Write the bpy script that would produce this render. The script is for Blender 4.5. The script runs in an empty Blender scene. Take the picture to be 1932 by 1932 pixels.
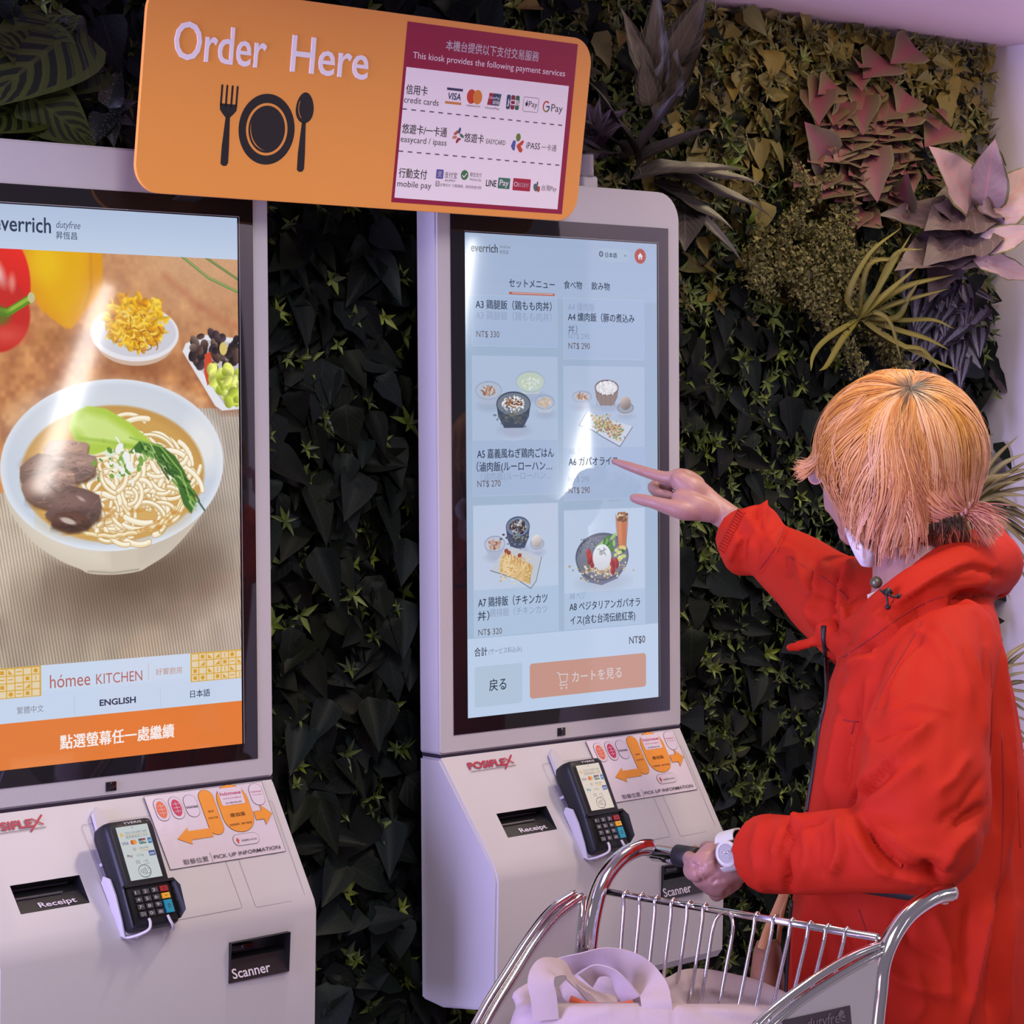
import bpy, bmesh, math, random
import numpy as np
from mathutils import Vector, Matrix, Quaternion, noise as mnoise
random.seed(7)
rng = np.random.default_rng(7)
SC = bpy.context.scene
COL = SC.collection
PI = math.pi
ZF = 1.10          # height of the kiosk displays' lower edge above the floor

# ------------------------------------------------------------------ camera
CAMP = Vector((-2.4078, -2.7389, 0.4335 + ZF))
YAW, PITCH, ROLL, FPX = 0.7396, 0.0362, -0.006, 4719.3
_cy, _sy, _cp, _sp = math.cos(YAW), math.sin(YAW), math.cos(PITCH), math.sin(PITCH)
FWD = Vector((_sy*_cp, _cy*_cp, -_sp))
_r = Vector((_cy, -_sy, 0)); _u = _r.cross(FWD)
RGT = _r*math.cos(ROLL) + _u*math.sin(ROLL)
UPV = _u*math.cos(ROLL) - _r*math.sin(ROLL)
cam_d = bpy.data.cameras.new('camera')
cam = bpy.data.objects.new('camera', cam_d); COL.objects.link(cam)
cam_d.sensor_width = 36.0; cam_d.sensor_fit = 'HORIZONTAL'
cam_d.lens = FPX/1932*36.0
cam_d.clip_start = 0.05; cam_d.clip_end = 60
m = Matrix((RGT, UPV, -FWD)).transposed().to_4x4(); m.translation = CAMP
cam.matrix_world = m
SC.camera = cam

# ------------------------------------------------------------------ light and exposure
SC.view_settings.view_transform = 'Standard'
SC.view_settings.look = 'None'
SC.view_settings.exposure = -0.30
SC.view_settings.gamma = 1.0
SC.view_settings.use_curve_mapping = False
world = bpy.data.worlds.new('world'); SC.world = world; world.use_nodes = True
bg = world.node_tree.nodes['Background']
bg.inputs[0].default_value = (0.60, 0.52, 0.66, 1); bg.inputs[1].default_value = 0.38
def area_light(name, loc, target, size, power, color, size_y=None):
    d = bpy.data.lights.new(name, 'AREA'); d.energy = power; d.color = color
    d.shape = 'RECTANGLE'; d.size = size; d.size_y = size_y or size
    o = bpy.data.objects.new(name, d); COL.objects.link(o)
    o.location = loc
    o.rotation_euler = (Vector(target)-Vector(loc)).to_track_quat('-Z', 'Y').to_euler()
    return o
# hall ceiling luminaire (warm white), violet decorative light from the left, downlight in the soffit
area_light('hall_ceiling_light', (-1.3, -3.3, 4.2), (0.3, -0.1, 1.3), 1.5, 108, (1.0, 0.91, 0.90), 1.8)
area_light('violet_wall_washer', (-3.6, -0.30, 1.2), (0.0, -0.1, 1.0), 1.0, 215, (0.56, 0.50, 1.0), 1.8)
area_light('soffit_downlight', (0.95, -0.20, ZF+1.117), (0.95, -0.08, 0.9), 0.75, 3.0, (1.0, 0.80, 0.46), 0.06)
area_light('added_top_light', (0.75, -0.95, 3.2), (0.45, -0.5, 1.4), 0.3, 36, (1.0, 0.80, 0.60), 0.3)  # added overhead light to brighten hair, hood and shoulders
area_light('rose_side_light', (-2.6, -3.2, 0.7), (0.4, -0.3, 1.1), 1.2, 9, (1.0, 0.62, 0.78), 0.8)

# ------------------------------------------------------------------ authoring helpers
def W(px, py, Y):
    """the point of the plane y = Y that the photograph shows at (px, py)"""
    d = FWD + RGT*((px-966)/FPX) - UPV*((py-966)/FPX)
    return CAMP + d*((Y-CAMP.y)/d.y)
def D(px, py, dep):
    d = FWD + RGT*((px-966)/FPX) - UPV*((py-966)/FPX)
    return CAMP + d*dep
def lerp(a, b, t): return a + (b-a)*t

def link(o, parent=None):
    COL.objects.link(o)
    if parent is not None:
        o.parent = parent
        root = parent
        L = Vector((0, 0, 0))
        while root is not None:
            L += root.location if root.type == 'EMPTY' else Vector((0, 0, 0)); root = root.parent
        if parent.type == 'EMPTY' and parent.parent is None:
            o.matrix_parent_inverse = Matrix.Translation(-parent.location)
    return o
def tag(o, label=None, cat=None, group=None, kind=None):
    if label: o['label'] = label
    if cat: o['category'] = cat
    if group: o['group'] = group
    if kind: o['kind'] = kind
    return o
def empty(name, loc, label, cat, group=None):
    o = bpy.data.objects.new(name, None); COL.objects.link(o); o.location = loc; o.empty_display_size = 0.1
    return tag(o, label, cat, group)
def mesh_obj(name, verts, faces, mats, parent=None, smooth=False, mi=None, uvs=None):
    me = bpy.data.meshes.new(name)
    me.from_pydata([tuple(v) for v in verts], [], faces)
    if not isinstance(mats, (list, tuple)): mats = [mats]
    for m_ in mats: me.materials.append(m_)
    if mi is not None: me.polygons.foreach_set('material_index', mi)
    if smooth: me.polygons.foreach_set('use_smooth', [True]*len(me.polygons))
    me.update()
    o = bpy.data.objects.new(name, me)
    return link(o, parent)
def from_bm(name, bm, mats, parent=None, smooth=False, sharp=None):
    me = bpy.data.meshes.new(name); bm.normal_update(); bm.to_mesh(me); bm.free()
    if not isinstance(mats, (list, tuple)): mats = [mats]
    for m_ in mats: me.materials.append(m_)
    if smooth: me.polygons.foreach_set('use_smooth', [True]*len(me.polygons))
    if sharp: me.set_sharp_from_angle(angle=math.radians(sharp))
    return link(bpy.data.objects.new(name, me), parent)
def bm_box(bm, x0, x1, y0, y1, z0, z1, M=None):
    r = bmesh.ops.create_cube(bm, size=1)
    for v in r['verts']:
        v.co = Vector((lerp(x0, x1, v.co.x+.5), lerp(y0, y1, v.co.y+.5), lerp(z0, z1, v.co.z+.5)))
        if M is not None: v.co = M @ v.co
    return r['verts']
def box(name, b, mat, parent=None, bevel=0, M=None):
    bm = bmesh.new(); bm_box(bm, *b, M=M)
    if bevel: bmesh.ops.bevel(bm, geom=bm.edges[:], offset=bevel, segments=2, affect='EDGES', profile=.5)
    bmesh.ops.recalc_face_normals(bm, faces=bm.faces[:])
    return from_bm(name, bm, mat, parent, smooth=bool(bevel), sharp=40 if bevel else None)
def smooth_path(pts, n=8, closed=False):
    """Catmull-Rom through pts"""
    pts = [Vector(p) for p in pts]; out = []
    N = len(pts)
    for i in range(N if closed else N-1):
        p1, p2 = pts[i], pts[(i+1) % N]
        p0 = pts[i-1] if (i > 0 or closed) else p1*2-p2
        p3 = pts[(i+2) % N] if (i+2 < N or closed) else p2*2-p1
        for k in range(n):
            t = k/n
            out.append(.5*((2*p1)+(-p0+p2)*t+(2*p0-5*p1+4*p2-p3)*t*t+(-p0+3*p1-3*p2+p3)*t**3))
    if not closed: out.append(pts[-1])
    return out
def tube(path, radii, seg=12, cap=True):
    """verts, faces of a tube along a list of points"""
    path = [Vector(p) for p in path]; n = len(path)
    if not hasattr(radii, '__len__'): radii = [radii]*n
    V, F = [], []
    t0 = (path[1]-path[0]).normalized()
    ref = Vector((0, 0, 1)) if abs(t0.z) < .9 else Vector((1, 0, 0))
    nrm = (ref - t0*ref.dot(t0)).normalized()
    for i in range(n):
        t = (path[min(i+1, n-1)]-path[max(i-1, 0)]).normalized()
        nrm = (nrm - t*nrm.dot(t)).normalized(); b = t.cross(nrm)
        for k in range(seg):
            a = 2*PI*k/seg
            V.append(path[i] + (nrm*math.cos(a)+b*math.sin(a))*radii[i])
    for i in range(n-1):
        for k in range(seg):
            a, b2 = i*seg+k, i*seg+(k+1) % seg
            F.append((a, b2, b2+seg, a+seg))
    if cap:
        F.append(tuple(range(seg-1, -1, -1))); F.append(tuple((n-1)*seg+k for k in range(seg)))
    return V, F
def tube_obj(name, path, r, mat, parent=None, seg=12):
    V, F = tube(path, r, seg); return mesh_obj(name, V, F, mat, parent, smooth=True)
def join_parts(lst):
    V, F = [], []
    for v, f in lst:
        o = len(V); V += list(v); F += [tuple(i+o for i in q) for q in f]
    return V, F
def srgb(c):
    return tuple(((x/255)/12.92 if x/255 <= .04045 else ((x/255+.055)/1.055)**2.4) for x in c)

# ------------------------------------------------------------------ materials
def mat(name, col, rough=.5, metal=0, spec=.5, emit=None, estr=1.0, coat=0, sheen=0, sss=0):
    m_ = bpy.data.materials.new(name); m_.use_nodes = True
    b = m_.node_tree.nodes['Principled BSDF']
    b.inputs['Base Color'].default_value = (*col, 1); b.inputs['Roughness'].default_value = rough
    b.inputs['Metallic'].default_value = metal; b.inputs['Specular IOR Level'].default_value = spec
    if emit is not None:
        b.inputs['Emission Color'].default_value = (*emit, 1); b.inputs['Emission Strength'].default_value = estr
    if coat: b.inputs['Coat Weight'].default_value = coat; b.inputs['Coat Roughness'].default_value = .08
    if sheen: b.inputs['Sheen Weight'].default_value = sheen
    if sss:
        b.inputs['Subsurface Weight'].default_value = sss; b.inputs['Subsurface Scale'].default_value = .01
        b.inputs['Subsurface Radius'].default_value = (1, .35, .2)
    return m_
def nt(m_): return m_.node_tree.nodes, m_.node_tree.links, m_.node_tree.nodes['Principled BSDF']
def noisy(name, c1, c2, scale=20, rough=.5, bump=0, bscale=None, coord='Object', **kw):
    m_ = mat(name, c1, rough, **kw); N, L, b = nt(m_)
    tc = N.new('ShaderNodeTexCoord'); nz = N.new('ShaderNodeTexNoise'); nz.inputs['Scale'].default_value = scale
    nz.inputs['Detail'].default_value = 4
    L.new(tc.outputs[coord], nz.inputs['Vector'])
    mx = N.new('ShaderNodeMix'); mx.data_type = 'RGBA'
    L.new(nz.outputs['Fac'], mx.inputs['Factor']); mx.inputs['A'].default_value = (*c1, 1); mx.inputs['B'].default_value = (*c2, 1)
    L.new(mx.outputs['Result'], b.inputs['Base Color'])
    if bump:
        n2 = N.new('ShaderNodeTexNoise'); n2.inputs['Scale'].default_value = bscale or scale*4; L.new(tc.outputs[coord], n2.inputs['Vector'])
        bp = N.new('ShaderNodeBump'); bp.inputs['Strength'].default_value = bump; bp.inputs['Distance'].default_value = .002
        L.new(n2.outputs['Fac'], bp.inputs['Height']); L.new(bp.outputs['Normal'], b.inputs['Normal'])
    return m_
M_white = noisy('white_powder_coat', (.515, .505, .53), (.535, .525, .55), 6, .42, bump=.05, bscale=900)
M_white_plain = mat('white_plastic', (.50, .48, .52), .45)
M_glass = mat('black_bezel_glass', (.012, .010, .012), .04, spec=.6)
M_black = mat('black_plastic', (.012, .012, .015), .38)
M_blacksoft = mat('black_rubber', (.010, .010, .012), .6)
M_seam = mat('dark_joint', (.02, .012, .03), .7)
M_chrome = mat('chrome', (.80, .78, .80), .10, metal=1)
def flat(name, rgb, rough=.45): return mat(name, srgb(rgb), rough, spec=.3)
def lit(name, rgb, s=1.0):      # picture element of a switched-on display
    return mat(name, (.004, .004, .004), .06, spec=.5, emit=srgb(rgb), estr=s*1.2)
_flatc, _litc = {}, {}
def FL(rgb):
    if rgb not in _flatc: _flatc[rgb] = flat('print_%02x%02x%02x' % rgb, rgb)
    return _flatc[rgb]
def LI(rgb):
    if rgb not in _litc: _litc[rgb] = lit('display_%02x%02x%02x' % rgb, rgb)
    return _litc[rgb]

# ------------------------------------------------------------------ flat print: shapes and lettering on a frame
_txtcache = {}
def text_shape(s, bold=0.0):
    k = (s, bold)
    if k in _txtcache: return _txtcache[k]
    c = bpy.data.curves.new('t', 'FONT'); c.body = s; c.size = 1.0; c.resolution_u = 3; c.offset = bold
    o = bpy.data.objects.new('t', c); COL.objects.link(o)
    dg = bpy.context.evaluated_depsgraph_get()
    me = bpy.data.meshes.new_from_object(o.evaluated_get(dg))
    n = len(me.vertices); co = np.zeros(n*3); me.vertices.foreach_get('co', co); co = co.reshape(-1, 3)[:, :2]
    fs = [tuple(p.vertices) for p in me.polygons]
    bpy.data.objects.remove(o); bpy.data.curves.remove(c); bpy.data.meshes.remove(me)
    _txtcache[k] = (co, fs); return _txtcache[k]
class Print:
    """flat print on a surface: unit (s, t) -> origin + s*ux + t*uy, lifted along the normal"""
    def __init__(self, org, ux, uy, lift=.0004, lit_=False):
        self.o, self.ux, self.uy = Vector(org), Vector(ux), Vector(uy)
        self.n = self.ux.cross(self.uy).normalized()
        if self.n.dot(Vector((0, -1, 0))) < 0: self.n = -self.n
        self.lift = lift; self.L = LI if lit_ else FL; self.V = []; self.F = []; self.MI = []; self.mats = []; self.layer = 0
    def pt(self, s, t): return self.o + self.ux*s + self.uy*t + self.n*(self.lift*(1+.5*self.layer))
    def _m(self, rgb):
        m_ = self.L(rgb) if isinstance(rgb, tuple) else rgb
        if m_ not in self.mats: self.mats.append(m_)
        return self.mats.index(m_)
    def poly(self, pts, rgb):
        o = len(self.V); self.V += [self.pt(*p) for p in pts]
        self.F.append(tuple(range(o, o+len(pts)))); self.MI.append(self._m(rgb))
    def rect(self, x0, x1, y0, y1, rgb): self.poly([(x0, y0), (x1, y0), (x1, y1), (x0, y1)], rgb)
    def ell(self, cx, cy, rx, ry, rgb, n=28, a0=0, rot=0):
        P = []
        for k in range(n):
            a = a0+2*PI*k/n; x, y = rx*math.cos(a), ry*math.sin(a)
            P.append((cx+x*math.cos(rot)-y*math.sin(rot), cy+x*math.sin(rot)+y*math.cos(rot)))
        self.poly(P, rgb)
    def rrpts(self, x0, x1, y0, y1, r, n=6):
        P = []
        for (cx, cy, a) in ((x1-r, y1-r, 0), (x0+r, y1-r, 90), (x0+r, y0+r, 180), (x1-r, y0+r, 270)):
            for k in range(n+1):
                t = math.radians(a+90*k/n); P.append((cx+r*math.cos(t), cy+r*math.sin(t)))
        return P
    def rrect(self, x0, x1, y0, y1, r, rgb): self.poly(self.rrpts(x0, x1, y0, y1, r), rgb)
    def line(self, pts, w, rgb, closed=False):
        n = len(pts)
        for i in range(n if closed else n-1):
            a, b = pts[i], pts[(i+1) % n]; dx, dy = b[0]-a[0], b[1]-a[1]; l = math.hypot(dx, dy) or 1
            nx, ny = -dy/l*w/2, dx/l*w/2
            self.poly([(a[0]+nx, a[1]+ny), (a[0]-nx, a[1]-ny), (b[0]-nx, b[1]-ny), (b[0]+nx, b[1]+ny)], rgb)
    def ring(self, pts, w, rgb): self.line(pts, w, rgb, closed=True)
    def arc(self, cx, cy, r, a0, a1, w, rgb, n=14, ry=None):
        ry = ry or r
        self.line([(cx+r*math.cos(math.radians(lerp(a0, a1, k/n))), cy+ry*math.sin(math.radians(lerp(a0, a1, k/n)))) for k in range(n+1)], w, rgb)
    def text(self, s, x0, x1, yb, h, rgb, bold=0.0, align='L', flip=None, skew=0, rot=0):
        """baseline yb, h = em size; stretched in width to x0..x1 when x1 is given"""
        if bold and max(map(ord, s)) > 0x2e00:      # wide scripts: thicken by doubling
            b = bold*h
            for q in ((-b, 0), (b, 0), (0, b)): self.text(s, x0+q[0], None if x1 is None else x1+q[0], yb+q[1], h, rgb, 0, align, flip, skew, rot)
            return
        co, fs = text_shape(s, bold)
        if not len(co): return
        sy = -1 if (flip if flip is not None else self.flip) else 1
        mn, mx = co[:, 0].min(), co[:, 0].max()
        if x1 is not None: kx = (x1-x0)/(mx-mn)
        else: kx = h
        xx = (co[:, 0]-mn)*kx + (0 if align == 'L' else (-(mx-mn)*kx/2)) ; yy = co[:, 1]*h
        xx = xx+yy*skew
        if rot: xx, yy = xx*math.cos(rot)-yy*math.sin(rot), xx*math.sin(rot)+yy*math.cos(rot)
        o = len(self.V); m_ = self._m(rgb)
        self.V += [self.pt(x0+a, yb+sy*b) for a, b in zip(xx, yy)]
        for f in fs: self.F.append(tuple(i+o for i in f)); self.MI.append(m_)
    flip = False
    def build(self, name, parent):
        if not self.V: return None
        # every polygon faces along the normal
        F2 = []
        for f in self.F:
            a = Vector((0, 0, 0)); p0 = self.V[f[0]]
            for i in range(1, len(f)-1): a += (self.V[f[i]]-p0).cross(self.V[f[i+1]]-p0)
            F2.append(f if a.dot(self.n) >= 0 else tuple(reversed(f)))
        o = mesh_obj(name, self.V, F2, self.mats, parent, mi=self.MI)
        if name in ('printing', 'lettering'): o['kind'] = 'stuff'
        return o
# ================================================================== pictures shown on the two displays (painted in code, 1000 x 1778 units)
PS = 0.85
class Canvas:
    def __init__(s, w, h, c):
        s.w, s.h = int(w*PS), int(h*PS); s.a = np.empty((s.h, s.w, 3)); s.a[:] = np.array(c)/255.
        s.Y, s.X = np.mgrid[0:s.h, 0:s.w]; s.X = (s.X+.5)/PS; s.Y = (s.Y+.5)/PS
    def blend(s, sl, m, c):
        c = np.array(c)/255. if not isinstance(c, np.ndarray) else c
        s.a[sl] = s.a[sl]*(1-m[..., None])+c*m[..., None]
    def win(s, x0, x1, y0, y1):
        i0, i1 = max(0, int(y0*PS)-1), min(s.h, int(y1*PS)+2); j0, j1 = max(0, int(x0*PS)-1), min(s.w, int(x1*PS)+2)
        return None if i1 <= i0 or j1 <= j0 else (slice(i0, i1), slice(j0, j1))
    def ell(s, cx, cy, rx, ry, c, soft=2., rot=0., al=1., shade=None):
        R = max(rx, ry)+soft+2; sl = s.win(cx-R, cx+R, cy-R, cy+R)
        if sl is None: return
        x, y = s.X[sl]-cx, s.Y[sl]-cy; ca, sa = math.cos(rot), math.sin(rot)
        u, v = (x*ca+y*sa)/rx, (-x*sa+y*ca)/ry
        d = (np.sqrt(u*u+v*v)-1)*min(rx, ry)
        m = np.clip(.5-d/soft, 0, 1)*al
        if shade is not None:   # (dx, dy, amount): lighter towards (dx, dy)
            k = 1+shade[2]*np.clip(u*shade[0]+v*shade[1], -1, 1)
            c = np.clip(np.array(c)/255.*k[..., None], 0, 1)
        s.blend(sl, m, c)
    def rect(s, x0, x1, y0, y1, c, r=0., soft=1.2, al=1.):
        sl = s.win(x0-2, x1+2, y0-2, y1+2)
        if sl is None: return
        qx = np.abs(s.X[sl]-(x0+x1)/2)-(x1-x0)/2+r; qy = np.abs(s.Y[sl]-(y0+y1)/2)-(y1-y0)/2+r
        d = np.hypot(np.maximum(qx, 0), np.maximum(qy, 0))+np.minimum(np.maximum(qx, qy), 0)-r
        s.blend(sl, np.clip(.5-d/soft, 0, 1)*al, c)
    def poly(s, P, c, soft=1.5, al=1.):
        P = np.array(P, float); sl = s.win(P[:, 0].min()-3, P[:, 0].max()+3, P[:, 1].min()-3, P[:, 1].max()+3)
        if sl is None: return
        x, y = s.X[sl], s.Y[sl]; ins = np.zeros(x.shape, bool); dd = np.full(x.shape, 1e9)
        for i in range(len(P)):
            (ax, ay), (bx, by) = P[i-1], P[i]
            cnd = ((ay > y) != (by > y))
            with np.errstate(divide='ignore', invalid='ignore'):
                ins ^= cnd & (x < (bx-ax)*(y-ay)/(by-ay+1e-12)+ax)
            t = np.clip(((x-ax)*(bx-ax)+(y-ay)*(by-ay))/((bx-ax)**2+(by-ay)**2+1e-9), 0, 1)
            dd = np.minimum(dd, np.hypot(x-ax-t*(bx-ax), y-ay-t*(by-ay)))
        d = np.where(ins, -dd, dd); s.blend(sl, np.clip(.5-d/soft, 0, 1)*al, c)
    def stroke(s, P, w, c, hi=None, edge=None, soft=1.5, al=1.):
        P = [tuple(p)[:2] for p in P]
        for (ww, cc, oy) in ((w+3, edge, 0), (w, c, 0), (w*.45, hi, -w*.12)):
            if cc is None: continue
            for i in range(len(P)-1):
                (ax, ay), (bx, by) = P[i], P[i+1]; ay += oy; by += oy
                sl = s.win(min(ax, bx)-ww, max(ax, bx)+ww, min(ay, by)-ww, max(ay, by)+ww)
                if sl is None: continue
                x, y = s.X[sl], s.Y[sl]
                t = np.clip(((x-ax)*(bx-ax)+(y-ay)*(by-ay))/((bx-ax)**2+(by-ay)**2+1e-9), 0, 1)
                d = np.hypot(x-ax-t*(bx-ax), y-ay-t*(by-ay))-ww/2
                s.blend(sl, np.clip(.5-d/soft, 0, 1)*al, cc)
    def noise(s, cell, seed=0):
        g = np.random.default_rng(seed).random((int(1778/cell)+3, int(1000/cell)+3))
        x, y = s.X/cell, s.Y/cell; i, j = y.astype(int), x.astype(int); fy, fx = y-i, x-j
        fy = fy*fy*(3-2*fy); fx = fx*fx*(3-2*fx)
        return (g[i, j]*(1-fx)+g[i, j+1]*fx)*(1-fy)+(g[i+1, j]*(1-fx)+g[i+1, j+1]*fx)*fy
    def image(s, name):
        im = bpy.data.images.new(name, s.w, s.h)
        px = np.ones((s.h, s.w, 4), np.float32); px[..., :3] = np.clip(s.a[::-1], 0, 1)
        im.pixels.foreach_set(px.ravel()); im.update(); return im
def curl(cx, cy, r, n, rnd):
    a = rnd.uniform(0, 2*PI); k = rnd.uniform(.8, 3.2)*rnd.choice((-1, 1)); e = rnd.uniform(.5, .9); ro = rnd.uniform(-.5, .9)
    P = []
    for i in range(n):
        t = a+k*i/(n-1); x, y = r*math.cos(t), r*e*math.sin(t)
        P.append((cx+x*math.cos(ro)-y*math.sin(ro), cy+x*math.sin(ro)+y*math.cos(ro)))
    return P
def paint_left():
    C = Canvas(1000, 1778, (190, 128, 82)); R = random.Random(3)
    n1, n2 = C.noise(60, 1), C.noise(18, 2); n3 = C.noise(7, 5)
    # wooden table
    wood = np.array((196, 132, 84))/255.+((n1-.5)*.22+(n2-.5)*.12)[..., None]*np.array((1, .95, .6))
    up = np.clip((560-C.Y)/420, 0, 1)[..., None]*np.clip((C.X-250)/500, 0, 1)[..., None]
    wood = wood*(1-up)+np.array((206, 160, 122))/255.*up*(1+.05*(n3[..., None]-.5)); C.a = wood
    C.stroke([(705, 205), (840, 300), (1000, 372)], 20, (178, 104, 78), soft=30, al=.5)
    C.stroke([(770, 135), (880, 205), (1000, 248)], 10, (112, 132, 72), hi=(150, 168, 105))
    C.stroke([(865, 135), (1000, 205)], 9, (98, 118, 66), hi=(140, 150, 95))
    # woven placemat
    edge = np.where(C.X > 817, 637, 637+(817-C.X)*.36)
    st = np.sin((C.X*.985-C.Y*.17)*2*PI/11.5); st2 = np.sin((C.X*.17+C.Y*.985)*2*PI/7)
    matc = np.array((172, 156, 138))/255.*(1+.13*st+.05*st2+.12*(n1-.5))[..., None]
    rt = np.clip((C.X-640)/360, 0, 1)[..., None]; matc = matc*(1-rt*.3)+np.array((166, 160, 163))/255.*rt*.35*(1+.06*st)[..., None]
    lb = np.clip((420-C.X)/340, 0, 1)*np.clip((C.Y-850)/200, 0, 1)*np.clip((1330-C.Y)/300, 0, 1); matc += lb[..., None]*.13
    m = np.clip((C.Y-edge)/6, 0, 1)[..., None]; C.a = C.a*(1-m)+matc*m
    for (cx, cy, rx, ry, al) in ((560, 1215, 300, 95, .55), (450, 1290, 290, 90, .25), (820, 1090, 150, 130, .3), (600, 1160, 220, 60, .4)):
        C.ell(cx, cy, rx, ry, (84, 62, 48), soft=150, al=al)
    # yellow and red pepper
    C.ell(330, 420, 150, 30, (120, 66, 30), soft=50, al=.5)
    C.poly([(150, 120), (165, 230), (235, 330), (320, 385), (345, 385), (395, 330), (452, 270), (465, 200), (462, 120)], (222, 152, 26), soft=9)
    C.poly([(190, 120), (245, 290), (330, 370), (395, 280), (410, 120)], (228, 172, 14), soft=60, al=.9)
    C.stroke([(417, 140), (420, 250), (395, 320)], 8, (196, 128, 30), soft=14, al=.5)
    C.ell(250, 180, 60, 60, (236, 196, 30), soft=60, al=.6)
    C.ell(60, 250, 135, 175, (205, 40, 32), soft=6, shade=(.2, -.6, .25)); C.ell(70, 345, 122, 120, (196, 44, 36), soft=8)
    C.ell(75, 210, 20, 46, (240, 205, 205), soft=24, rot=-.5, al=.8); C.ell(128, 245, 12, 26, (238, 160, 150), soft=14, al=.7)
    C.ell(100, 410, 70, 26, (226, 96, 80), soft=40, al=.6)
    C.stroke([(40, 330), (110, 340), (160, 312), (190, 295)], 26, (96, 140, 30), hi=(150, 180, 60)); C.ell(197, 290, 13, 17, (196, 190, 140))
    C.ell(70, 350, 50, 30, (84, 122, 34), soft=20, al=.8)
    # small white bowl with golden pickles
    C.ell(600, 500, 150, 40, (130, 74, 44), soft=50, al=.6)
    C.ell(587, 425, 150, 76, (206, 178, 160), soft=3); C.ell(587, 395, 171, 92, (228, 226, 232), soft=3); C.ell(589, 392, 158, 80, (206, 204, 214), soft=3)
    for i in range(240):
        a, r = R.uniform(0, 2*PI), R.random()**.6; x, y = 590+118*r*math.cos(a), 372+88*r*math.sin(a)-16
        c = R.choice(((226, 168, 30), (236, 184, 42), (214, 150, 20), (198, 128, 28), (244, 202, 70), (230, 176, 20)))
        C.ell(x, y, R.uniform(8, 26), R.uniform(5, 13), c, soft=4, rot=R.uniform(0, 3), al=.85, shade=(0, -1, .2))
    for i in range(60): C.stroke(curl(592+R.uniform(-85, 85), 372+R.uniform(-55, 60), R.uniform(8, 30), 6, R), R.uniform(4, 9), R.choice(((240, 196, 64), (222, 162, 30), (206, 140, 26), (246, 212, 96))), soft=2.5, al=.7)
    for i in range(14): C.stroke(curl(600+R.uniform(-70, 70), 390+R.uniform(-50, 50), R.uniform(10, 26), 6, R), 4, (158, 92, 30), al=.7)
    # square dish at the edge
    C.poly([(775, 460), (800, 420), (870, 400), (1010, 420), (1010, 665), (925, 662), (885, 630)], (150, 92, 62), soft=24, al=.5)
    C.poly([(772, 452), (785, 425), (860, 395), (1010, 405), (1010, 642), (930, 648), (902, 632)], (226, 226, 234), soft=4)
    C.poly([(800, 455), (860, 412), (1010, 420), (1010, 622), (938, 626)], (196, 190, 196), soft=4)
    for i in range(46):
        x, y = R.uniform(812, 1000), R.uniform(392, 500); c = R.choice(((52, 38, 38), (84, 62, 56), (40, 32, 36), (104, 84, 76), (70, 54, 58)))
        C.ell(x, y, R.uniform(12, 26), R.uniform(9, 18), c, soft=3, rot=R.uniform(0, 3), shade=(-.4, -1, .35))
    C.poly([(862, 460), (884, 450), (905, 530), (872, 565), (858, 520)], (206, 76, 46)); C.ell(938, 440, 16, 22, (216, 190, 110))
    for i in range(60):
        x, y = R.uniform(885, 1000), R.uniform(500, 625)
        if y-500 < (x-885)*-.4+10 or y > 520+(x-870)*1.2: continue
        C.ell(x, y, R.uniform(12, 26), R.uniform(10, 20), R.choice(((206, 214, 96), (220, 226, 130), (176, 190, 66), (214, 216, 110))), soft=4, rot=R.uniform(0, 3), shade=(-.3, -1, .25))
    # large noodle bowl: outside, foot, rim, broth
    body = [(80, 850), (110, 960), (190, 1060), (290, 1125), (365, 1156), (400, 1172), (490, 1180), (585, 1174), (625, 1160), (720, 1110), (820, 1020), (890, 930), (932, 835)]
    body = [(q.x, q.y) for q in smooth_path([Vector((x, y, 0)) for x, y in body], 6)]
    C.poly(body, (206, 194, 178), soft=3)
    C.poly([(100, 900), (190, 1050), (290, 1115), (420, 1150), (480, 1155), (470, 1090), (200, 960)], (222, 212, 196), soft=60, al=.8)
    C.poly([(590, 1150), (720, 1105), (825, 1012), (900, 905), (760, 1000), (600, 1080)], (196, 184, 172), soft=50, al=.6)
    C.stroke([(395, 1165), (490, 1174), (590, 1167)], 7, (176, 164, 150))
    C.ell(505, 824, 428, 279, (222, 228, 238), soft=3, rot=-.02)
    C.ell(505, 822, 414, 266, (200, 208, 222), soft=20, rot=-.02); C.ell(495, 700, 340, 130, (214, 216, 222), soft=90, al=.6)
    C.ell(850, 760, 60, 90, (236, 234, 234), soft=60, rot=-.5, al=.8)
    C.ell(502, 852, 352, 222, (196, 150, 82), soft=9); C.ell(500, 862, 334, 206, (206, 160, 86), soft=20); C.ell(500, 990, 250, 70, (216, 176, 104), soft=50, al=.7)
    # noodles
    for i in range(330):
        x, y = R.uniform(300, 850), R.uniform(740, 1065)
        w = R.uniform(13, 19); rad = R.uniform(36, 120)
        if ((x-515)/(322-rad*.75))**2+((y-875)/(196-rad*.62))**2 > 1 or (x < 430 and y < 985): continue
        C.stroke(curl(x, y, rad, 16, R), w, R.choice(((232, 212, 168), (238, 222, 184), (226, 202, 152), (242, 230, 200), (216, 190, 138))), hi=(250, 243, 224), edge=(186, 140, 80))
    for i in range(16):
        a = R.uniform(-.1, 1.9); C.stroke([(502+(285+q*5)*math.cos(a+q*.06), 862+(190+R.uniform(-4, 4))*math.sin(a+q*.06)) for q in range(9)], 13, (230, 204, 150), hi=(246, 236, 206), edge=(190, 140, 70), al=.9)
    for i in range(16): C.ell(R.uniform(300, 800), R.uniform(960, 1045), R.uniform(10, 30), R.uniform(4, 9), (196, 132, 50), soft=5, al=.5)
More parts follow.
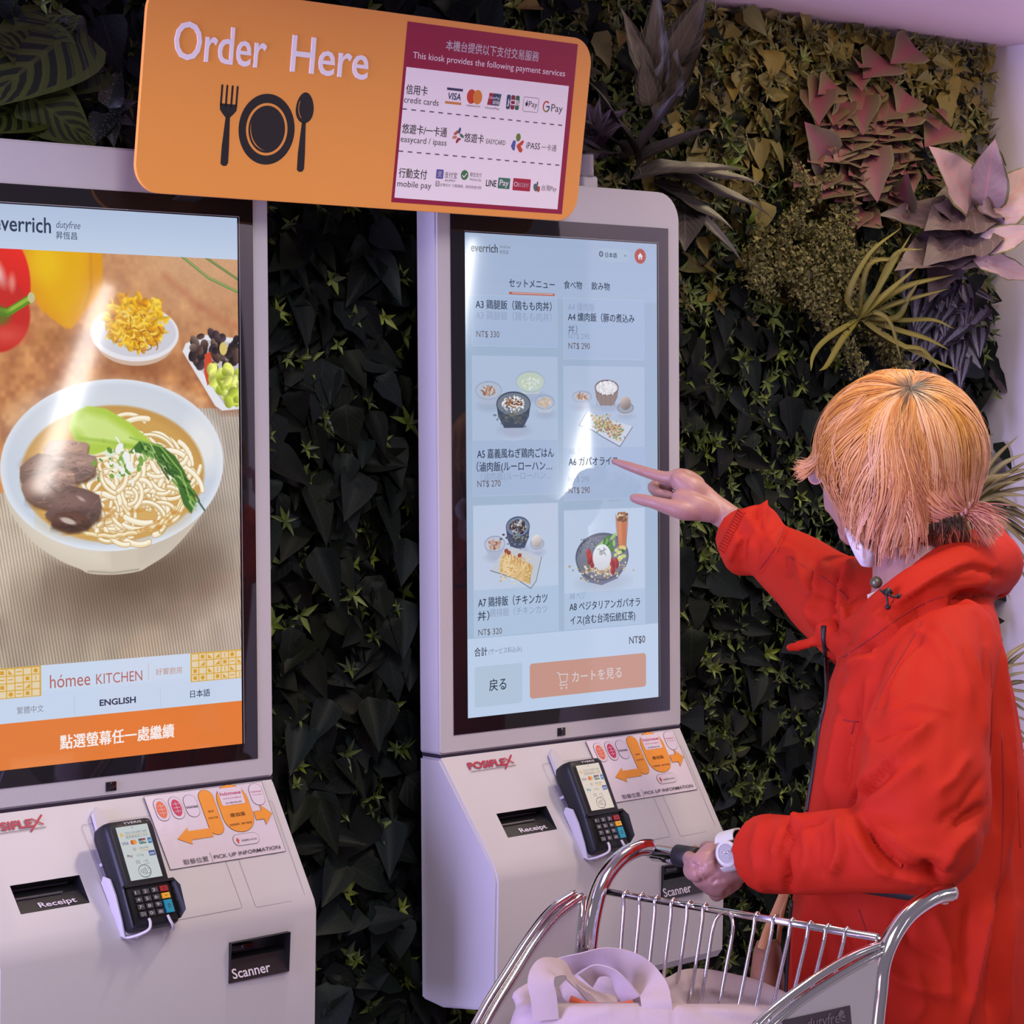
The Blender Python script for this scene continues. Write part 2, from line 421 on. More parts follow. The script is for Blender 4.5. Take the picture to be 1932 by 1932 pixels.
    # bok choy
    C.poly([(330, 700), (345, 655), (400, 632), (470, 640), (560, 685), (640, 745), (610, 775), (500, 770), (420, 790), (365, 770)], (176, 204, 74), soft=6)
    C.poly([(350, 690), (395, 655), (470, 670), (560, 720), (590, 755), (480, 750), (400, 745)], (206, 226, 134), soft=26)
    C.stroke([(360, 735), (460, 745), (600, 768)], 9, (150, 184, 60), soft=10, al=.7)
    lf = [(600, 745), (680, 760), (740, 800), (775, 850), (800, 900), (822, 950), (800, 990), (770, 960), (740, 880), (690, 820), (620, 790), (560, 780)]
    C.poly(lf, (66, 110, 44), soft=5)
    for i in range(60):
        k = R.uniform(0, 1); x = 600+210*k+R.uniform(-16, 22); y = 755+190*k**1.4+R.uniform(-14, 26)
        C.stroke([(x, y), (x+R.uniform(10, 34), y+R.uniform(8, 34))], R.uniform(3, 9), R.choice(((48, 88, 34), (92, 140, 58), (136, 176, 84), (40, 76, 34), (170, 200, 130))), soft=3, al=.8)
    C.stroke([(560, 735), (680, 765), (760, 850), (800, 950)], 6, (150, 188, 84), al=.8)
    # braised meat: irregular chunks with fibres
    def chunk(cx, cy, rx, ry, c, seed):
        q = random.Random(seed); n = 11; P = []
        for k in range(n):
            a = 2*PI*k/n; r_ = q.uniform(.78, 1.1); P.append((cx+rx*r_*math.cos(a), cy+ry*r_*math.sin(a)))
        C.poly([(x+3, y+9) for x, y in P], (88, 56, 40), soft=10, al=.8); C.poly(P, c, soft=5)
        C.ell(cx-rx*.1, cy-ry*.35, rx*.7, ry*.4, tuple(min(255, v*1.28) for v in c), soft=26, al=.7)
        C.ell(cx+rx*.1, cy+ry*.5, rx*.75, ry*.35, tuple(v*.66 for v in c), soft=24, al=.7)
        ang = q.uniform(-.5, .5)
        for k in range(46):
            a, r_ = q.uniform(0, 2*PI), q.random()**.5*.78; x, y = cx+rx*r_*math.cos(a), cy+ry*r_*math.sin(a); l = q.uniform(6, 26); t = ang+q.uniform(-.35, .35)
            m_ = q.uniform(.62, 1.38); C.stroke([(x, y), (x+l*math.cos(t), y+l*math.sin(t))], q.uniform(2, 7), tuple(min(255, v*m_) for v in c), soft=4, al=.45)
    chunk(322, 782, 92, 52, (166, 132, 118), 1); chunk(225, 842, 80, 62, (122, 92, 80), 2); chunk(365, 826, 72, 52, (150, 122, 112), 3); chunk(250, 905, 96, 62, (136, 102, 90), 4); chunk(300, 868, 60, 40, (160, 128, 116), 8)
    chunk(345, 958, 106, 66, (112, 86, 80), 5); chunk(330, 1002, 74, 36, (92, 64, 54), 6)
    C.ell(322, 1000, 30, 9, (220, 206, 198), soft=5, rot=.3, al=.8); C.ell(372, 930, 16, 5, (214, 200, 196), soft=5, rot=.5, al=.6); C.ell(290, 800, 22, 6, (214, 196, 186), soft=6, al=.5)
    # spring onion
    for i in range(60):
        x, y = R.gauss(535, 52), R.gauss(815, 30)
        c = R.choice(((98, 142, 52), (150, 184, 90), (222, 230, 214), (236, 238, 232), (124, 166, 70)))
        if R.random() < .5: C.ell(x, y, R.uniform(6, 14), R.uniform(5, 9), c, soft=2.5, rot=R.uniform(0, 3))
        else: C.stroke([(x, y), (x+R.uniform(-18, 18), y+R.uniform(-18, 18))], R.uniform(4, 8), c, soft=2)
    for (x, y) in ((520, 770), (560, 830), (548, 800)): C.ell(x, y, 13, 20, (238, 240, 238), soft=3, rot=R.uniform(-.6, .6))
    # header, tiles, language bar, orange bar
    hd = np.clip((C.Y-0)/140, 0, 1)[..., None]; c = (np.array((176, 192, 220))*(1-hd)+np.array((192, 207, 230))*hd)/255.
    mk = (C.Y < 140)[..., None]; C.a = np.where(mk, c, C.a)
    C.rect(-5, 1005, 1456, 1632, (202, 216, 238)); C.rect(-5, 1005, 1540, 1632, (198, 213, 236), soft=20)
    for (x0, x1, sd) in ((-5, 215, 1), (791, 1005, 2)):
        C.rect(x0, x1, 1456, 1553, (214, 166, 62)); rr = random.Random(sd); q = 30.5
        nx = int((x1-x0)/q)+1
        for i in range(nx):
            for j in range(3 if False else 4):
                X0 = (x1-4-(i+1)*q) if sd == 1 else (x0+3+i*q); Y0 = 1459+j*23.3
                C.rect(X0+2, X0+q-2, Y0+1.5, Y0+21.5, (226, 208, 176)); k = rr.randrange(7); ax, ay = X0+q/2, Y0+11.5
                o = (212, 156, 44)
                if k == 0: C.rect(ax-7, ax+7, ay-6, ay+6, o)
                elif k == 1: C.ell(ax, ay, 8, 7, o)
                elif k == 2: C.poly([(ax-9, ay+7), (ax+9, ay+7), (ax+9, ay-7)], o)
                elif k == 3: C.rect(ax-9, ax+9, ay-1.5, ay+1.5, o)
                elif k == 4: C.rect(ax-1.5, ax+1.5, ay-7, ay+7, o)
                elif k == 5: C.poly([(ax-8, ay+7), (ax-8, ay-7), (ax+8, ay+7)], o)
    C.rect(622, 624, 1478, 1532, (206, 176, 160)); C.rect(337, 339, 1560, 1630, (182, 196, 220)); C.rect(668, 670, 1560, 1630, (182, 196, 220))
    C.rect(-5, 1005, 1631, 1785, (226, 124, 58)); C.rect(100, 330, 1745, 1790, (236, 146, 88), soft=40, al=.4)
    return C.image('food_advert')
def paint_right():
    C = Canvas(1000, 1778, (176, 193, 220)); R = random.Random(8)
    g = np.clip(C.Y/1500, 0, 1)[..., None]; C.a = (np.array((160, 178, 208))*(1-g)+np.array((178, 198, 224))*g)/255.
    C.rect(0, 1000, 230, 1485, (150, 172, 198), soft=3, al=.6)
    for (x0, x1, y0, y1) in ((31, 462, 225, 413), (494, 928, 222, 455), (31, 462, 448, 965), (492, 928, 481, 992), (31, 462, 997, 1560), (490, 928, 1028, 1560)):
        C.rect(x0, x1, y0, y1, (176, 193, 216), r=4); C.rect(x0+2, x1-2, y0+2, y1-2, (163+10*(y0 > 900), 182+12*(y0 > 900), 213+8*(y0 > 900)), r=4)
    C.rect(33, 460, 450, 760, (172, 189, 216), r=4); C.rect(494, 926, 483, 792, (172, 189, 216), r=4)
    C.rect(33, 460, 1000, 1310, (186, 202, 226), r=4); C.rect(492, 926, 1030, 1345, (186, 202, 226), r=4)
    def dish(cx, cy, rx, ry, dep, wall, inside, rim, fill=None, fr=.7, n=60):
        C.ell(cx+4, cy+dep+ry*.7, rx*.9, ry*.6, (150, 160, 184), soft=16, al=.5)
        C.poly([(cx-rx, cy), (cx-rx*.9, cy+dep*.7), (cx-rx*.55, cy+dep+ry*.5), (cx+rx*.55, cy+dep+ry*.5), (cx+rx*.9, cy+dep*.7), (cx+rx, cy)], wall, soft=2)
        C.ell(cx, cy, rx, ry, rim, soft=2); C.ell(cx, cy+1, rx-4, ry-4, inside, soft=2)
        if fill:
            for i in range(n):
                a, r = R.uniform(0, 2*PI), R.random()**.55*fr
                C.ell(cx+rx*r*math.cos(a), cy+2+ry*r*math.sin(a), R.uniform(3, 8), R.uniform(2, 4.5), R.choice(fill), soft=1.6, rot=R.uniform(0, 3))
    white, w2, wr = (182, 192, 212), (170, 182, 206), (150, 162, 190)
    brown = ((166, 128, 108), (186, 150, 130), (140, 100, 84), (208, 190, 180)); rice = ((222, 222, 228), (206, 206, 214), (236, 234, 236))
    dish(112, 575, 66, 34, 34, w2, (176, 186, 206), wr, brown, .5)
    dish(322, 542, 74, 40, 26, (184, 198, 206), (186, 202, 190), (160, 174, 196), ((206, 216, 214), (190, 200, 150), (218, 222, 226)), .6)
    dish(395, 618, 52, 28, 26, white, w2, wr, ((208, 180, 166), (190, 170, 120), (216, 196, 190)), .7)
    C.ell(235, 735, 70, 26, (182, 194, 220), soft=6)
    dish(236, 625, 86, 46, 66, (66, 76, 96), (112, 122, 138), (54, 62, 82), rice, .66, 120)
    for i in range(40): C.ell(R.gauss(230, 22), R.gauss(622, 8), R.uniform(3, 7), 3, R.choice(((110, 70, 44), (140, 96, 60), (170, 124, 84))), soft=1.5)
    for i in range(50): C.ell(R.gauss(236, 40), R.gauss(672, 12), R.uniform(3, 9), 4, R.choice(((104, 104, 92), (84, 96, 110), (128, 122, 100))), soft=3, al=.7)
    dish(590, 596, 52, 22, 26, w2, (176, 186, 206), wr, brown, .6)
    dish(722, 562, 64, 30, 54, (140, 124, 118), (196, 196, 204), (92, 80, 78), rice, .85, 150)
    for k in range(5): C.rect(668+k*24, 670+k*24, 580, 636, (108, 92, 88), al=.6)
    dish(823, 640, 46, 22, 16, (180, 186, 196), (150, 160, 176), (120, 128, 146)); C.ell(823, 622, 30, 26, (158, 146, 140), soft=4, shade=(-.4, -.8, .3))
    C.poly([(618, 650), (572, 705), (632, 722), (700, 752), (790, 790), (862, 712), (760, 690), (680, 676)], (196, 206, 224), soft=2)
    C.stroke([(618, 650), (574, 706), (640, 724), (700, 752), (792, 790), (862, 714)], 3, (84, 92, 112))
    for i in range(260):
        t = R.random(); x, y = 660+130*t+R.gauss(0, 16), 690+44*t+R.gauss(0, 16)
        C.ell(x, y, R.uniform(3, 7), R.uniform(2.5, 5), R.choice(((196, 164, 120), (170, 132, 88), (214, 188, 148), (148, 112, 76), (120, 150, 96))), soft=1.5)
    # second row
    dish(138, 1142, 52, 30, 28, w2, (186, 194, 212), wr, brown, .6)
    dish(254, 1082, 60, 38, 62, (60, 82, 116), (110, 132, 160), (64, 84, 116), ((60, 62, 66), (96, 98, 92), (190, 196, 200), (40, 44, 50)), .7, 110)
    for i in range(60): C.ell(R.gauss(254, 26), R.gauss(1132, 12), R.uniform(3, 7), 3.5, R.choice(((52, 62, 66), (84, 96, 96), (130, 140, 140))), soft=2)
    dish(352, 1150, 36, 22, 18, white, w2, wr); C.ell(350, 1140, 26, 24, (196, 190, 190), soft=4, shade=(-.3, -.8, .2))
    C.poly([(115, 1240), (170, 1180), (220, 1155), (372, 1200), (335, 1315), (240, 1275)], (190, 198, 210), soft=2)
    C.stroke([(115, 1240), (240, 1275), (318, 1316), (345, 1290), (374, 1200)], 3, (104, 108, 120))
    for i in range(9):
        t = i/8; C.poly([(165+t*120, 1198+t*45), (190+t*120, 1170+t*50), (225+t*105, 1185+t*50), (200+t*110, 1262+t*36), (160+t*120, 1246+t*42)], R.choice(((216, 184, 130), (206, 170, 112), (224, 200, 156))), soft=3)
        C.stroke([(190+t*120, 1172+t*50), (196+t*118, 1258+t*38)], 3, (150, 100, 62), al=.8)
    for i in range(120): C.ell(R.uniform(165, 320), 1215+R.uniform(-30, 30)+((i % 9)*6), R.uniform(3, 8), 3, R.choice(((228, 204, 152), (190, 146, 90), (238, 220, 180))), soft=2, al=.7)
    for (x, y) in ((195, 1170), (208, 1178), (262, 1190)): C.ell(x, y, 10, 8, (150, 78, 62), soft=2)
    # vegetable bowl and tea
    C.ell(700, 1310, 130, 34, (166, 176, 196), soft=30, al=.6)
    C.poly([(551, 1215), (566, 1262), (610, 1305), (690, 1322), (775, 1300), (822, 1255), (837, 1215)], (108, 116, 138), soft=2)
    C.ell(694, 1212, 143, 92, (84, 92, 112), soft=2); C.ell(694, 1214, 136, 84, (112, 118, 138), soft=3)
    for i in range(260): C.ell(694+R.uniform(-120, 90), 1165+R.uniform(-26, 30), 3, 2, R.choice(((150, 156, 166), (88, 92, 108), (70, 74, 90))), soft=1, al=.7)
    for i in range(220): C.ell(R.gauss(690, 55), R.gauss(1262, 15), R.uniform(3, 7), R.uniform(2.5, 5), R.choice(((206, 190, 158), (180, 156, 120), (150, 124, 92), (222, 212, 190))), soft=1.5)
    for i in range(26): C.ell(R.gauss(735, 26), R.gauss(1168, 15), R.uniform(10, 20), R.uniform(7, 13), R.choice(((74, 128, 58), (110, 164, 84), (50, 100, 44), (150, 190, 110))), soft=2, rot=R.uniform(0, 3))
    for i in range(16): C.ell(R.gauss(790, 14), R.gauss(1200, 20), 9, 7, R.choice(((214, 216, 150), (196, 204, 120))), soft=2)
    for (x, y) in ((622, 1200), (640, 1232), (752, 1262), (770, 1240), (745, 1236), (628, 1218)): C.ell(x, y, 13, 22, (158, 52, 50), soft=2, rot=R.uniform(-.5, .8), shade=(-.5, -.5, .35))
    C.ell(692, 1214, 50, 50, (214, 218, 226), soft=4, shade=(0, -1, .06))
    for i in range(30): C.ell(R.gauss(692, 12), R.gauss(1192, 8), 3, 1.6, (112, 112, 116), soft=1, rot=R.uniform(0, 3))
    C.poly([(770, 1062), (832, 1062), (822, 1176), (782, 1176)], (190, 112, 70), soft=3); C.poly([(776, 1078), (800, 1078), (800, 1170), (786, 1170)], (206, 134, 88), soft=12)
    for i in range(22): C.ell(R.uniform(776, 828), R.uniform(1048, 1080), 8, 6, R.choice(((206, 176, 130), (150, 104, 66), (232, 220, 196), (110, 76, 54))), soft=2)
    C.ell(801, 1180, 24, 7, (220, 190, 120), soft=4); C.stroke([(768, 1050), (770, 1100), (782, 1180)], 2, (96, 80, 80)); C.stroke([(834, 1050), (832, 1100), (822, 1180)], 2, (96, 80, 80))
    # footer
    C.rect(-5, 1005, 1484, 1790, (188, 206, 232)); C.rect(-5, 1005, 1484, 1487, (160, 182, 208))
    C.rect(33, 272, 1592, 1742, (176, 195, 216), r=12)
    C.rect(310, 931, 1599, 1731, (196, 148, 134), r=14)
    C.ell(908, 51, 31, 29, (172, 78, 66), soft=2)
    C.rect(216, 449, 210, 219, (178, 92, 78), r=3); C.rect(232, 440, 212, 215, (214, 190, 184), r=1)
    C.rect(680, 850, 28, 78, (164, 184, 208), r=24)
    C.poly([(893, 52), (908, 38), (923, 52)], (214, 222, 236)); C.rect(898, 918, 50, 64, (214, 222, 236)); C.rect(905, 911, 55, 64, (172, 78, 66))
    C.stroke([(820, 50), (826, 55), (832, 50)], 2.5, (90, 104, 130)); C.ell(695, 51, 11, 11, (56, 66, 90)); C.ell(695, 51, 4, 8, (164, 184, 208)); C.rect(686, 704, 50, 52, (164, 184, 208))
    g2 = (212, 200, 206)
    C.stroke([(452, 1642), (462, 1646), (470, 1680), (500, 1680), (507, 1652), (466, 1650)], 4, g2); C.stroke([(470, 1680), (466, 1692), (505, 1692)], 4, g2)
    C.ell(474, 1703, 4.5, 4.5, g2); C.ell(500, 1703, 4.5, 4.5, g2)
    return C.image('order_menu')
def display_mat(name, im, s):
    m_ = mat(name, (.004, .004, .004), .05, spec=.55); N, L, b = nt(m_)
    t = N.new('ShaderNodeTexImage'); t.image = im; t.extension = 'EXTEND'
    u = N.new('ShaderNodeUVMap'); u.uv_map = 'UVMap'
    L.new(u.outputs[0], t.inputs['Vector']); L.new(t.outputs['Color'], b.inputs['Emission Color'])
    b.inputs['Emission Strength'].default_value = s
    return m_

# ================================================================== kiosks
SW, SH = .3985, .7085
BX, BT, BB = .0268, .0256, .0228
XL0, XR0 = -.054, .4524              # body sides, relative to the display's left edge
def prism_x(bm, profile, x0, x1, skew=0.0, n=16):
    """profile = list of (y, z) extruded along x in n slices; the left end stands further out by skew, the right end less"""
    rows = []
    for k in range(n+1):
        t = k/n; x = lerp(x0, x1, t); f_ = skew*(1-2*t)
        rows.append([bm.verts.new((x, y-(f_ if y < -.02 else 0), z)) for y, z in profile])
    bm.faces.new(rows[0]); bm.faces.new(list(reversed(rows[-1]))); m_ = len(profile)
    for a, b in zip(rows[:-1], rows[1:]):
        for i in range(m_): bm.faces.new((a[i], b[i], b[(i+1) % m_], a[(i+1) % m_]))
    bmesh.ops.recalc_face_normals(bm, faces=bm.faces[:])
def boolean(o, cutters):
    for c in cutters:
        md = o.modifiers.new('cut', 'BOOLEAN'); md.object = c; md.operation = 'DIFFERENCE'; md.solver = 'EXACT'
    bpy.context.view_layer.update()
    dg = bpy.context.evaluated_depsgraph_get()
    me = bpy.data.meshes.new_from_object(o.evaluated_get(dg)); o.modifiers.clear(); o.data = me
    for c in cutters: bpy.data.objects.remove(c)
# shelf geometry: from the joint (Y 0, Z -.052) down and out to the crease, then down to the lower edge
ZJ, ZC, ZB = -.052, -.212, -.405
YC = -.111; SKEW = .014
def rounded_slab(bm, x0, x1, y0, y1, z0, z1, r, n=7):
    P = []
    for (cx, cz, a, rr) in ((x1-r, z1-r, 0, r), (x0+r, z1-r, 90, r), (x0+.006, z0+.006, 180, .006), (x1-.006, z0+.006, 270, .006)):
        for k in range(n+1):
            t = math.radians(a+90*k/n); P.append((cx+rr*math.cos(t), cz+rr*math.sin(t)))
    f = [bm.verts.new((x, y0, z)) for x, z in P]; b = [bm.verts.new((x, y1, z)) for x, z in P]
    ff = bm.faces.new(f); bm.faces.new(list(reversed(b))); N = len(P)
    for i in range(N): bm.faces.new((f[i], b[i], b[(i+1) % N], f[(i+1) % N]))
    bmesh.ops.recalc_face_normals(bm, faces=bm.faces[:])
    return f

def kiosk(dx, label, light_label, im, content, dstr):
    def P(x, y, z): return Vector((dx+x, y, ZF+z))
    root = empty('ordering_kiosk', P(.2, .04, -.416), label, 'kiosk')
    # slab that carries the display
    bm = bmesh.new(); rounded_slab(bm, dx+XL0, dx+XR0, 0, .042, ZF+ZJ+.002, ZF+.790, .045)
    ed = [e for e in bm.edges if abs(e.verts[0].co.y) < 1e-6 and abs(e.verts[1].co.y) < 1e-6]
    bmesh.ops.bevel(bm, geom=ed, offset=.003, segments=2, affect='EDGES')
    slab = from_bm('display_housing', bm, M_white, root, smooth=True, sharp=35)
    # lower housing
    bm = bmesh.new()
    prism_x(bm, [(.001, ZF+ZJ-.002), (YC+.016, ZF+ZC+.022), (YC+.006, ZF+ZC+.006), (YC+.002, ZF+ZC-.008), (YC+.008, ZF+ZB+.012), (YC+.018, ZF+ZB), (.0, ZF-.418), (.042, ZF-.412), (.042, ZF+ZJ-.002)], dx+XL0, dx+XR0, SKEW)
    xe = (min(v.co.x for v in bm.verts), max(v.co.x for v in bm.verts))
    ed = [e for e in bm.edges if abs(e.verts[0].co.x-e.verts[1].co.x) < 1e-4 and min(abs(e.verts[0].co.x-xe[0]), abs(e.verts[0].co.x-xe[1])) < 1e-4 and max(abs(e.verts[0].co.y-.042), abs(e.verts[1].co.y-.042)) > .001]
    bmesh.ops.bevel(bm, geom=ed, offset=.0035, segments=2, affect='EDGES')
    low = from_bm('lower_housing', bm, M_white, root, smooth=True, sharp=30)
    # slanted frame: s along x, t down the slope
    A = P(0, 0, ZJ); dn = Vector((0, YC+.016, ZC+.022-ZJ)); SL = dn.length; dn.normalize()
    nr = Vector((0, dn.z, -dn.y)); nr = nr if nr.y < 0 else -nr
    skx = -2*SKEW/(XR0-XL0)     # the panel turns slightly with the skew
    ux = Vector((1, 0, 0)); 
    def S(s, t, h=0.0):
        """point of the sloping panel: s metres from the display's left edge, t metres down the slope"""
        f = t/SL; y = (YC+.016)*f - SKEW*f*(1-2*(s-XL0)/(XR0-XL0))
        return P(s, y, ZJ+(ZC+.022-ZJ)*f) + nr*h
    def slope_print(s, t, u, lift=.0006):
        o = S(s, t); a = (S(s+.1, t)-o)/.1; b = (S(s, t+.1)-o)/.1
        q = Print(o, a*u, b*u, lift); q.flip = True
        q.pt = lambda s_, t_: S(s+s_*u, t+t_*u, q.lift*(1+.5*q.layer))
        return q
    # cut-outs
    cut = []
    def cutter(pts8):
        bmc = bmesh.new(); vs = [bmc.verts.new(p) for p in pts8]
        for f in ((0, 1, 2, 3), (7, 6, 5, 4), (0, 4, 5, 1), (1, 5, 6, 2), (2, 6, 7, 3), (3, 7, 4, 0)): bmc.faces.new([vs[i] for i in f])
        bmesh.ops.recalc_face_normals(bmc, faces=bmc.faces[:])
        return from_bm('cutter', bmc, M_black)
    r0, r1, t0, t1 = REC
    cut.append(cutter([S(r0, t0, .01), S(r1, t0, .01), S(r1, t1, .01), S(r0, t1, .01), S(r0, t0, -.024), S(r1, t0, -.024), S(r1, t1, -.024), S(r0, t1, -.024)]))
    c0, c1, zt, zb = SCN
    cut.append(cutter([P(c0, -.2, zt), P(c1, -.2, zt), P(c1, -.2, zb), P(c0, -.2, zb), P(c0, YC+.045, zt), P(c1, YC+.045, zt), P(c1, YC+.045, zb), P(c0, YC+.045, zb)]))
    boolean(low, cut)
    # receipt outlet: dark tray, slot, lettering
    bm = bmesh.new()
    e = .0004
    def quad(*p):
        bm.faces.new([bm.verts.new(q) for q in p])
    a, b, c, d = S(r0+e, t0+e, -.0005), S(r1-e, t0+e, -.0005), S(r1-e, t1-e, -.0005), S(r0+e, t1-e, -.0005)
    a2, b2, c2, d2 = S(r0+e, t0+e, -.022), S(r1-e, t0+e, -.022), S(r1-e, t1-.012, -.022), S(r0+e, t1-.012, -.022)
    tm = t0+(t1-t0)*.42
    m1, m2 = S(r0+e, tm, -.009), S(r1-e, tm, -.009)
    quad(a, b, b2, a2); quad(a2, b2, m2, m1); quad(m1, m2, c, d); quad(a, a2, m1, d); quad(b, c, m2, b2)
    tray = from_bm('receipt_outlet', bm, M_black, root)
    V, F = tube([lerp(m1, m2, .03)+nr*.0015, lerp(m1, m2, .72)+nr*.0015], .0016, 6); mesh_obj('tear_bar', V, F, M_chrome_dark, tray)
    V, F = tube([lerp(a2, b2, .1)+nr*.005, lerp(a2, b2, .9)+nr*.005], .0022, 6); mesh_obj('paper_slot', V, F, M_seam, tray)
    q = Print(m1+(d-m1)*.5, (m2-m1), (d-m1), .0006); q.flip = True
    q.text('Receipt', .30, .84, .30, .50, (224, 218, 232), bold=.012); q.build('lettering', tray)
    # scanner window
    bm = bmesh.new(); Y0 = YC+.006; Y1 = YC+.040
    a, b, c, d = P(c0+e, Y0-.004, zt-e), P(c1-e, Y0+.002, zt-e), P(c1-e, Y0+.006, zb+e), P(c0+e, Y0+.002, zb+e)
    zm = lerp(zb, zt, .52); a2, b2, c3, d3 = P(c0+e, Y1, zt-e), P(c1-e, Y1, zt-e), P(c1-e, Y1, zm+.003), P(c0+e, Y1, zm+.003)
    c2, d2 = P(c1-e, Y0+.017, zm), P(c0+e, Y0+.013, zm)
    quad(a, b, b2, a2); quad(a2, b2, c3, d3); quad(d3, c3, c2, d2); quad(d2, c2, c, d)
    bm.faces.new([bm.verts.new(q) for q in (a, a2, d3, d2, d)]); bm.faces.new([bm.verts.new(q) for q in (b, c, c2, c3, b2)])
    scan = from_bm('scanner_window', bm, M_black, root)
    box('scan_head', (dx+c0+.012, dx+c0+.055, Y1-.012, Y1-.001, ZF+lerp(zb, zt, .68), ZF+lerp(zb, zt, .80)), M_glass, scan, .001)
    q = Print(d, (c-d), (d2-d), .0006); q.flip = False
    q.text('Scanner', .07, .70, .16, .62, (222, 214, 232), bold=.012); q.build('lettering', scan)
    # joint line between the housings
    box('joint', (dx+XL0+.0012, dx+XR0-.0012, .0012, .041, ZF+ZJ-.0022, ZF+ZJ+.0022), M_seam, root)
    # black glass and display
    bz = box('bezel', (dx-BX, dx+SW+BX, -.0012, .003, ZF-BB, ZF+SH+BT), M_glass, root, .0006)
    V = [P(0, -.0016, 0), P(SW, -.0016, 0), P(SW, -.0016, SH), P(0, -.0016, SH)]
    disp = mesh_obj('display', V, [(0, 1, 2, 3)], display_mat('display_picture', im, dstr), root)
    uv = disp.data.uv_layers.new(name='UVMap')
    for i, c_ in enumerate(((0, 0), (1, 0), (1, 1), (0, 1))): uv.data[i].uv = c_
    # bright hairline where the panel meets the glass
    q = Print(P(0, -.0016, SH), (SW/1000, 0, 0), (0, 0, -SW/1000), .0002)
    q.line([(-3, -5), (1008, -5), (1008, 1778)], 2.2, M_edge); q.build('panel_edge', root)
    p = Print(P(0, -.0016, SH), (SW/1000, 0, 0), (0, 0, -SW/1000), .0003, lit_=True); p.flip = True
    content(p); p.build('lettering', disp)
    # sensor eye under the display
    sx, sz = .189, -.0365
    box('sensor', (dx+sx-.008, dx+sx+.008, -.0015, .002, ZF+sz-.006, ZF+sz+.006), M_glass, root, .0005)
    # maker's lettering on the slope
    q = slope_print(0, 0, .001, .00025)
    def logo(s0, s1, tb, h):
        w = s1-s0; red = (168, 40, 66)
        q.text('POSIFLE', s0, s0+w*.83, tb, h, red, bold=.035)
        q.line([(s0+w*.83, tb-h*.72), (s0+w*1.0, tb-h*.05)], h*.13, red); q.line([(s0+w*1.02, tb-h*.95), (s0+w*.76, tb+h*.42)], h*.19, red)
        q.line([(s0, tb+h*.26), (s0+w*1.02, tb+h*.20)], h*.05, (70, 40, 60))
    logo(*LOGO)
    # fine scored outlines of the service panels
    g = (120, 104, 128)
    for (a0, a1, b0, b1) in PANELS: q.ring(q.rrpts(a0, a1, b0, b1, 4), .45, g)
    q.build('printing', root)
    # pick-up sticker

    w_, h_ = STK[1]-STK[0], STK[3]-STK[2]
    stk = [S(lerp(STK[0], STK[1], k/10), STK[2] if r_ == 0 else STK[3], .0005) for r_ in (0, 1) for k in range(11)]
    so = mesh_obj('sticker', stk, [(k+11, k+12, k+1, k) for k in range(10)], M_gloss_sticker, root)
    pr = slope_print(STK[0], STK[2], .001, .0007)
    W_, H_ = w_*1000, h_*1000
    def X(v): return v/100*W_
    def Y(v): return v/100*H_
    ink = (44, 38, 46); org = (222, 142, 40)
    pr.ring([(0, 0), (W_, 0), (W_, H_), (0, H_)], .45, ink)
    def cap(cx, cy, rx, ry, col, line=True):
        r = min(rx, ry)*.95
        if line: pr.rrect(cx-rx-.6, cx+rx+.6, cy-ry-.6, cy+ry+.6, r+.5, ink)
        pr.layer = 1; pr.rrect(cx-rx, cx+rx, cy-ry, cy+ry, r, col); pr.layer = 0
    wht = (206, 196, 208)
    for (cx, col) in ((10, (214, 104, 66)), (22.5, (188, 40, 86))):
        cap(X(cx), Y(21), X(5), Y(15), wht); pr.layer = 2; pr.ell(X(cx), Y(21), X(3.9), Y(11.5), col)
        pr.layer = 3
        for k in (-5, 0, 5): pr.line([(X(cx-2.6), Y(21+k)), (X(cx+2.6), Y(21+k))], .7, wht)
        pr.line([(X(cx), Y(13)), (X(cx), Y(29))], .6, wht)
        pr.layer = 0
    cap(X(35), Y(21), X(5.2), Y(15), wht); pr.layer = 2; pr.line([(X(30), Y(22)), (X(40), Y(22))], 2.6, (150, 146, 158)); pr.layer = 3; pr.text('STAR ONE', X(30.6), X(39.6), Y(24), 2.2, (70, 62, 76), bold=.02)
    pr.layer = 0; cap(X(49), Y(33), X(6), Y(31), org); cap(X(70), Y(32), X(13), Y(33), org); pr.layer = 2; pr.rrect(X(60), X(80), Y(3), Y(27), 3, wht)
    pr.layer = 0; cap(X(92), Y(17), X(5.6), Y(15), wht)
    pr.layer = 2
    pr.poly([(X(14), Y(62)), (X(25), Y(49)), (X(25), Y(54)), (X(44), Y(54)), (X(44), Y(66)), (X(25), Y(66)), (X(25), Y(72))], org)
    pr.poly([(X(84), Y(40)), (X(91), Y(40)), (X(91), Y(32)), (X(99), Y(46)), (X(91), Y(60)), (X(91), Y(52)), (X(84), Y(52))], org)
    pr.ring([(X(84), Y(40)), (X(91), Y(40)), (X(91), Y(32)), (X(99), Y(46)), (X(91), Y(60)), (X(91), Y(52)), (X(84), Y(52))], .4, ink)
    pr.layer = 3; mag = (190, 60, 110)
    pr.text('hómee', X(61), X(79), Y(13), 7.2, mag, bold=.01); pr.text('KITCHEN', X(62.5), X(77.5), Y(18.5), 2.6, mag); pr.text('好饗廚房', X(63), X(77), Y(25), 2.8, (120, 80, 110))
    pr.text('hómee', X(87.6), X(96.4), Y(14), 3.6, mag); pr.text('KITCHEN', X(88), X(96), Y(18), 1.8, mag)
    pr.text('B4', X(47), X(51.2), Y(33), 4.2, (110, 60, 30)); pr.text('GATE', X(45), X(53), Y(42), 4.0, (110, 60, 30))
    pr.text('座位區', X(63.5), X(76.5), Y(43), 6, (92, 44, 30), bold=.01); pr.text('seat area', X(60.5), X(79.5), Y(55), 5.2, (92, 44, 30))
    pr.layer = 0; cap(X(70), Y(75.5), X(11), Y(7.5), wht); pr.layer = 3
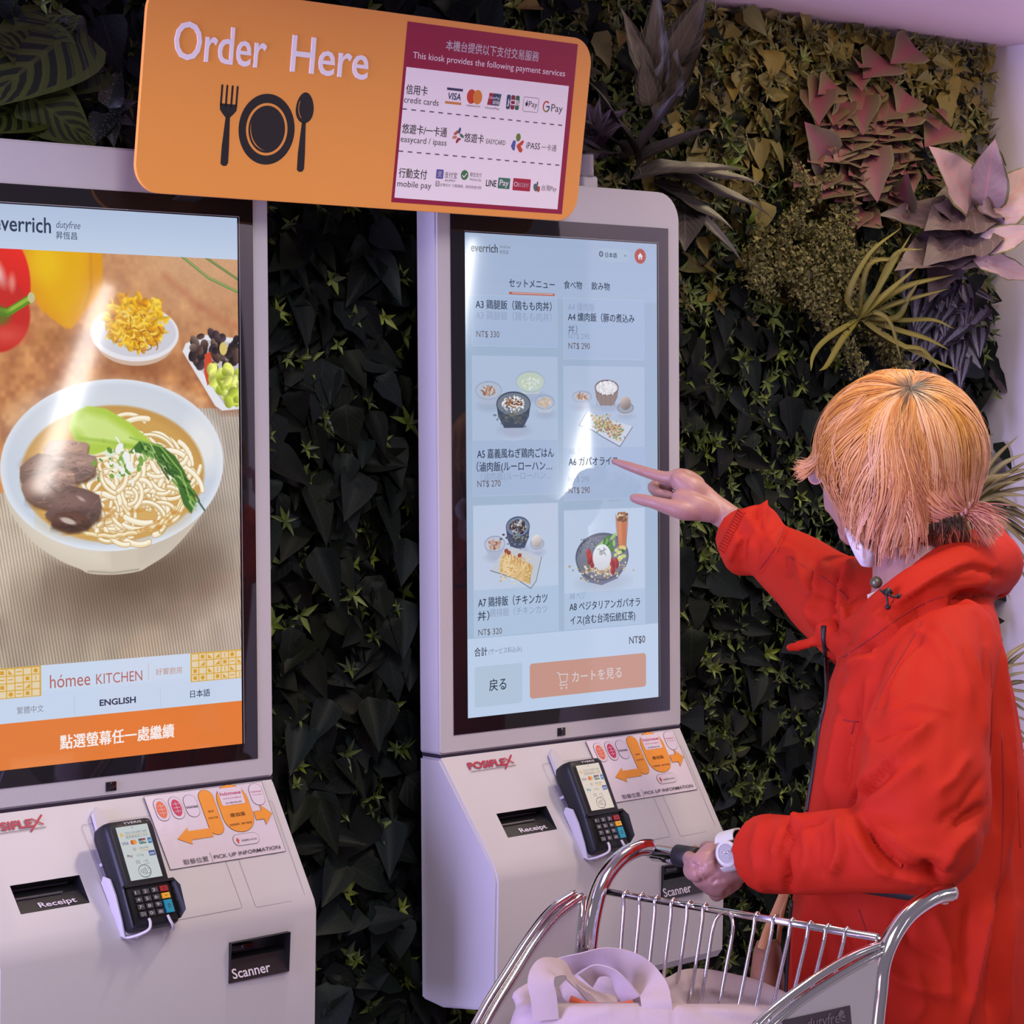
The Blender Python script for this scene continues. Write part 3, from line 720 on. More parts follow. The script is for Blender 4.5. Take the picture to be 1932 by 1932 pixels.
    pr.ell(X(62.5), Y(74), 1.7, 1.7, (206, 60, 60), 12); pr.poly([(X(61.2), Y(75)), (X(63.8), Y(75)), (X(62.5), Y(81))], (206, 60, 60)); pr.layer = 4; pr.ell(X(62.5), Y(74), .7, .7, wht, 10)
    pr.layer = 3; pr.text('點餐機 KIOSK', X(65.5), X(79), Y(78), 3.2, (60, 44, 60))
    pr.text('取餐位置', X(12), X(33), Y(96.5), 8.2, (52, 46, 58)); pr.line([(X(36), Y(86)), (X(36), Y(99))], .5, (52, 46, 58)); pr.text('PICK UP INFORMATION', X(38), X(96), Y(95.5), 7.6, (52, 46, 58), bold=.004)
    pr.build('printing', so)
    # bracket behind the kiosk
    box('wall_bracket', (dx+.08, dx+.32, .041, .135, ZF+.05, ZF+.55), M_seam, root)
    # status light on top
    if light_label:
        b0 = P(.272, .030, .790); r_ = .0175
        sl = empty('signal_lamp', b0, light_label, 'lamp')
        bm = bmesh.new(); bm_box(bm, b0.x-.014, b0.x+.018, b0.y-.013, b0.y+.012, b0.z, b0.z+.018); bmesh.ops.bevel(bm, geom=bm.edges[:], offset=.002, segments=2, affect='EDGES')
        from_bm('lamp_base', bm, M_white_plain, sl, True, 40)
        V, F = tube([b0+Vector((0, 0, .018)), b0+Vector((0, 0, .050))], r_*.78, 28); mesh_obj('core', V, F, M_grey_core, sl, True).data.set_sharp_from_angle(angle=.6)
        V, F = tube([b0+Vector((-.003, 0, .018)), b0+Vector((-.003, 0, .052))], r_, 32); mesh_obj('lens', V, F, M_clear, sl, True).data.set_sharp_from_angle(angle=.6)
    # payment terminal held on the slope
    return root, S, nr, P
M_chrome_dark = mat('dull_steel', (.25, .25, .26), .35, metal=1)
M_edge = mat('panel_edge', (.35, .38, .40), .4)
M_gloss_sticker = noisy('glossy_sticker', (.62, .56, .63), (.64, .58, .65), 30, .22, bump=.12, bscale=60, spec=.6)
M_grey_core = mat('grey_diffuser', (.32, .28, .33), .5)
M_clear = mat('clear_plastic', (.9, .88, .92), .08); _b = M_clear.node_tree.nodes['Principled BSDF']; _b.inputs['Transmission Weight'].default_value = .92; _b.inputs['IOR'].default_value = 1.3

def text_left(p):
    dk = (44, 58, 84)
    p.text('everrich', 62, 272, 84, 70, dk, bold=.012); p.text('dutyfree', 290, 380, 66, 33, (78, 90, 112), skew=.18); p.text('昇恆昌', 290, 368, 99, 26, (70, 84, 108), bold=.01)
    p.text('hómee', 247, 398, 1532, 62, (178, 100, 88)); p.text('KITCHEN', 420, 598, 1532, 48, (178, 104, 92)); p.text('好饗廚房', 651, 757, 1518, 24, (190, 140, 110))
    p.text('繁體中文', 125, 222, 1603, 25, (130, 130, 140)); p.text('ENGLISH', 432, 572, 1603, 28, (46, 58, 84), bold=.03); p.text('日本語', 788, 868, 1603, 27, (46, 58, 84), bold=.012)
    p.text('點選螢幕任一處繼續', 282, 721, 1727, 50, (244, 236, 234), bold=.022)
def text_right(p):
    dk = (50, 58, 78); pr_ = (96, 78, 76); gh = (140, 156, 184)
    p.text('everrich', 30, 161, 68, 44, (46, 54, 76), bold=.012); p.text('dutyfree', 170, 223, 50, 17, (110, 120, 142)); p.text('昇恆昌', 170, 214, 70, 15, (96, 106, 130))
    p.text('日本語', 717, 780, 61, 21, dk, bold=.01)
    p.text('セットメニュー', 216, 449, 190, 36, dk, bold=.012); p.text('食べ物', 497, 592, 187, 33, dk, bold=.01); p.text('飲み物', 642, 740, 187, 33, dk, bold=.01)
    p.text('A3 鶏腿飯（鶏もも肉丼）', 50, 432, 273, 37, dk, bold=.012); p.text('A3 鶏腿飯（鶏もも肉丼）', 50, 432, 313, 35, gh)
    p.text('NT$ 330', 53, 166, 380, 33, pr_); p.text('A4 爌肉飯', 517, 658, 270, 35, gh)
    p.text('A4 爌肉飯（豚の煮込み', 517, 873, 308, 36, dk, bold=.012); p.text('丼）', 517, 566, 355, 34, (92, 100, 120))
    p.text('NT$ 290', 519, 630, 378, 30, gh); p.text('NT$ 290', 519, 632, 416, 33, pr_)
    p.text('A5 嘉義風ねぎ鶏肉ごはん', 53, 439, 823, 39, dk, bold=.012); p.text('（滷肉飯(ルーローハン…', 50, 430, 871, 39, dk, bold=.012); p.text('（滷肉飯(ルーローハン…', 70, 430, 905, 33, gh)
    p.text('NT$ 270', 53, 168, 930, 33, pr_)
    p.text('A6 ガパ', 517, 620, 818, 34, gh); p.text('A6 ガパオライス', 517, 780, 858, 37, dk, bold=.012); p.text('NT$ 290', 517, 626, 922, 30, gh); p.text('NT$ 290', 517, 628, 965, 33, pr_)
    p.text('A7 鶏排飯（チキンカツ', 53, 402, 1371, 40, dk, bold=.012); p.text('丼）', 50, 108, 1420, 38, dk, bold=.01); p.text('鶏排飯（チキンカツ', 110, 402, 1410, 34, gh); p.text('NT$ 320', 53, 170, 1477, 32, pr_)
    p.text('A8 ベジ', 517, 600, 1368, 33, gh); p.text('A8 ベジタリアンガパオラ', 517, 898, 1411, 38, dk, bold=.012); p.text('イス(含む台湾伝統紅茶)', 522, 871, 1463, 38, dk, bold=.012)
    p.text('NT$0', 838, 926, 1558, 40, (66, 56, 66), bold=.006); p.text('合計', 33, 96, 1551, 36, dk, bold=.012); p.text('(サービス料込み)', 104, 269, 1549, 25, (120, 130, 150))
    p.text('戻る', 105, 190, 1683, 50, (44, 54, 70), bold=.01); p.text('カートを見る', 529, 795, 1683, 47, (214, 202, 208), bold=.008)
REC = (.0005, .1025, .0985, .1375); SCN = (.300, .401, -.2415, -.2955)
LOGO = (-10, 79, 25, 15); STK = (.238, .430, .0035, .1115, 1.0)
PANELS = [(131, 328, 32, 181), (349.5, 436.5, 34, 184)]
im_l, im_r = paint_left(), paint_right()
K1, S1, N1, P1 = kiosk(-.8055, 'white self-order kiosk at left with noodle bowl advert on its display', None, im_l, text_left, 1.2)
K2, S2, N2, P2 = kiosk(0.0, 'white self-order kiosk showing a menu that the person in red touches', 'short clear cylinder lamp on top of the right kiosk', im_r, text_right, 1.2)
# ------------------------------------------------------------------ card terminals
M_term = noisy('terminal_plastic', (.010, .011, .014), (.014, .015, .018), 60, .42, spec=.25)
M_key = mat('key_plastic', (.035, .036, .045), .4)
def terminal(S, nr, label, tint):
    B = S(.170, .193, .030); T = S(.1725, .055, .050)
    ux = (S(.25, .12)-S(.15, .12)).normalized(); uy = (T-B).normalized(); uz = ux.cross(uy).normalized()
    if uz.dot(nr) < 0: uz = -uz
    uy = uz.cross(ux).normalized()
    def L(x, y, z=0.): return B + ux*(x/1000) + uy*(y/1000) + uz*(z/1000)
    root = empty('card_terminal', L(0, 0, -25), label, 'card terminal', None)
    Mx = Matrix((ux, uy, uz)).transposed().to_4x4(); Mx.translation = B
    def lofted(name, rows, mat_, parent, bev=.0015):
        """rows of (y, half width, z back, z front)"""
        bm = bmesh.new(); R = []
        for (y, hw, zb, zf) in rows:
            c = min(6, hw*.3)
            pts = [(-hw, zb), (hw, zb), (hw, zf-c), (hw-c*.8, zf), (-hw+c*.8, zf), (-hw, zf-c)]
            R.append([bm.verts.new(L(x, y, z)) for x, z in pts])
        for a, b in zip(R[:-1], R[1:]):
            for i in range(6): bm.faces.new((a[i], a[(i+1) % 6], b[(i+1) % 6], b[i]))
        bm.faces.new(list(reversed(R[0]))); bm.faces.new(R[-1])
        bmesh.ops.recalc_face_normals(bm, faces=bm.faces[:])
        bmesh.ops.bevel(bm, geom=bm.edges[:], offset=bev, segments=1, affect='EDGES')
        return from_bm(name, bm, mat_, parent, True, 50)
    body = lofted('body', [(0, 34, -22, -6), (3, 36.5, -24, -2), (50, 36.5, -28, 0), (54, 36.5, -30, 1.2), (128, 37, -34, 1.2), (138, 36, -30, 0), (141, 33, -20, -6)], M_term, root)
    # keypad privacy shield
    bm = bmesh.new()
    for sgn in (-1, 1):
        a = [L(sgn*36.5, 4, -3), L(sgn*42, 12, 5), L(sgn*43, 44, 7), L(sgn*38.5, 56, 3), L(sgn*36.5, 54, 0)]
        b = [p - ux*(sgn*.0022) - uz*.004 for p in a]
        va, vb = [bm.verts.new(p) for p in a], [bm.verts.new(p) for p in b]
        bm.faces.new(va); bm.faces.new(list(reversed(vb)))
        for i in range(5): bm.faces.new((va[i], vb[i], vb[(i+1) % 5], va[(i+1) % 5]))
    bm_box(bm, -38, 38, 52, 55.5, -2, 4, None)
    for v in bm.verts[-8:]: v.co = L(v.co.x, v.co.y, v.co.z)
    bmesh.ops.recalc_face_normals(bm, faces=bm.faces[:])
    from_bm('keypad_shield', bm, M_term, root)
    # display of the terminal
    sc = mesh_obj('screen', [L(-24.5, 60, 1.5), L(24.5, 60, 1.5), L(24.5, 131, 1.5), L(-24.5, 131, 1.5)], [(0, 1, 2, 3)], lit('terminal_screen', tint, 1.0), root)
    p = Print(L(-24.5, 131, 1.5), ux*.049/100, -uy*.071/100, .0004, lit_=True); p.flip = True
    p.text('^', 47, 53, 7, 7, (90, 90, 90)); p.line([(16, 17), (92, 17)], .8, (190, 160, 110))
    p.text('TOUCH OR INSERT CARD', 22, 92, 15, 6, (110, 112, 116)); p.text('請感應或插入卡片', 22, 92, 23, 6, (120, 120, 124)); p.ell(11, 15, 5, 4, (214, 180, 110))
    p.text('VISA', 4, 26, 34, 8, (70, 80, 120), bold=.01); p.ell(38, 31, 6, 4.5, (206, 84, 50)); p.layer = 1; p.ell(45, 31, 6, 4.5, (220, 150, 60)); p.layer = 0
    p.rect(58, 68, 26, 36, (60, 90, 110)); p.rect(68, 80, 26, 31, (150, 70, 60)); p.rect(68, 80, 31.5, 36, (70, 120, 80)); p.rrect(86, 98, 26, 37, 1.5, (64, 120, 180))
    p.layer = 1; p.text('JCB', 59, 79, 33.5, 5.5, (230, 230, 230)); p.text('AX', 88, 96, 33.5, 5, (225, 230, 240)); p.layer = 0
    p.ell(38, 44, 6, 3.5, (180, 176, 170)); p.text('DISCOVER', 54, 82, 45, 4.6, (90, 86, 90)); p.line([(56, 48), (82, 48)], 1.4, (214, 170, 80))
    p.text('Pay', 10, 28, 57, 7, (80, 80, 84)); p.rrect(6, 30, 50, 60, 2, (200, 200, 198)); p.layer = 1; p.text('Pay', 12, 26, 57.5, 6.5, (80, 80, 84)); p.layer = 0
    p.text('G Pay', 40, 62, 58, 6.5, (110, 130, 120)); p.rrect(78, 98, 50, 60, 1.5, (84, 96, 150)); p.layer = 1; p.text('pay', 81, 95, 57, 6, (225, 228, 240)); p.layer = 0
    p.text('悠遊', 30, 44, 71, 8, (120, 124, 124)); p.text('一卡', 54, 68, 71, 8, (90, 94, 96)); p.line([(54, 73), (74, 73)], .7, (120, 120, 120))
    p.arc(50, 86, 19, 0, 360, 1.3, (70, 72, 74), 30, ry=11.5)
    for k in range(4): p.arc(34+k*3.2, 86, 5+k*2.6, -50, 50, 1.3, (60, 62, 64), 8, ry=3.2+k*1.7)
    p.line([(60, 80), (68, 84), (66, 92), (58, 90)], 1.2, (110, 110, 112))
    p.build('printing', sc)
    q = Print(L(-37, 131, 1.9), ux*.074/100, uy*.01/30, .0003); q.text('YVERIS', 34, 72, 8, 12, (206, 208, 212), bold=.01); q.text('▸▸', 84, 92, 9, 10, (170, 172, 176)); q.build('lettering', root)
    # keys
    rows = [44, 34.5, 25, 15.5]
    for r_, y in enumerate(rows):
        for c_, x in enumerate((-21, -7.5, 6)):
            if r_ == 3: lab = ('○1', '0·', '#:')[c_]
            else: lab = '%d·' % (r_*3+c_+1)
            k = box('key', (-5.2, 5.2, -3.4, 3.4, -.8, 2.0), M_key, root, 0)
            for v in k.data.vertices: v.co = L(x+v.co.x, y+v.co.y, v.co.z)
            g = Print(L(x-5.2, y-3.4, 2.0), ux*.0104, uy*.0068, .0003); g.text(lab, .18, .80, .22, .85, (196, 198, 204)); g.build('lettering', k)
    for (x, y, h, c_, nm) in ((20.5, 44, 3.6, (150, 26, 34), 'X'), (20.5, 34.5, 3.6, (222, 168, 44), '<'), (20.5, 20.5, 8.4, (22, 140, 168), 'O')):
        k = box('key', (-6, 6, -h, h, -.8, 2.4), FLG(c_), root, 0); k['label'] = {'X': 'red cancel key', '<': 'yellow clear key', 'O': 'teal enter key'}[nm]
        for v in k.data.vertices: v.co = L(x+v.co.x, y+v.co.y, v.co.z)
        g = Print(L(x-6, y-h, 2.4), ux*.012, uy*.002*h, .0003); g.text(nm, .34, .66, .34, .5, (60, 40, 40)); g.build('lettering', k)
    # white holder: back plate, side wings, lower lip
    back = [L(-33, -4, -26), L(33, -4, -26)]
    bm = bmesh.new()
    def slabp(pts, off):
        a = [bm.verts.new(p) for p in pts]; b = [bm.verts.new(p+off) for p in pts]
        bm.faces.new(a); bm.faces.new(list(reversed(b)))
        for i in range(len(a)): bm.faces.new((a[i], b[i], b[(i+1) % len(a)], a[(i+1) % len(a)]))
    base = [S(.150, .020, .001), S(.158, .012, .001), S(.166, .020, .001), S(.185, .185, .001), S(.150, .196, .001), S(.133, .19, .001)]
    slabp(base, nr*.006)
    for sgn in (-1, 1):
        slabp([L(sgn*37.5, 2, -36), L(sgn*37.5, 46, -36), L(sgn*37.5, 74, -40), L(sgn*37.5, 80, -32), L(sgn*37.5, 72, -20), L(sgn*37.5, 50, -18), L(sgn*37.5, 20, -20), L(sgn*37.5, -3, -24)], ux*(sgn*.002))
    slabp([L(-30, 96, -32), L(30, 96, -32), L(30, 96, -48), L(-30, 96, -48)], uy*.004)
    bmesh.ops.recalc_face_normals(bm, faces=bm.faces[:])
    from_bm('holder', bm, M_white_plain, root, sharp=30)
    for sgn in (-1, 1):
        pth = smooth_path([L(sgn*37, -1, -30), L(sgn*33, -5, -22), L(sgn*24, -6, -8), L(sgn*18, -4, 1), L(sgn*15, 3, 2.5), L(sgn*14.5, 9, 1.5)], 5)
        tube_obj('hook', pth, .0019, M_white_plain, root, 8)
    return root
_fg = {}
def FLG(c):
    if c not in _fg: _fg[c] = mat('key_%02x%02x%02x' % c, srgb(c), .35)
    return _fg[c]
terminal(S1, N1, 'black card terminal held on the slope of the left kiosk', (196, 202, 204))
terminal(S2, N2, 'black card terminal held on the slope of the right kiosk', (214, 200, 186))

# ================================================================== order sign
SO = Vector((0, -.05, ZF+.735)); SUP = Vector((0, -.04, .265)).normalized(); SX = Vector((1, 0, 0))
SN = Vector((0, -1, 0)); SN = (SN - SUP*SN.dot(SUP)).normalized()
def SP(x, y, z=0): return SO + SX*(x/1000) + SUP*(y/1000) + SN*(z/1000)
sign = empty('order_sign', SP(-213, -6, -2), 'orange sign with white lettering and payment list above the two kiosks', 'sign')
M_sign = noisy('sign_orange', srgb((240, 160, 72)), srgb((244, 166, 78)), 4, .42, spec=.35)
p = Print(SP(0, 0), SX*.001, SUP*.001, 0); RR = p.rrpts(-604, 178, -6, 261, 38, 10)
bm = bmesh.new(); a = [bm.verts.new(SP(x, y, 0)) for x, y in RR]; b = [bm.verts.new(SP(x, y, -5)) for x, y in RR]
bm.faces.new(a); bm.faces.new(list(reversed(b)))
for i in range(len(a)): bm.faces.new((a[i], b[i], b[(i+1) % len(a)], a[(i+1) % len(a)]))
bmesh.ops.recalc_face_normals(bm, faces=bm.faces[:])
bmesh.ops.bevel(bm, geom=[e for e in bm.edges if len(e.link_faces) == 2 and e.calc_length() < 150 and abs((e.verts[0].co-e.verts[1].co).dot(SN)) < 1e-5], offset=.0008, segments=1, affect='EDGES')
from_bm('board', bm, M_sign, sign)
for x in (-440, -110, 120):
    box('bracket', (x/1000-.02, x/1000+.02, -.052, .0005, ZF+.752, ZF+.756), M_white_plain, sign)
# raised white letters
def raised(name, pr, h, parent):
    o = pr.build(name, parent)
    bm = bmesh.new(); bm.from_mesh(o.data)
    r = bmesh.ops.extrude_face_region(bm, geom=bm.faces[:]); 
    for v in [g for g in r['geom'] if isinstance(g, bmesh.types.BMVert)]: v.co += pr.n*h
    bmesh.ops.recalc_face_normals(bm, faces=bm.faces[:]); bm.to_mesh(o.data); bm.free()
    return o
p = Print(SP(0, 0), SX*.001, SUP*.001, .0002)
def letters(word, x0, x1):
    co, _ = text_shape(word, .007); k = (x1-x0)/(co[:, 0].max()-co[:, 0].min()); off = co[:, 0].min()
    for n_ in range(len(word)):
        full, _ = text_shape(word[:n_+1], .007); one, _ = text_shape(word[n_], .007)
        xr = (full[:, 0].max()-off)*k+x0; w_ = (one[:, 0].max()-one[:, 0].min())*k
        p = Print(SP(0, 0), SX*.001, SUP*.001, .0002); p.text(word[n_], xr-w_, xr, 167, 69, (246, 242, 250), bold=.007)
        raised('letter', p, .0010, sign)
letters('Order', -559, -413); letters('Here', -372, -240)
p = Print(SP(0, 0), SX*.001, SUP*.001, .0002); bk = (38, 34, 38)
og = (226, 148, 70)
# plate
def annulus(cx, cy, rx, ry, wx, wy, col, n=48, a0=0, a1=360):
    for k in range(n):
        t0, t1 = math.radians(lerp(a0, a1, k/n)), math.radians(lerp(a0, a1, (k+1)/n))
        p.poly([(cx+rx*math.cos(t0), cy+ry*math.sin(t0)), (cx+rx*math.cos(t1), cy+ry*math.sin(t1)), (cx+(rx-wx)*math.cos(t1), cy+(ry-wy)*math.sin(t1)), (cx+(rx-wx)*math.cos(t0), cy+(ry-wy)*math.sin(t0))], col)
annulus(-402, 88, 46, 46.5, 12, 12, bk); p.ell(-402, 88, 30, 31, bk, 48)
p.layer = 1
for k in range(16):
    t0, t1 = math.radians(165+k*6.5), math.radians(165+(k+1)*6.5); w0, w1 = 1.6*math.sin(PI*k/16), 1.6*math.sin(PI*(k+1)/16)
    p.poly([(-402+27*math.cos(t0), 88+28*math.sin(t0)), (-402+27*math.cos(t1), 88+28*math.sin(t1)), (-402+(27-w1)*math.cos(t1), 88+(28-w1)*math.sin(t1)), (-402+(27-w0)*math.cos(t0), 88+(28-w0)*math.sin(t0))], og)
p.layer = 0
# fork
for x in (-479, -471, -462.5, -454.5): p.rrect(x-1.6, x+1.6, 112, 140.5, 1.5, bk)
p.poly([(-480.6, 116), (-452.9, 116), (-453.5, 108), (-458, 103), (-475.5, 103), (-480, 108)], bk); p.poly([(-475.5, 103.2), (-458, 103.2), (-462.5, 99), (-471, 99)], bk)
p.poly([(-470, 99.5), (-463, 99.5), (-460.8, 60), (-460.3, 40), (-463, 36), (-468, 35.5), (-472.5, 38), (-472.6, 60)], bk)
# spoon
p.poly([(-342+15*math.sin(t)*(1-.12*math.cos(t)), 121+20.5*math.cos(t)) for t in [2*PI*k/36 for k in range(36)]], bk)
p.poly([(-345, 102), (-338.5, 102), (-335.5, 60), (-335, 40), (-338, 36), (-343, 35.5), (-347, 38), (-347.6, 60)], bk)
p.layer = 1; p.arc(-341, 121, 11.5, 150, 240, 1.0, og, 10, ry=16)
p.layer = 0
mar, pw = (152, 18, 66), (250, 244, 250)
p.poly([(-178, 252), (147, 252), (148, 4), (-179, 4)], mar)
p.layer = 1; p.poly([(-173, 190.5), (137, 190.5), (138, 10.5), (-174, 10.5)], pw)
p.layer = 2; wt = (245, 236, 245); dk = (52, 48, 60)
p.text('本機台提供以下支付交易服務', -105, 72, 221, 15.5, wt, bold=.012); p.text('This kiosk provides the following payment services', -163, 127, 203.5, 12.6, wt)
p.text('信用卡', -170, -131, 155, 14.5, dk, bold=.01); p.text('credit cards', -172, -109, 142, 12.4, dk)
p.text('悠遊卡/一卡通', -171, -89, 101, 14.5, dk, bold=.01); p.text('easycard / ipass', -172, -88, 88, 12.2, dk)
p.text('行動支付', -170, -119, 40, 14.5, dk, bold=.01); p.text('mobile pay', -171, -109, 26.5, 12.2, dk)
for (y, x0, x1) in ((133, -174, 131), (75, -174, 133)):
    n = 19
    for k in range(n): p.rect(x0+k*(x1-x0)/(n-.5), x0+k*(x1-x0)/(n-.5)+8.4, y-.8, y+.8, (88, 70, 92))
# card marks
p.rect(-96, -66.5, 165.5, 169, (60, 60, 96)); p.rect(-97.5, -67.5, 146.5, 150, (216, 142, 84)); p.text('VISA', -94, -69, 153, 13, (44, 52, 96), bold=.02, skew=.12)
p.ell(-49.5, 160, 8.6, 10.2, (206, 66, 40)); p.layer = 3; p.ell(-38, 160, 8.6, 10.2, (226, 136, 56)); p.layer = 2; p.text('mastercard', -57, -32, 146, 4.6, dk)
p.poly([(-15, 151), (-19, 151), (-16, 168), (-8, 168), (-10, 151)], (166, 44, 60)); p.poly([(-11, 151), (-8, 168), (2, 168), (0, 151)], (52, 70, 104)); p.poly([(-1, 151), (2, 168), (7, 168), (4, 151)], (46, 104, 112))
p.layer = 3; p.text('UnionPay', -16.5, 4, 160, 5.6, wt); p.text('銀聯', -9, 4, 153, 6, wt); p.layer = 2; p.text('UnionPay', -22, 5, 145.5, 4.4, dk)
for k, c in enumerate(((52, 78, 108), (140, 40, 66), (58, 110, 74))): p.rrect(17.5+k*8.6, 25.2+k*8.6, 148, 168.5, 2.5, c)
p.layer = 3; p.text('JCB', 18.5, 42, 154.5, 10.5, wt, bold=.02); p.layer = 2
p.ring(p.rrpts(50.5, 80, 147.5, 168, 2.5), .6, dk); p.text('Pay', 61, 78, 154.5, 12, dk); p.ell(57, 158, 2.6, 3.1, dk, 12); p.ell(58, 162.4, .9, 1.3, dk, 8)
p.arc(96, 157.5, 6, 110, 210, 2.3, (196, 60, 56), 8, ry=7.2); p.arc(96, 157.5, 6, 200, 290, 2.3, (170, 150, 60), 8, ry=7.2); p.arc(96, 157.5, 6, 285, 360, 2.3, (60, 120, 90), 8, ry=7.2); p.arc(96, 157.5, 6, 45, 115, 2.3, (200, 70, 60), 6, ry=7.2); p.rect(96, 102.6, 156.4, 158.8, (70, 92, 140))
p.text('Pay', 106, 129, 151.5, 15.5, (74, 72, 80))
# second row
for (x, y, r, c) in ((-72, 107, .5, (196, 104, 84)), (-66, 111, 1.3, (60, 92, 130)), (-61, 104, -.5, (84, 120, 90)), (-68, 97, 1.0, (168, 44, 70)), (-74, 101, .2, (206, 140, 110))): p.ell(x, y, 4.6, 2.3, c, 14, rot=r)
p.ell(-70, 109.5, 1.8, 1.8, (206, 110, 90), 10); p.ell(-64, 99, 1.6, 1.6, (60, 60, 70), 10)
p.text('悠遊卡', -56, -19, 97, 14, dk, bold=.008); p.text('EASYCARD', -14, 23, 96.5, 9.6, dk)
p.ell(47, 109.5, 4.6, 5.8, (110, 136, 60), 18); p.poly([(34, 96), (38, 105), (43, 104), (42, 90), (38, 91)], (84, 100, 168)); p.poly([(46, 99), (56, 106), (59, 105), (57, 100), (53, 97.5), (58, 92), (55, 88), (51, 89), (45, 96)], (206, 78, 56))
p.text('iPASS', 64, 91, 95, 13, dk, bold=.004); p.text('一卡通', 94, 124, 95, 10.5, (84, 80, 90))
# third row
p.rrect(-102, -88.5, 41.5, 54.5, 1.5, (92, 96, 168)); p.layer = 3; p.text('支', -99.5, -91, 44.5, 9.5, wt, bold=.01); p.layer = 2
p.text('支付宝', -86, -63, 44, 9.5, dk); p.text('ALIPAY', -85, -65, 38.5, 4.6, dk)
p.ell(-49, 49.5, 7, 7, (62, 128, 70), 20); p.layer = 3; p.line([(-53, 49), (-50, 46), (-45, 52)], 1.6, wt); p.layer = 2; p.text('微信支付', -39, -17, 48.5, 7, (96, 92, 100)); p.text('WeChat Pay', -39, -17, 42.5, 5, (96, 92, 100))
p.ring([(-101, 31), (-95, 31), (-95, 37.5), (-101, 37.5)], .8, dk); p.text('街口', -100.4, -95.6, 32.5, 4, dk); p.text('台灣支付  行動服務，提供快速付款', -93, -15, 31.5, 4.8, (116, 106, 122))
p.text('LINE', -7, 13, 36.5, 13, (40, 40, 48), bold=.02); p.rrect(16, 39, 34.5, 50, 1.2, (66, 124, 98)); p.layer = 3; p.text('Pay', 19, 36.5, 39, 12, wt, bold=.012); p.layer = 2
p.rrect(45, 79.5, 33.5, 51, 1.2, (176, 36, 66)); p.layer = 3; p.text('街口支付', 54, 76, 39.5, 7, wt, bold=.006); p.arc(50.5, 42.5, 3, 0, 360, .9, wt, 12); p.layer = 2
p.ell(90, 40, 4.2, 6, (92, 110, 116), 12, rot=.4); p.ell(96, 38, 3.2, 4.6, (184, 80, 60), 12); p.ell(93, 46, 1.6, 3, (80, 92, 100), 10); p.text('台灣Pay', 102, 132, 37, 9.2, (92, 80, 92))
p.build('printing', sign)

# ================================================================== setting
M_wall = noisy('lilac_wall_paint', (.74, .68, .78), (.76, .70, .80), 3, .6)
M_soffit = noisy('rose_soffit_paint', (.84, .66, .80), (.86, .68, .82), 3, .6)
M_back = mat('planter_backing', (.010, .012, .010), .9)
M_floor = noisy('terrazzo_floor', (.30, .27, .29), (.36, .33, .34), 60, .35)
YW = .15
M_strip = mat('daylight_slit', (.8, .8, .8), .5, emit=(1.0, .97, .92), estr=21)
M_strip2 = mat('daylight_slit_far', (.8, .8, .8), .5, emit=(1.0, .97, .92), estr=32)
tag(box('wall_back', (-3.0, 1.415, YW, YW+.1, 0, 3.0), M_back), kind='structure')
tag(box('wall_right', (1.415, 1.55, -1.2, YW+.1, 0, 3.0), M_wall), kind='structure')
tag(box('ceiling', (-3.0, 1.415, -.42, YW, ZF+1.122, 3.0), M_soffit), kind='structure')
tag(box('floor', (-4.5, 4.5, -5.5, YW+.1, -.1, 0), M_floor), kind='structure')
# slanting daylight slits of the hall opposite, mirrored in the two glass fronts
for i, (a, b, w) in enumerate((((1.58, -3.342, .83), (1.385, -3.404, .24), .056), ((3.14, -2.83, .72), (2.95, -2.896, .04), .085), ((2.66, -2.99, .99), (2.61, -3.014, .66), .032))):
    a, b = Vector(a), Vector(b); a.z += ZF; b.z += ZF
    d_ = (b-a).normalized(); n_ = (Vector((.2, 0, 1.5))-a).normalized(); s_ = d_.cross(n_).normalized(); n_ = s_.cross(d_)
    V = []
    for t, ww in ((0, .45), (.12, .8), (.5, 1.0), (1.0, .75)):
        c_ = a.lerp(b, t); V += [c_-s_*w*ww/2, c_+s_*w*ww/2]
    V2 = [v-n_*.02 for v in V]; n = len(V)
    F = [(k, k+1, k+3, k+2) for k in range(0, n-2, 2)]
    o = mesh_obj('window_%d' % (i+1), V+V2, F+[tuple(q+n for q in reversed(f)) for f in F], M_strip if i == 0 else M_strip2); o['kind'] = 'structure'
# ================================================================== planting
def leaf_mesh(name, w=.5, fold=.25, curl=.25, nl=6, tip=1.0, base=.35, lobes=0.0, wave=0.0, cup=0.0):
    """unit leaf along +Y, width w, face +Z; uv: x across, y along"""
    V, F, U = [], [], []
    rows = []
    for i in range(nl+1):
        t = i/nl
        prof = (math.sin(PI*min(1, t**(.62 if base < .5 else 1.0)))**(.75)) if 0 < t < 1 else 0
        prof *= (1-t)**(.0+.25*tip)*1.12
        hw = w/2*prof*(1+lobes*math.sin(t*PI*5))
        z = -curl*t*t + wave*math.sin(t*9)*.03
        row = []
        if i in (0, nl):
            V.append((0, t, z)); U.append((.5, t)); row = [len(V)-1]
        else:
            for s in (-1, -.5, 0, .5, 1):
                V.append((hw*s, t-abs(s)*.03*w, z + abs(s)*hw*fold*2*.5 - (cup*abs(s)**2*hw) + wave*.12*hw*math.sin(t*17+s*3)))
                U.append((.5+s/2, t)); row.append(len(V)-1)
        rows.append(row)
    for a, b in zip(rows[:-1], rows[1:]):
        if len(a) == 1:
            for k in range(4): F.append((a[0], b[k+1], b[k]))
        elif len(b) == 1:
            for k in range(4): F.append((a[k], a[k+1], b[0]))
        else:
            for k in range(4): F.append((a[k], a[k+1], b[k+1], b[k]))
    return V, F, U
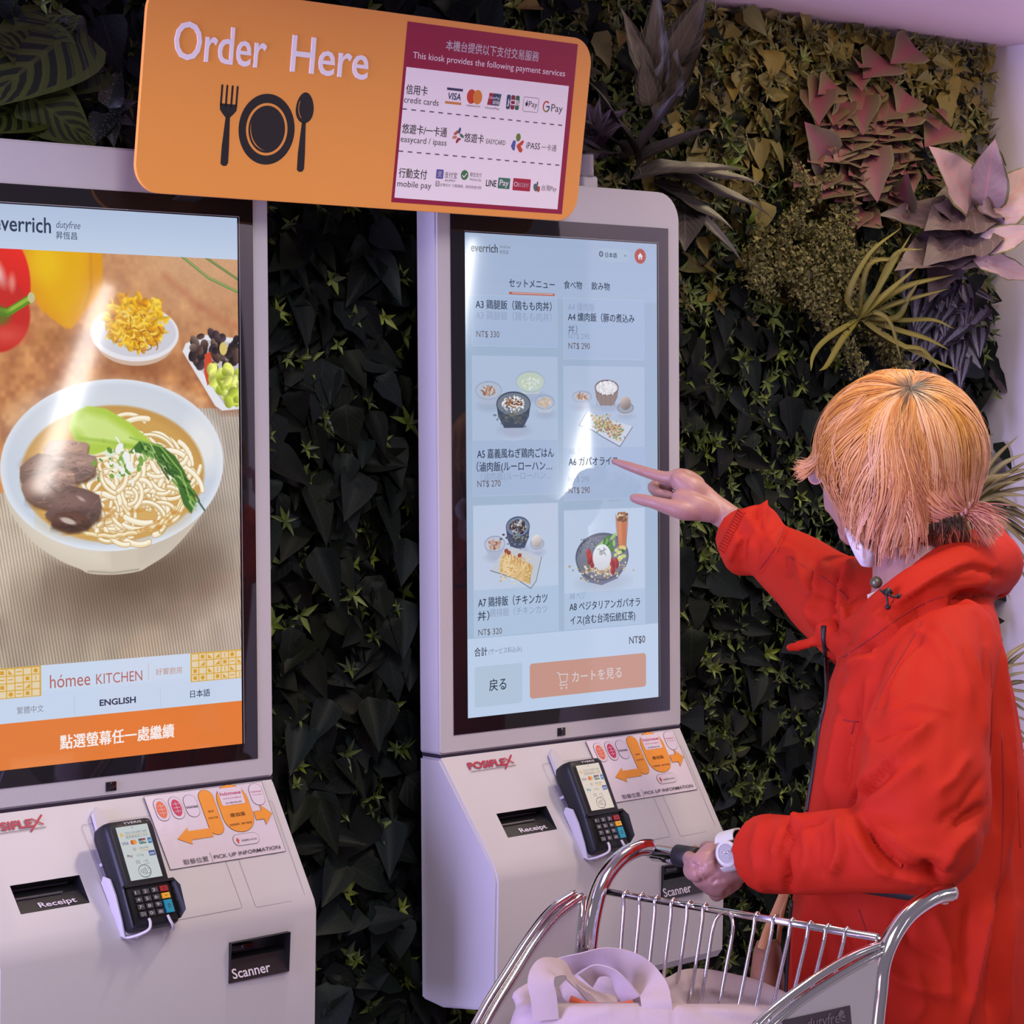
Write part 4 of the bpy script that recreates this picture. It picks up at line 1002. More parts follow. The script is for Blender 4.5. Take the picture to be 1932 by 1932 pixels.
def mesh_uv(name, V, F, U, mat_):
    me = bpy.data.meshes.new(name); me.from_pydata([tuple(v) for v in V], [], F)
    uv = me.uv_layers.new(name='UVMap')
    li = np.zeros(len(me.loops), np.int32); me.loops.foreach_get('vertex_index', li)
    uv.data.foreach_set('uv', np.array(U)[li].astype(np.float32).ravel())
    me.polygons.foreach_set('use_smooth', [True]*len(me.polygons)); me.materials.append(mat_); me.update()
    return me
def leaf_mat(name, cols, rough=.42, vein=None, vs=.25, pattern=None, pc=None, edge=None, spec=.45, rnd='obj'):
    """cols = darker and lighter blade colour, picked per leaf; vein = colour of midrib and side veins"""
    m_ = mat(name, cols[0], rough, spec=spec); N, L, b = nt(m_)
    if rnd == 'obj': r = N.new('ShaderNodeObjectInfo').outputs['Random']
    else: r = N.new('ShaderNodeNewGeometry').outputs['Random Per Island']
    ramp = N.new('ShaderNodeValToRGB'); L.new(r, ramp.inputs[0])
    el = ramp.color_ramp.elements; el[0].color = (*cols[0], 1); el[1].color = (*cols[-1], 1)
    for i, c in enumerate(cols[1:-1]):
        e = el.new((i+1)/(len(cols)-1)); e.color = (*c, 1)
    out = ramp.outputs['Color']
    def mth(op, a, b_=None):
        n = N.new('ShaderNodeMath'); n.operation = op
        for i, q in enumerate((a, b_)):
            if q is None: continue
            if isinstance(q, (int, float)): n.inputs[i].default_value = q
            else: L.new(q, n.inputs[i])
        return n.outputs[0]
    def mix(f, a, c):
        mx = N.new('ShaderNodeMix'); mx.data_type = 'RGBA'; L.new(f, mx.inputs['Factor']); L.new(a, mx.inputs['A']); mx.inputs['B'].default_value = (*c, 1); return mx.outputs['Result']
    if vein or pattern or edge:
        u = N.new('ShaderNodeUVMap'); u.uv_map = 'UVMap'; sp = N.new('ShaderNodeSeparateXYZ'); L.new(u.outputs[0], sp.inputs[0])
        ax = mth('ABSOLUTE', mth('SUBTRACT', sp.outputs[0], .5)); yy = sp.outputs[1]
        diag = mth('SUBTRACT', yy, mth('MULTIPLY', ax, .7))
    if pattern == 'feather':
        f = mth('GREATER_THAN', mth('SINE', mth('MULTIPLY', diag, 46)), .0); f2 = mth('MULTIPLY', f, mth('LESS_THAN', ax, .40)); out = mix(f2, out, pc)
    if pattern == 'spots':
        nz = N.new('ShaderNodeTexVoronoi'); nz.inputs['Scale'].default_value = 9; mp = N.new('ShaderNodeMapping'); mp.inputs['Scale'].default_value = (1.2, 2.4, 1); L.new(u.outputs[0], mp.inputs[0]); L.new(mp.outputs[0], nz.inputs['Vector'])
        f = mth('LESS_THAN', nz.outputs['Distance'], .30); f2 = mth('MULTIPLY', f, mth('GREATER_THAN', mth('SINE', mth('MULTIPLY', diag, 40)), -.2)); out = mix(f2, out, pc)
    if pattern == 'stripe':
        f = mth('MULTIPLY', mth('GREATER_THAN', ax, .10), mth('LESS_THAN', ax, .34)); out = mix(f, out, pc)
    if pattern == 'centre':
        f = mth('SUBTRACT', 1.0, mth('MULTIPLY', ax, 3.2)); f = mth('MAXIMUM', f, 0.0); out = mix(f, out, pc)
    if pattern == 'margin':
        f = mth('GREATER_THAN', ax, .32); out = mix(f, out, pc)
    if vein:
        a = mth('LESS_THAN', ax, .025); s_ = mth('GREATER_THAN', mth('SINE', mth('MULTIPLY', diag, 52)), .93)
        out = mix(mth('MULTIPLY', mth('MAXIMUM', a, s_), vs), out, vein)
    if edge: out = mix(mth('GREATER_THAN', ax, .44), out, edge)
    L.new(out, b.inputs['Base Color'])
    return m_
G = srgb
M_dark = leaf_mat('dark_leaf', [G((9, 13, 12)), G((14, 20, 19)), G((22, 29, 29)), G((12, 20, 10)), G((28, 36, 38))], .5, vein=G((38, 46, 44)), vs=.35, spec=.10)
M_olive_glow = leaf_mat('olive_glow_leaf', [G((78, 70, 32)), G((108, 96, 44)), G((88, 84, 50)), G((128, 110, 50))], .5, vein=G((90, 84, 50)), vs=.4, spec=.25)  # warm glow of the upper right put into the leaf colour
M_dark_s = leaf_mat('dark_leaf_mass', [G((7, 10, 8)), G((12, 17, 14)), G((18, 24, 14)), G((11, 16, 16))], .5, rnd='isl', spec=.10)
M_olive_glow_s = leaf_mat('olive_glow_leaf_mass', [G((62, 56, 28)), G((98, 86, 38)), G((120, 102, 46)), G((74, 70, 42))], .5, rnd='isl', spec=.25)
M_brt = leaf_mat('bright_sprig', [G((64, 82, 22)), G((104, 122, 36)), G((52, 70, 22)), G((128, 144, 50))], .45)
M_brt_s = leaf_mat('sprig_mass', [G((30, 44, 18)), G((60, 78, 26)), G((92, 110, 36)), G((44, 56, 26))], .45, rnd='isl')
M_brt_glow = leaf_mat('sprig_warm_glow', [G((70, 72, 26)), G((110, 100, 40)), G((56, 60, 26)), G((136, 122, 50))], .45)  # sprig copy with the same glow in its colour
M_brt_glow_s = leaf_mat('sprig_warm_glow_mass', [G((40, 42, 20)), G((76, 72, 30)), G((106, 98, 40)), G((50, 50, 28))], .45, rnd='isl')
def mats3(V, s): return [tuple(c*s for c in v) for v in V]
LEAFV = [leaf_mesh('a', .62, .35, .18), leaf_mesh('b', .72, .2, .35, wave=.8), leaf_mesh('c', .52, .5, .1)]
def sprig(nleaf, L_, w, rr):
    V, F, U = [], [], []
    for k in range(nleaf):
        a = 2*PI*k/nleaf+rr.uniform(-.4, .4); tilt = rr.uniform(.25, .9); v, f, u = leaf_mesh('s', w, .5, rr.uniform(-.1, .4), 3)
        l = L_*rr.uniform(.7, 1.15); M_ = Matrix.Rotation(a, 4, 'Z') @ Matrix.Rotation(tilt, 4, 'X') @ Matrix.Scale(l, 4)
        o = len(V); V += [M_ @ Vector(q) for q in v]; F += [tuple(i+o for i in q) for q in f]; U += u
    return V, F, U
_rr = random.Random(5)
SPRV = [sprig(5, 1, .36, _rr), sprig(6, 1, .30, _rr), sprig(4, 1, .42, _rr)]
ME_leaf = [mesh_uv('leaf', *x, M_dark) for x in LEAFV]
ME_olive_glow = [mesh_uv('leaf', *x, M_olive_glow) for x in LEAFV]
ME_sprig = [mesh_uv('sprig', *x, M_brt) for x in SPRV]
ME_sprig_glow = [mesh_uv('sprig', *x, M_brt_glow) for x in SPRV]
def basis(y, zapprox):
    y = y.normalized(); z = zapprox - y*zapprox.dot(y)
    if z.length < 1e-4: z = Vector((0, 0, 1)) - y*y.z
    z.normalize(); x = y.cross(z)
    return Matrix((x, y, z)).transposed()
def place(me, name, base, direc, nrm, L_, parent, wk=1.0):
    o = bpy.data.objects.new(name, me); COL.objects.link(o); o.parent = parent
    o.matrix_parent_inverse = Matrix.Translation(-parent.location)
    B = basis(direc, nrm); B = B @ Matrix.Diagonal((L_*wk, L_, L_)); M_ = B.to_4x4(); M_.translation = base
    o.matrix_basis = M_; return o
KB = [(-.8055+XL0, -.8055+XR0), (XL0, XR0)]
def hidden(x, z, y=0):
    """behind a kiosk as seen from anywhere near the viewpoint"""
    zz = z-ZF
    for a, b in KB:
        if a+.06 < x < b+.045 and -.42 < zz < .76: return True
    if -.50 < x < .15 and .80 < zz < .95: return True
    return False
def foliage(region, seed, label, name, nleaf, nmass, nsprig, nsmass, Ls=(.045, .085), warm=lambda x, z: 0.0, olive=False, ydeep=(.10, .13), bright=1.0):
    """region: list of (x0, x1, z0, z1) relative to ZF"""
    R = random.Random(seed)
    ar = [(b-a)*(d-c) for a, b, c, d in region]
    cx = sum((a+b)/2*q for (a, b, c, d), q in zip(region, ar))/sum(ar); zlow = min(c for a, b, c, d in region)
    root = empty(name, (cx, .145, ZF+zlow), label, 'plants', 'plants of the green wall')
    def spot():
        for _ in range(200):
            a, b, c, d = R.choices(region, ar)[0]; x, z = R.uniform(a, b), ZF+R.uniform(c, d)
            if not hidden(x, z): return x, z
        return x, z
    def orient(big):
        a = R.gauss(-PI/2, 1.0) if big else R.uniform(0, 2*PI)
        d_ = Vector((math.cos(a), -R.uniform(.1, .7), math.sin(a))); n_ = Vector((R.uniform(-.5, .5)-.2, -1, R.uniform(0, .9)))
        return d_, n_
    for i in range(nleaf):
        x, z = spot(); d_, n_ = orient(True); L_ = R.uniform(*Ls)
        place((ME_olive_glow if olive and warm(x, z-ZF) > R.random() else ME_leaf)[R.randrange(3)], 'leaf', Vector((x, R.uniform(.070, .115), z)), d_, n_, L_, root)
    for i in range(nsprig):
        x, z = spot()
        d_ = Vector((R.uniform(-.6, .6), -R.uniform(.7, 1.2), R.uniform(-.3, .5))); y_ = Vector((R.uniform(-1, 1), 0, R.uniform(-1, 1))).normalized()
        w = warm(x, z-ZF) > R.random()
        o = place((ME_sprig_glow if w else ME_sprig)[R.randrange(3)], 'sprig', Vector((x, R.uniform(.075, .10), z)), y_, d_, R.uniform(.016, .030), root)
    # uncountable filling
    for (num, kindn, mats_) in ((nmass, 'foliage', (M_dark_s, M_olive_glow_s if olive else M_dark_s)), (nsmass, 'small_leaves', (M_brt_s, M_brt_glow_s))):
        VV, FF, MI = [], [], []; off = 0
        src = LEAFV if kindn == 'foliage' else SPRV
        for i in range(num):
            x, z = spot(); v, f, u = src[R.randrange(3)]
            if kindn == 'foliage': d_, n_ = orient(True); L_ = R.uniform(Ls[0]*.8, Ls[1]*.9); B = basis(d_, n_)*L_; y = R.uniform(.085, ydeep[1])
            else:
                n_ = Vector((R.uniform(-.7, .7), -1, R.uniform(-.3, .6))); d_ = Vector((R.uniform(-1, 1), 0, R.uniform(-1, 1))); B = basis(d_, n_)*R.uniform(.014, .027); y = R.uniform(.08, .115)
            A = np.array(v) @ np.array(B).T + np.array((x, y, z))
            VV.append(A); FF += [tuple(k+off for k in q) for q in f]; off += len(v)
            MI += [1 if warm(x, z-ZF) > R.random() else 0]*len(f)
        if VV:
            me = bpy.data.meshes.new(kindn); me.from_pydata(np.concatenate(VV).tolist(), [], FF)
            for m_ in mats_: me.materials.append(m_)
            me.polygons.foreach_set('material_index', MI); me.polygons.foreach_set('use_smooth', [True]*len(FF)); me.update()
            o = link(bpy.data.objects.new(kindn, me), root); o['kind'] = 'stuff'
    return root
warm_glow = lambda x, z: min(1, max(0, (z-.45)*1.6))*min(1, max(0, (x-.2)*2))  # share of glow-coloured leaves, rising towards the upper right
foliage([(-1.25, -.45, .74, 1.125)], 11, 'dark foliage of the green wall above the left kiosk', 'wall_foliage', 130, 300, 60, 260, warm=warm_glow)
foliage([(-.45, -.02, -.62, .84), (-.40, .0, -.7, -.35), (-.45, .12, .84, 1.12)], 12, 'very dark leafy foliage of the green wall between the two kiosks', 'wall_foliage', 290, 900, 90, 420, Ls=(.05, .10), warm=warm_glow)
foliage([(-.05, .5, -.75, -.38)], 16, 'dark foliage low down, below the right kiosk', 'wall_foliage', 60, 240, 50, 260, warm=warm_glow)
foliage([(.12, 1.37, .62, 1.115)], 13, 'green wall foliage at upper right under the soffit, coloured with an olive glow', 'wall_foliage', 270, 1000, 290, 2100, Ls=(.035, .065), warm=warm_glow, olive=True)
foliage([(.42, 1.0, -.75, .64)], 14, 'green foliage with bright small leaves right of the right kiosk', 'wall_foliage', 290, 1100, 290, 1500, warm=warm_glow)
foliage([(.98, 1.38, -.75, .64)], 15, 'dark foliage behind the person, beside the lilac wall', 'wall_foliage', 180, 600, 200, 800, warm=warm_glow)

# ---- single plants that stand out
def plant(name, loc, label, cat='plant'): return empty(name, loc, label, cat)
def pleaf(me, base, tip, root, wk=1.0, nrm=None, name='leaf'):
    d_ = tip-base; n_ = nrm if nrm is not None else (CAMP-base).normalized()+Vector((0, 0, .5))
    return place(me, name, base, d_, n_, d_.length, root, wk)
Rp = random.Random(21)
# calathea with feathered leaves, top left
M_cal = leaf_mat('feathered_leaf', [G((34, 42, 12)), G((58, 66, 20))], .5, pattern='feather', pc=G((18, 25, 12)), vein=G((62, 68, 28)), vs=.5, spec=.15)
ME_cal = mesh_uv('leaf', *leaf_mesh('c', .62, .12, .15, nl=10, tip=.5), M_cal)
root = plant('calathea', W(40, 200, .12), 'broad-leaved plant with feathered yellow-green leaves above left kiosk')
for (a, b, wk, y) in (((150, 50), (-30, 175), 1.0, .03), ((180, 110), (50, 160), 1.0, .045), ((40, 170), (186, 268), 1.15, .02), ((120, 150), (10, 60), 1.2, .05), ((60, 190), (-40, 230), 1.2, .04), ((20, 110), (150, 20), 1.0, .06), ((60, 70), (165, 130), 1.25, .04)):
    pleaf(ME_cal, W(*a, y+.03), W(*b, y-.02), root, wk)
# spotted silver-leaved plant beside it
M_spot = leaf_mat('silver_spotted_leaf', [G((22, 32, 24)), G((30, 40, 34))], .4, pattern='spots', pc=G((118, 122, 118)))
ME_spot = mesh_uv('leaf', *leaf_mesh('s', .56, .3, .25, nl=7), M_spot)
root = plant('spotted_plant', W(205, 215, .12), 'small plant with silver-spotted dark leaves, left of the orange sign')
for (a, b) in (((190, 120), (145, 135)), ((190, 110), (232, 92)), ((150, 140), (180, 172)), ((205, 205), (225, 125)), ((205, 210), (258, 185)), ((205, 212), (215, 268)), ((200, 215), (176, 262)), ((215, 220), (255, 232)), ((165, 60), (128, 30)), ((120, 60), (155, 62))):
    pleaf(ME_spot, W(*a, .07), W(*b, .045), root, Rp.uniform(.9, 1.2))
# tall pale variegated leaves, top centre right
M_var = leaf_mat('variegated_leaf', [G((88, 84, 62)), G((110, 104, 80))], .45, pattern='margin', pc=G((56, 56, 36)), vein=G((140, 130, 100)), vs=.5)
ME_var = mesh_uv('leaf', *leaf_mesh('v', .36, .3, .12, nl=9, wave=1.0), M_var)
root = plant('variegated_plant', W(1240, 210, .12), 'tall upright plant with pale variegated leaves right of the sign')
for (a, b, wk) in (((1228, 190), (1240, -30), .8), ((1262, 130), (1335, -25), 1.15), ((1235, 225), (1330, 60), .75), ((1250, 200), (1275, 95), 1.6), ((1225, 150), (1180, 20), .7), ((1225, 200), (1215, 110), 1.2)):
    pleaf(ME_var, W(*a, .06), W(*b, .01), root, wk)
# long dark arching leaves from behind the lamp to the middle
M_arch = leaf_mat('arching_leaf', [G((40, 36, 34)), G((62, 58, 54)), G((78, 72, 70))], .35, vein=G((110, 100, 100)), vs=.4)
ME_arch = mesh_uv('leaf', *leaf_mesh('l', .17, .5, .28, nl=10, tip=.8, wave=.6), M_arch)
root = plant('strap_leaved_plant', W(1210, 330, .12), 'plant with long dark arching leaves above the right kiosk')
for (a, b, wk) in (((1200, 330), (1500, 345), 1.0), ((1190, 340), (1420, 270), 1.0), ((1230, 345), (1455, 470), 1.1), ((1200, 310), (1330, 215), 1.2), ((1180, 300), (1120, 180), 1.2), ((1200, 320), (1160, 120), .9), ((1240, 360), (1400, 400), 1.6), ((1200, 300), (1260, 160), 1.0), ((1170, 300), (1105, 240), 1.3), ((1250, 330), (1460, 305), 1.0), ((1290, 390), (1300, 440), 3.2)):
    pleaf(ME_arch, W(*a, .07), W(*b, -.01), root, wk, nrm=Vector((-.3, -.6, .8)))
# purple fan leaves by the sign edge
M_pur = leaf_mat('purple_leaf', [G((46, 32, 42)), G((70, 50, 60)), G((86, 84, 92))], .4, pattern='stripe', pc=G((92, 84, 96)))
ME_pur = mesh_uv('leaf', *leaf_mesh('p', .30, .3, .15, nl=6), M_pur)
root = plant('purple_plant', W(1120, 250, .12), 'purple-leaved plant between the orange sign and the clear lamp')
for i in range(14):
    a = math.radians(Rp.uniform(20, 190)); r_ = Rp.uniform(50, 85)
    pleaf(ME_pur, W(1120+Rp.uniform(-10, 10), 255+Rp.uniform(-20, 20), .06), W(1120+r_*math.cos(a), 255-r_*math.sin(a), .02), root, Rp.uniform(.9, 1.4))
for a, b in (((1125, 300), (1108, 240)), ((1130, 300), (1135, 235)), ((1135, 300), (1155, 245)), ((1120, 300), (1098, 262))): pleaf(ME_pur, W(*a, .08), W(*b, .05), root, 1.2)
# coleus, rose centres with green edges
M_col = leaf_mat('rose_leaf', [G((84, 60, 54)), G((98, 76, 60)), G((76, 68, 48))], .5, pattern='centre', pc=G((112, 46, 66)), edge=G((92, 86, 58)), vein=G((104, 62, 72)), vs=.5)
ME_col = mesh_uv('leaf', *leaf_mesh('q', .72, .25, .22, nl=7, lobes=.05), M_col)
root = plant('rose_leaved_plant', W(1640, 300, .12), 'bushy plant with rose and green patterned leaves at upper right')
for i in range(120):
    px, py = Rp.gauss(1650, 62), Rp.gauss(275, 75)
    if not (1500 < px < 1790 and 60 < py < 410): continue
    a = Rp.uniform(0, 2*PI); r_ = Rp.uniform(17, 34)
    pleaf(ME_col, W(px, py, .06), W(px+r_*math.cos(a), py+r_*(.5+.7*math.sin(a)), .02), root, Rp.uniform(.8, 1.2), nrm=Vector((-.5+Rp.uniform(-.4, .4), -1, .5+Rp.uniform(-.3, .3))))
for a, b in (((1640, 275), (1655, 365)), ((1625, 180), (1628, 235)), ((1700, 395), (1705, 340)), ((1560, 310), (1540, 240)), ((1545, 170), (1545, 215))): pleaf(ME_col, W(*a, .05), W(*b, .0), root, 1.0)
# feathery yellow-green drooping plant
M_fern = leaf_mat('plume_mass', [G((72, 72, 28)), G((98, 92, 40)), G((120, 112, 62)), G((60, 62, 24))], .6, rnd='isl')
root = plant('feathery_plant', W(1500, 470, .10), 'drooping yellow-green feathery plant above the person')
pl = [[(1560, 330), (1500, 400), (1470, 460)], [(1600, 350), (1560, 430), (1500, 500)], [(1530, 360), (1500, 330)], [(1600, 420), (1520, 480), (1450, 500), (1418, 530)], [(1440, 440), (1420, 500), (1450, 550)], [(1650, 470), (1600, 500), (1520, 515), (1460, 520)], [(1500, 480), (1560, 560), (1640, 620), (1680, 670), (1695, 700)], [(1520, 500), (1540, 580), (1590, 640), (1620, 700)],
      [(1550, 520), (1600, 580), (1660, 640), (1700, 690)], [(1470, 450), (1520, 520), (1560, 590)], [(1560, 440), (1570, 500), (1610, 560)], [(1460, 470), (1500, 540), (1530, 570)], [(1600, 380), (1590, 440), (1560, 480)], [(1480, 420), (1540, 440), (1600, 470)]]
for P_ in pl:
    pts = smooth_path([W(x, y, .045-.02*(i/len(P_))) for i, (x, y) in enumerate(P_)], 8)
    VV, FF, off = [], [], 0
    ttot = len(pts)
    for i, p_ in enumerate(pts):
        for k in range(34):
            v, f, u = LEAFV[k % 3]; L_ = Rp.uniform(.007, .013)*(1-.35*i/ttot)
            d_ = Vector((Rp.gauss(0, 1), Rp.gauss(-.4, .7), Rp.gauss(-.1, 1))); B = basis(d_, Vector((Rp.gauss(0, 1), -1, Rp.gauss(0, 1))))*L_
            A = np.array(v) @ np.array(B).T + np.array(p_+Vector((Rp.gauss(0, .0085), Rp.gauss(0, .008), Rp.gauss(0, .0085))))
            VV.append(A); FF += [tuple(q_+off for q_ in q) for q in f]; off += len(v)
    me = bpy.data.meshes.new('plume'); me.from_pydata(np.concatenate(VV).tolist(), [], FF); me.materials.append(M_fern); me.update()
    link(bpy.data.objects.new('plume', me), root)
# yellow-green grassy plant (spider plant)
M_sp = leaf_mat('grass_leaf', [G((74, 66, 26)), G((104, 94, 34)), G((116, 110, 46))], .5, pattern='centre', pc=G((120, 112, 62)), spec=.2)
def ribbon(pts, w, cup=.3):
    V, F, U = [], [], []; n = len(pts)
    for i, p_ in enumerate(pts):
        t = (pts[min(i+1, n-1)]-pts[max(i-1, 0)]).normalized(); s_ = t.cross((CAMP-p_).normalized()+Vector((0, 0, .6))).normalized(); nn = s_.cross(t)
        hw = w/2*min(1, 4*(i/(n-1))+.45)*(1-(i/(n-1))**3)+.0002
        V += [p_-s_*hw+nn*hw*cup, p_, p_+s_*hw+nn*hw*cup]; U += [(0, i/(n-1)), (.5, i/(n-1)), (1, i/(n-1))]
        if i: a = 3*i; F += [(a-3, a-2, a+1, a), (a-2, a-1, a+2, a+1)]
    return V, F, U
def blades(root, base, lst, w, mat_, y0=.05, y1=-.02):
    for P_ in lst:
        pts = smooth_path([W(base[0], base[1], y0)]+[W(x, y, lerp(y0, y1, (i+1)/len(P_))) for i, (x, y) in enumerate(P_)], 6)
        me = mesh_uv('blade', *ribbon(pts, w*Rp.uniform(.8, 1.2)), mat_); link(bpy.data.objects.new('blade', me), root)
root = plant('spider_plant', W(1660, 620, .10), 'yellow-green spider plant with arching blades above the person')
blades(root, (1620, 600), [[(1660, 540), (1720, 440)], [(1665, 560), (1735, 500)], [(1700, 545), (1800, 518)], [(1700, 570), (1790, 545)], [(1690, 600), (1715, 560), (1735, 530)], [(1700, 605), (1760, 604), (1800, 620)], [(1700, 625), (1750, 640), (1790, 660)], [(1690, 650), (1740, 660), (1775, 700)], [(1600, 560), (1640, 480), (1700, 430)], [(1590, 640), (1560, 690), (1545, 700)], [(1560, 640), (1535, 670), (1530, 700)], [(1640, 500), (1700, 490), (1688, 470)], [(1650, 590), (1680, 610), (1700, 680)], [(1680, 640), (1760, 680), (1810, 700)], [(1650, 560), (1690, 480), (1740, 470)]], .012, M_sp, .03, -.03)
# second grassy plant behind the person at the right edge
M_gr = leaf_mat('narrow_leaf', [G((70, 62, 36)), G((110, 96, 52)), G((96, 92, 60))], .45, pattern='centre', pc=G((130, 116, 92)))
root = plant('grassy_plant', W(1835, 1000, .10), 'grassy plant fanning out to the right behind the person')
bl = []
for i in range(30):
    a = math.radians(lerp(58, -72, i/29)+Rp.uniform(-4, 4)); r_ = Rp.uniform(110, 190)
    bl.append([(1820+r_*.5*math.cos(a), 960-r_*.5*math.sin(a)-8), (1820+r_*math.cos(a), 960-r_*math.sin(a)+Rp.uniform(0, 30))])
blades(root, (1815, 960), bl, .011, M_gr, .02, -.04)
bl = [[(1900+Rp.uniform(-20, 20), 1240+k*12), (1950+Rp.uniform(-10, 30), 1200+k*22)] for k in range(12)]
blades(root, (1870, 1300), bl, .010, M_gr, .02, -.03)
# silver striped trailing plant
M_tra = leaf_mat('striped_leaf', [G((52, 48, 56)), G((70, 64, 76))], .38, pattern='stripe', pc=G((128, 126, 150)), vein=G((70, 40, 70)), vs=.5)
ME_tra = mesh_uv('leaf', *leaf_mesh('t', .44, .35, .2, nl=6), M_tra)
root = plant('striped_plant', W(1790, 600, .10), 'trailing plant with silver and purple striped leaves near the wall')
for i in range(46):
    px, py = Rp.gauss(1785, 38), Rp.gauss(600, 70)
    if not (1690 < px < 1860): continue
    a = Rp.gauss(PI/2, .7); r_ = Rp.uniform(34, 62); pleaf(ME_tra, W(px, py, .07), W(px+r_*math.cos(a), py+r_*math.sin(a), .03), root, Rp.uniform(.8, 1.2))
# large pale rose-veined leaves at the right
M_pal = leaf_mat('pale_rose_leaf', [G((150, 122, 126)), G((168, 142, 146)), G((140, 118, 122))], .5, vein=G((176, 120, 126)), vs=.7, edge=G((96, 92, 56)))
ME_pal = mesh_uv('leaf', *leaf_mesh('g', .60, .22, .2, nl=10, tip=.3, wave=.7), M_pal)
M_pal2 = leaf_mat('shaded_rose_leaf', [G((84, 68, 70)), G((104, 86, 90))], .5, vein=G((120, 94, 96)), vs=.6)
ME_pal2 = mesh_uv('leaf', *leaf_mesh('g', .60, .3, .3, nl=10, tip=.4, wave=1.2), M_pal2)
root = plant('pale_leaved_plant', W(1850, 410, .06), 'large pale rose-veined leaves in front of the right wall')
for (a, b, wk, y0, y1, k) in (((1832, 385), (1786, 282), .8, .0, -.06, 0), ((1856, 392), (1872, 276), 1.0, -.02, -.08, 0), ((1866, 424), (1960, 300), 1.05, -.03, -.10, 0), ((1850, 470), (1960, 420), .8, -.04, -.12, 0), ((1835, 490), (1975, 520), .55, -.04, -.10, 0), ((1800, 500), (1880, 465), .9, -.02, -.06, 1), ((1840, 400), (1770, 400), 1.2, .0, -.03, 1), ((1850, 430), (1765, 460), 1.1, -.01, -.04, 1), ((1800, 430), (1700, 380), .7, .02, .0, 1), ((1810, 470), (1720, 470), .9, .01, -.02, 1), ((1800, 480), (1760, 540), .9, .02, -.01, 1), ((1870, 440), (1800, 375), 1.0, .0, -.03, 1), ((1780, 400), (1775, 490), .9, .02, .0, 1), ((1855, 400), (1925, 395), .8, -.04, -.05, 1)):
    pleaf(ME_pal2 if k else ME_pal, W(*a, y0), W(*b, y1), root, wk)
# ================================================================== soft bodies: union of tapered chains, remeshed and smoothed
def chain_bm(bm, nodes, seg=16, sub=5, cap0=True, cap1=True, flat=None):
    """nodes: (point, radius); smooth interpolation along the chain; flat = (axis, factor) squashes the section"""
    P4 = smooth_path([Vector((*n[0], )) for n in nodes], sub); rr = smooth_path([Vector((n[1], 0, 0)) for n in nodes], sub)
    R_ = [max(.001, q.x) for q in rr]
    V, F = tube(P4, R_, seg)
    vs = [bm.verts.new(v) for v in V]
    for f in F: bm.faces.new([vs[i] for i in f])
    for flag, p_, r_ in ((cap0, P4[0], R_[0]), (cap1, P4[-1], R_[-1])):
        if flag: bmesh.ops.create_icosphere(bm, subdivisions=2, radius=r_, matrix=Matrix.Translation(p_))
def ball(bm, p_, rx, ry=None, rz=None, M=None, sub=3):
    ry = ry or rx; rz = rz or rx
    m_ = Matrix.Translation(p_) @ (M.to_4x4() if M is not None else Matrix()) @ Matrix.Diagonal((rx, ry, rz, 1))
    bmesh.ops.create_icosphere(bm, subdivisions=sub, radius=1, matrix=m_)
def loft_rings(bm, rings, seg=28, power=1.0):
    """rings: (y, x0, x1, depth, half depth[, tilt]) in photograph pixels / metres"""
    RR_ = []
    for r_ in rings:
        y, x0, x1, dep, hb = r_[:5]; tilt = r_[5] if len(r_) > 5 else 0
        cx, a = (x0+x1)/2, (x1-x0)/2; ring = []
        for k in range(seg):
            t = 2*PI*k/seg; c, s_ = math.cos(t), math.sin(t)
            c = math.copysign(abs(c)**power, c); s_ = math.copysign(abs(s_)**power, s_)
            ring.append(bm.verts.new(D(cx+a*c, y+tilt*c, dep+hb*s_)))
        RR_.append(ring)
    for a, b in zip(RR_[:-1], RR_[1:]):
        for k in range(seg): bm.faces.new((a[k], a[(k+1) % seg], b[(k+1) % seg], b[k]))
    bm.faces.new(list(reversed(RR_[0]))); bm.faces.new(RR_[-1])
def remesh(bm, voxel, smooth_n=4, factor=.5):
    bmesh.ops.recalc_face_normals(bm, faces=bm.faces[:])
    me = bpy.data.meshes.new('t'); bm.to_mesh(me); bm.free(); o = bpy.data.objects.new('t', me); COL.objects.link(o)
    md = o.modifiers.new('r', 'REMESH'); md.mode = 'VOXEL'; md.voxel_size = voxel; md.use_smooth_shade = True
    if smooth_n:
        sm = o.modifiers.new('s', 'SMOOTH'); sm.iterations = smooth_n; sm.factor = factor
    bpy.context.view_layer.update(); dg = bpy.context.evaluated_depsgraph_get()
    out = bpy.data.meshes.new_from_object(o.evaluated_get(dg)); bpy.data.objects.remove(o); bpy.data.meshes.remove(me)
    out.polygons.foreach_set('use_smooth', [True]*len(out.polygons))
    return out
def get_np(me):
    n = len(me.vertices); co = np.zeros(n*3); me.vertices.foreach_get('co', co); nn = np.zeros(n*3); me.vertices.foreach_get('normal', nn)
    return co.reshape(-1, 3), nn.reshape(-1, 3)
def to_px(co):
    d = co-np.array(CAMP); z = d @ np.array(FWD); return 966+FPX*(d @ np.array(RGT))/z, 966-FPX*(d @ np.array(UPV))/z, z
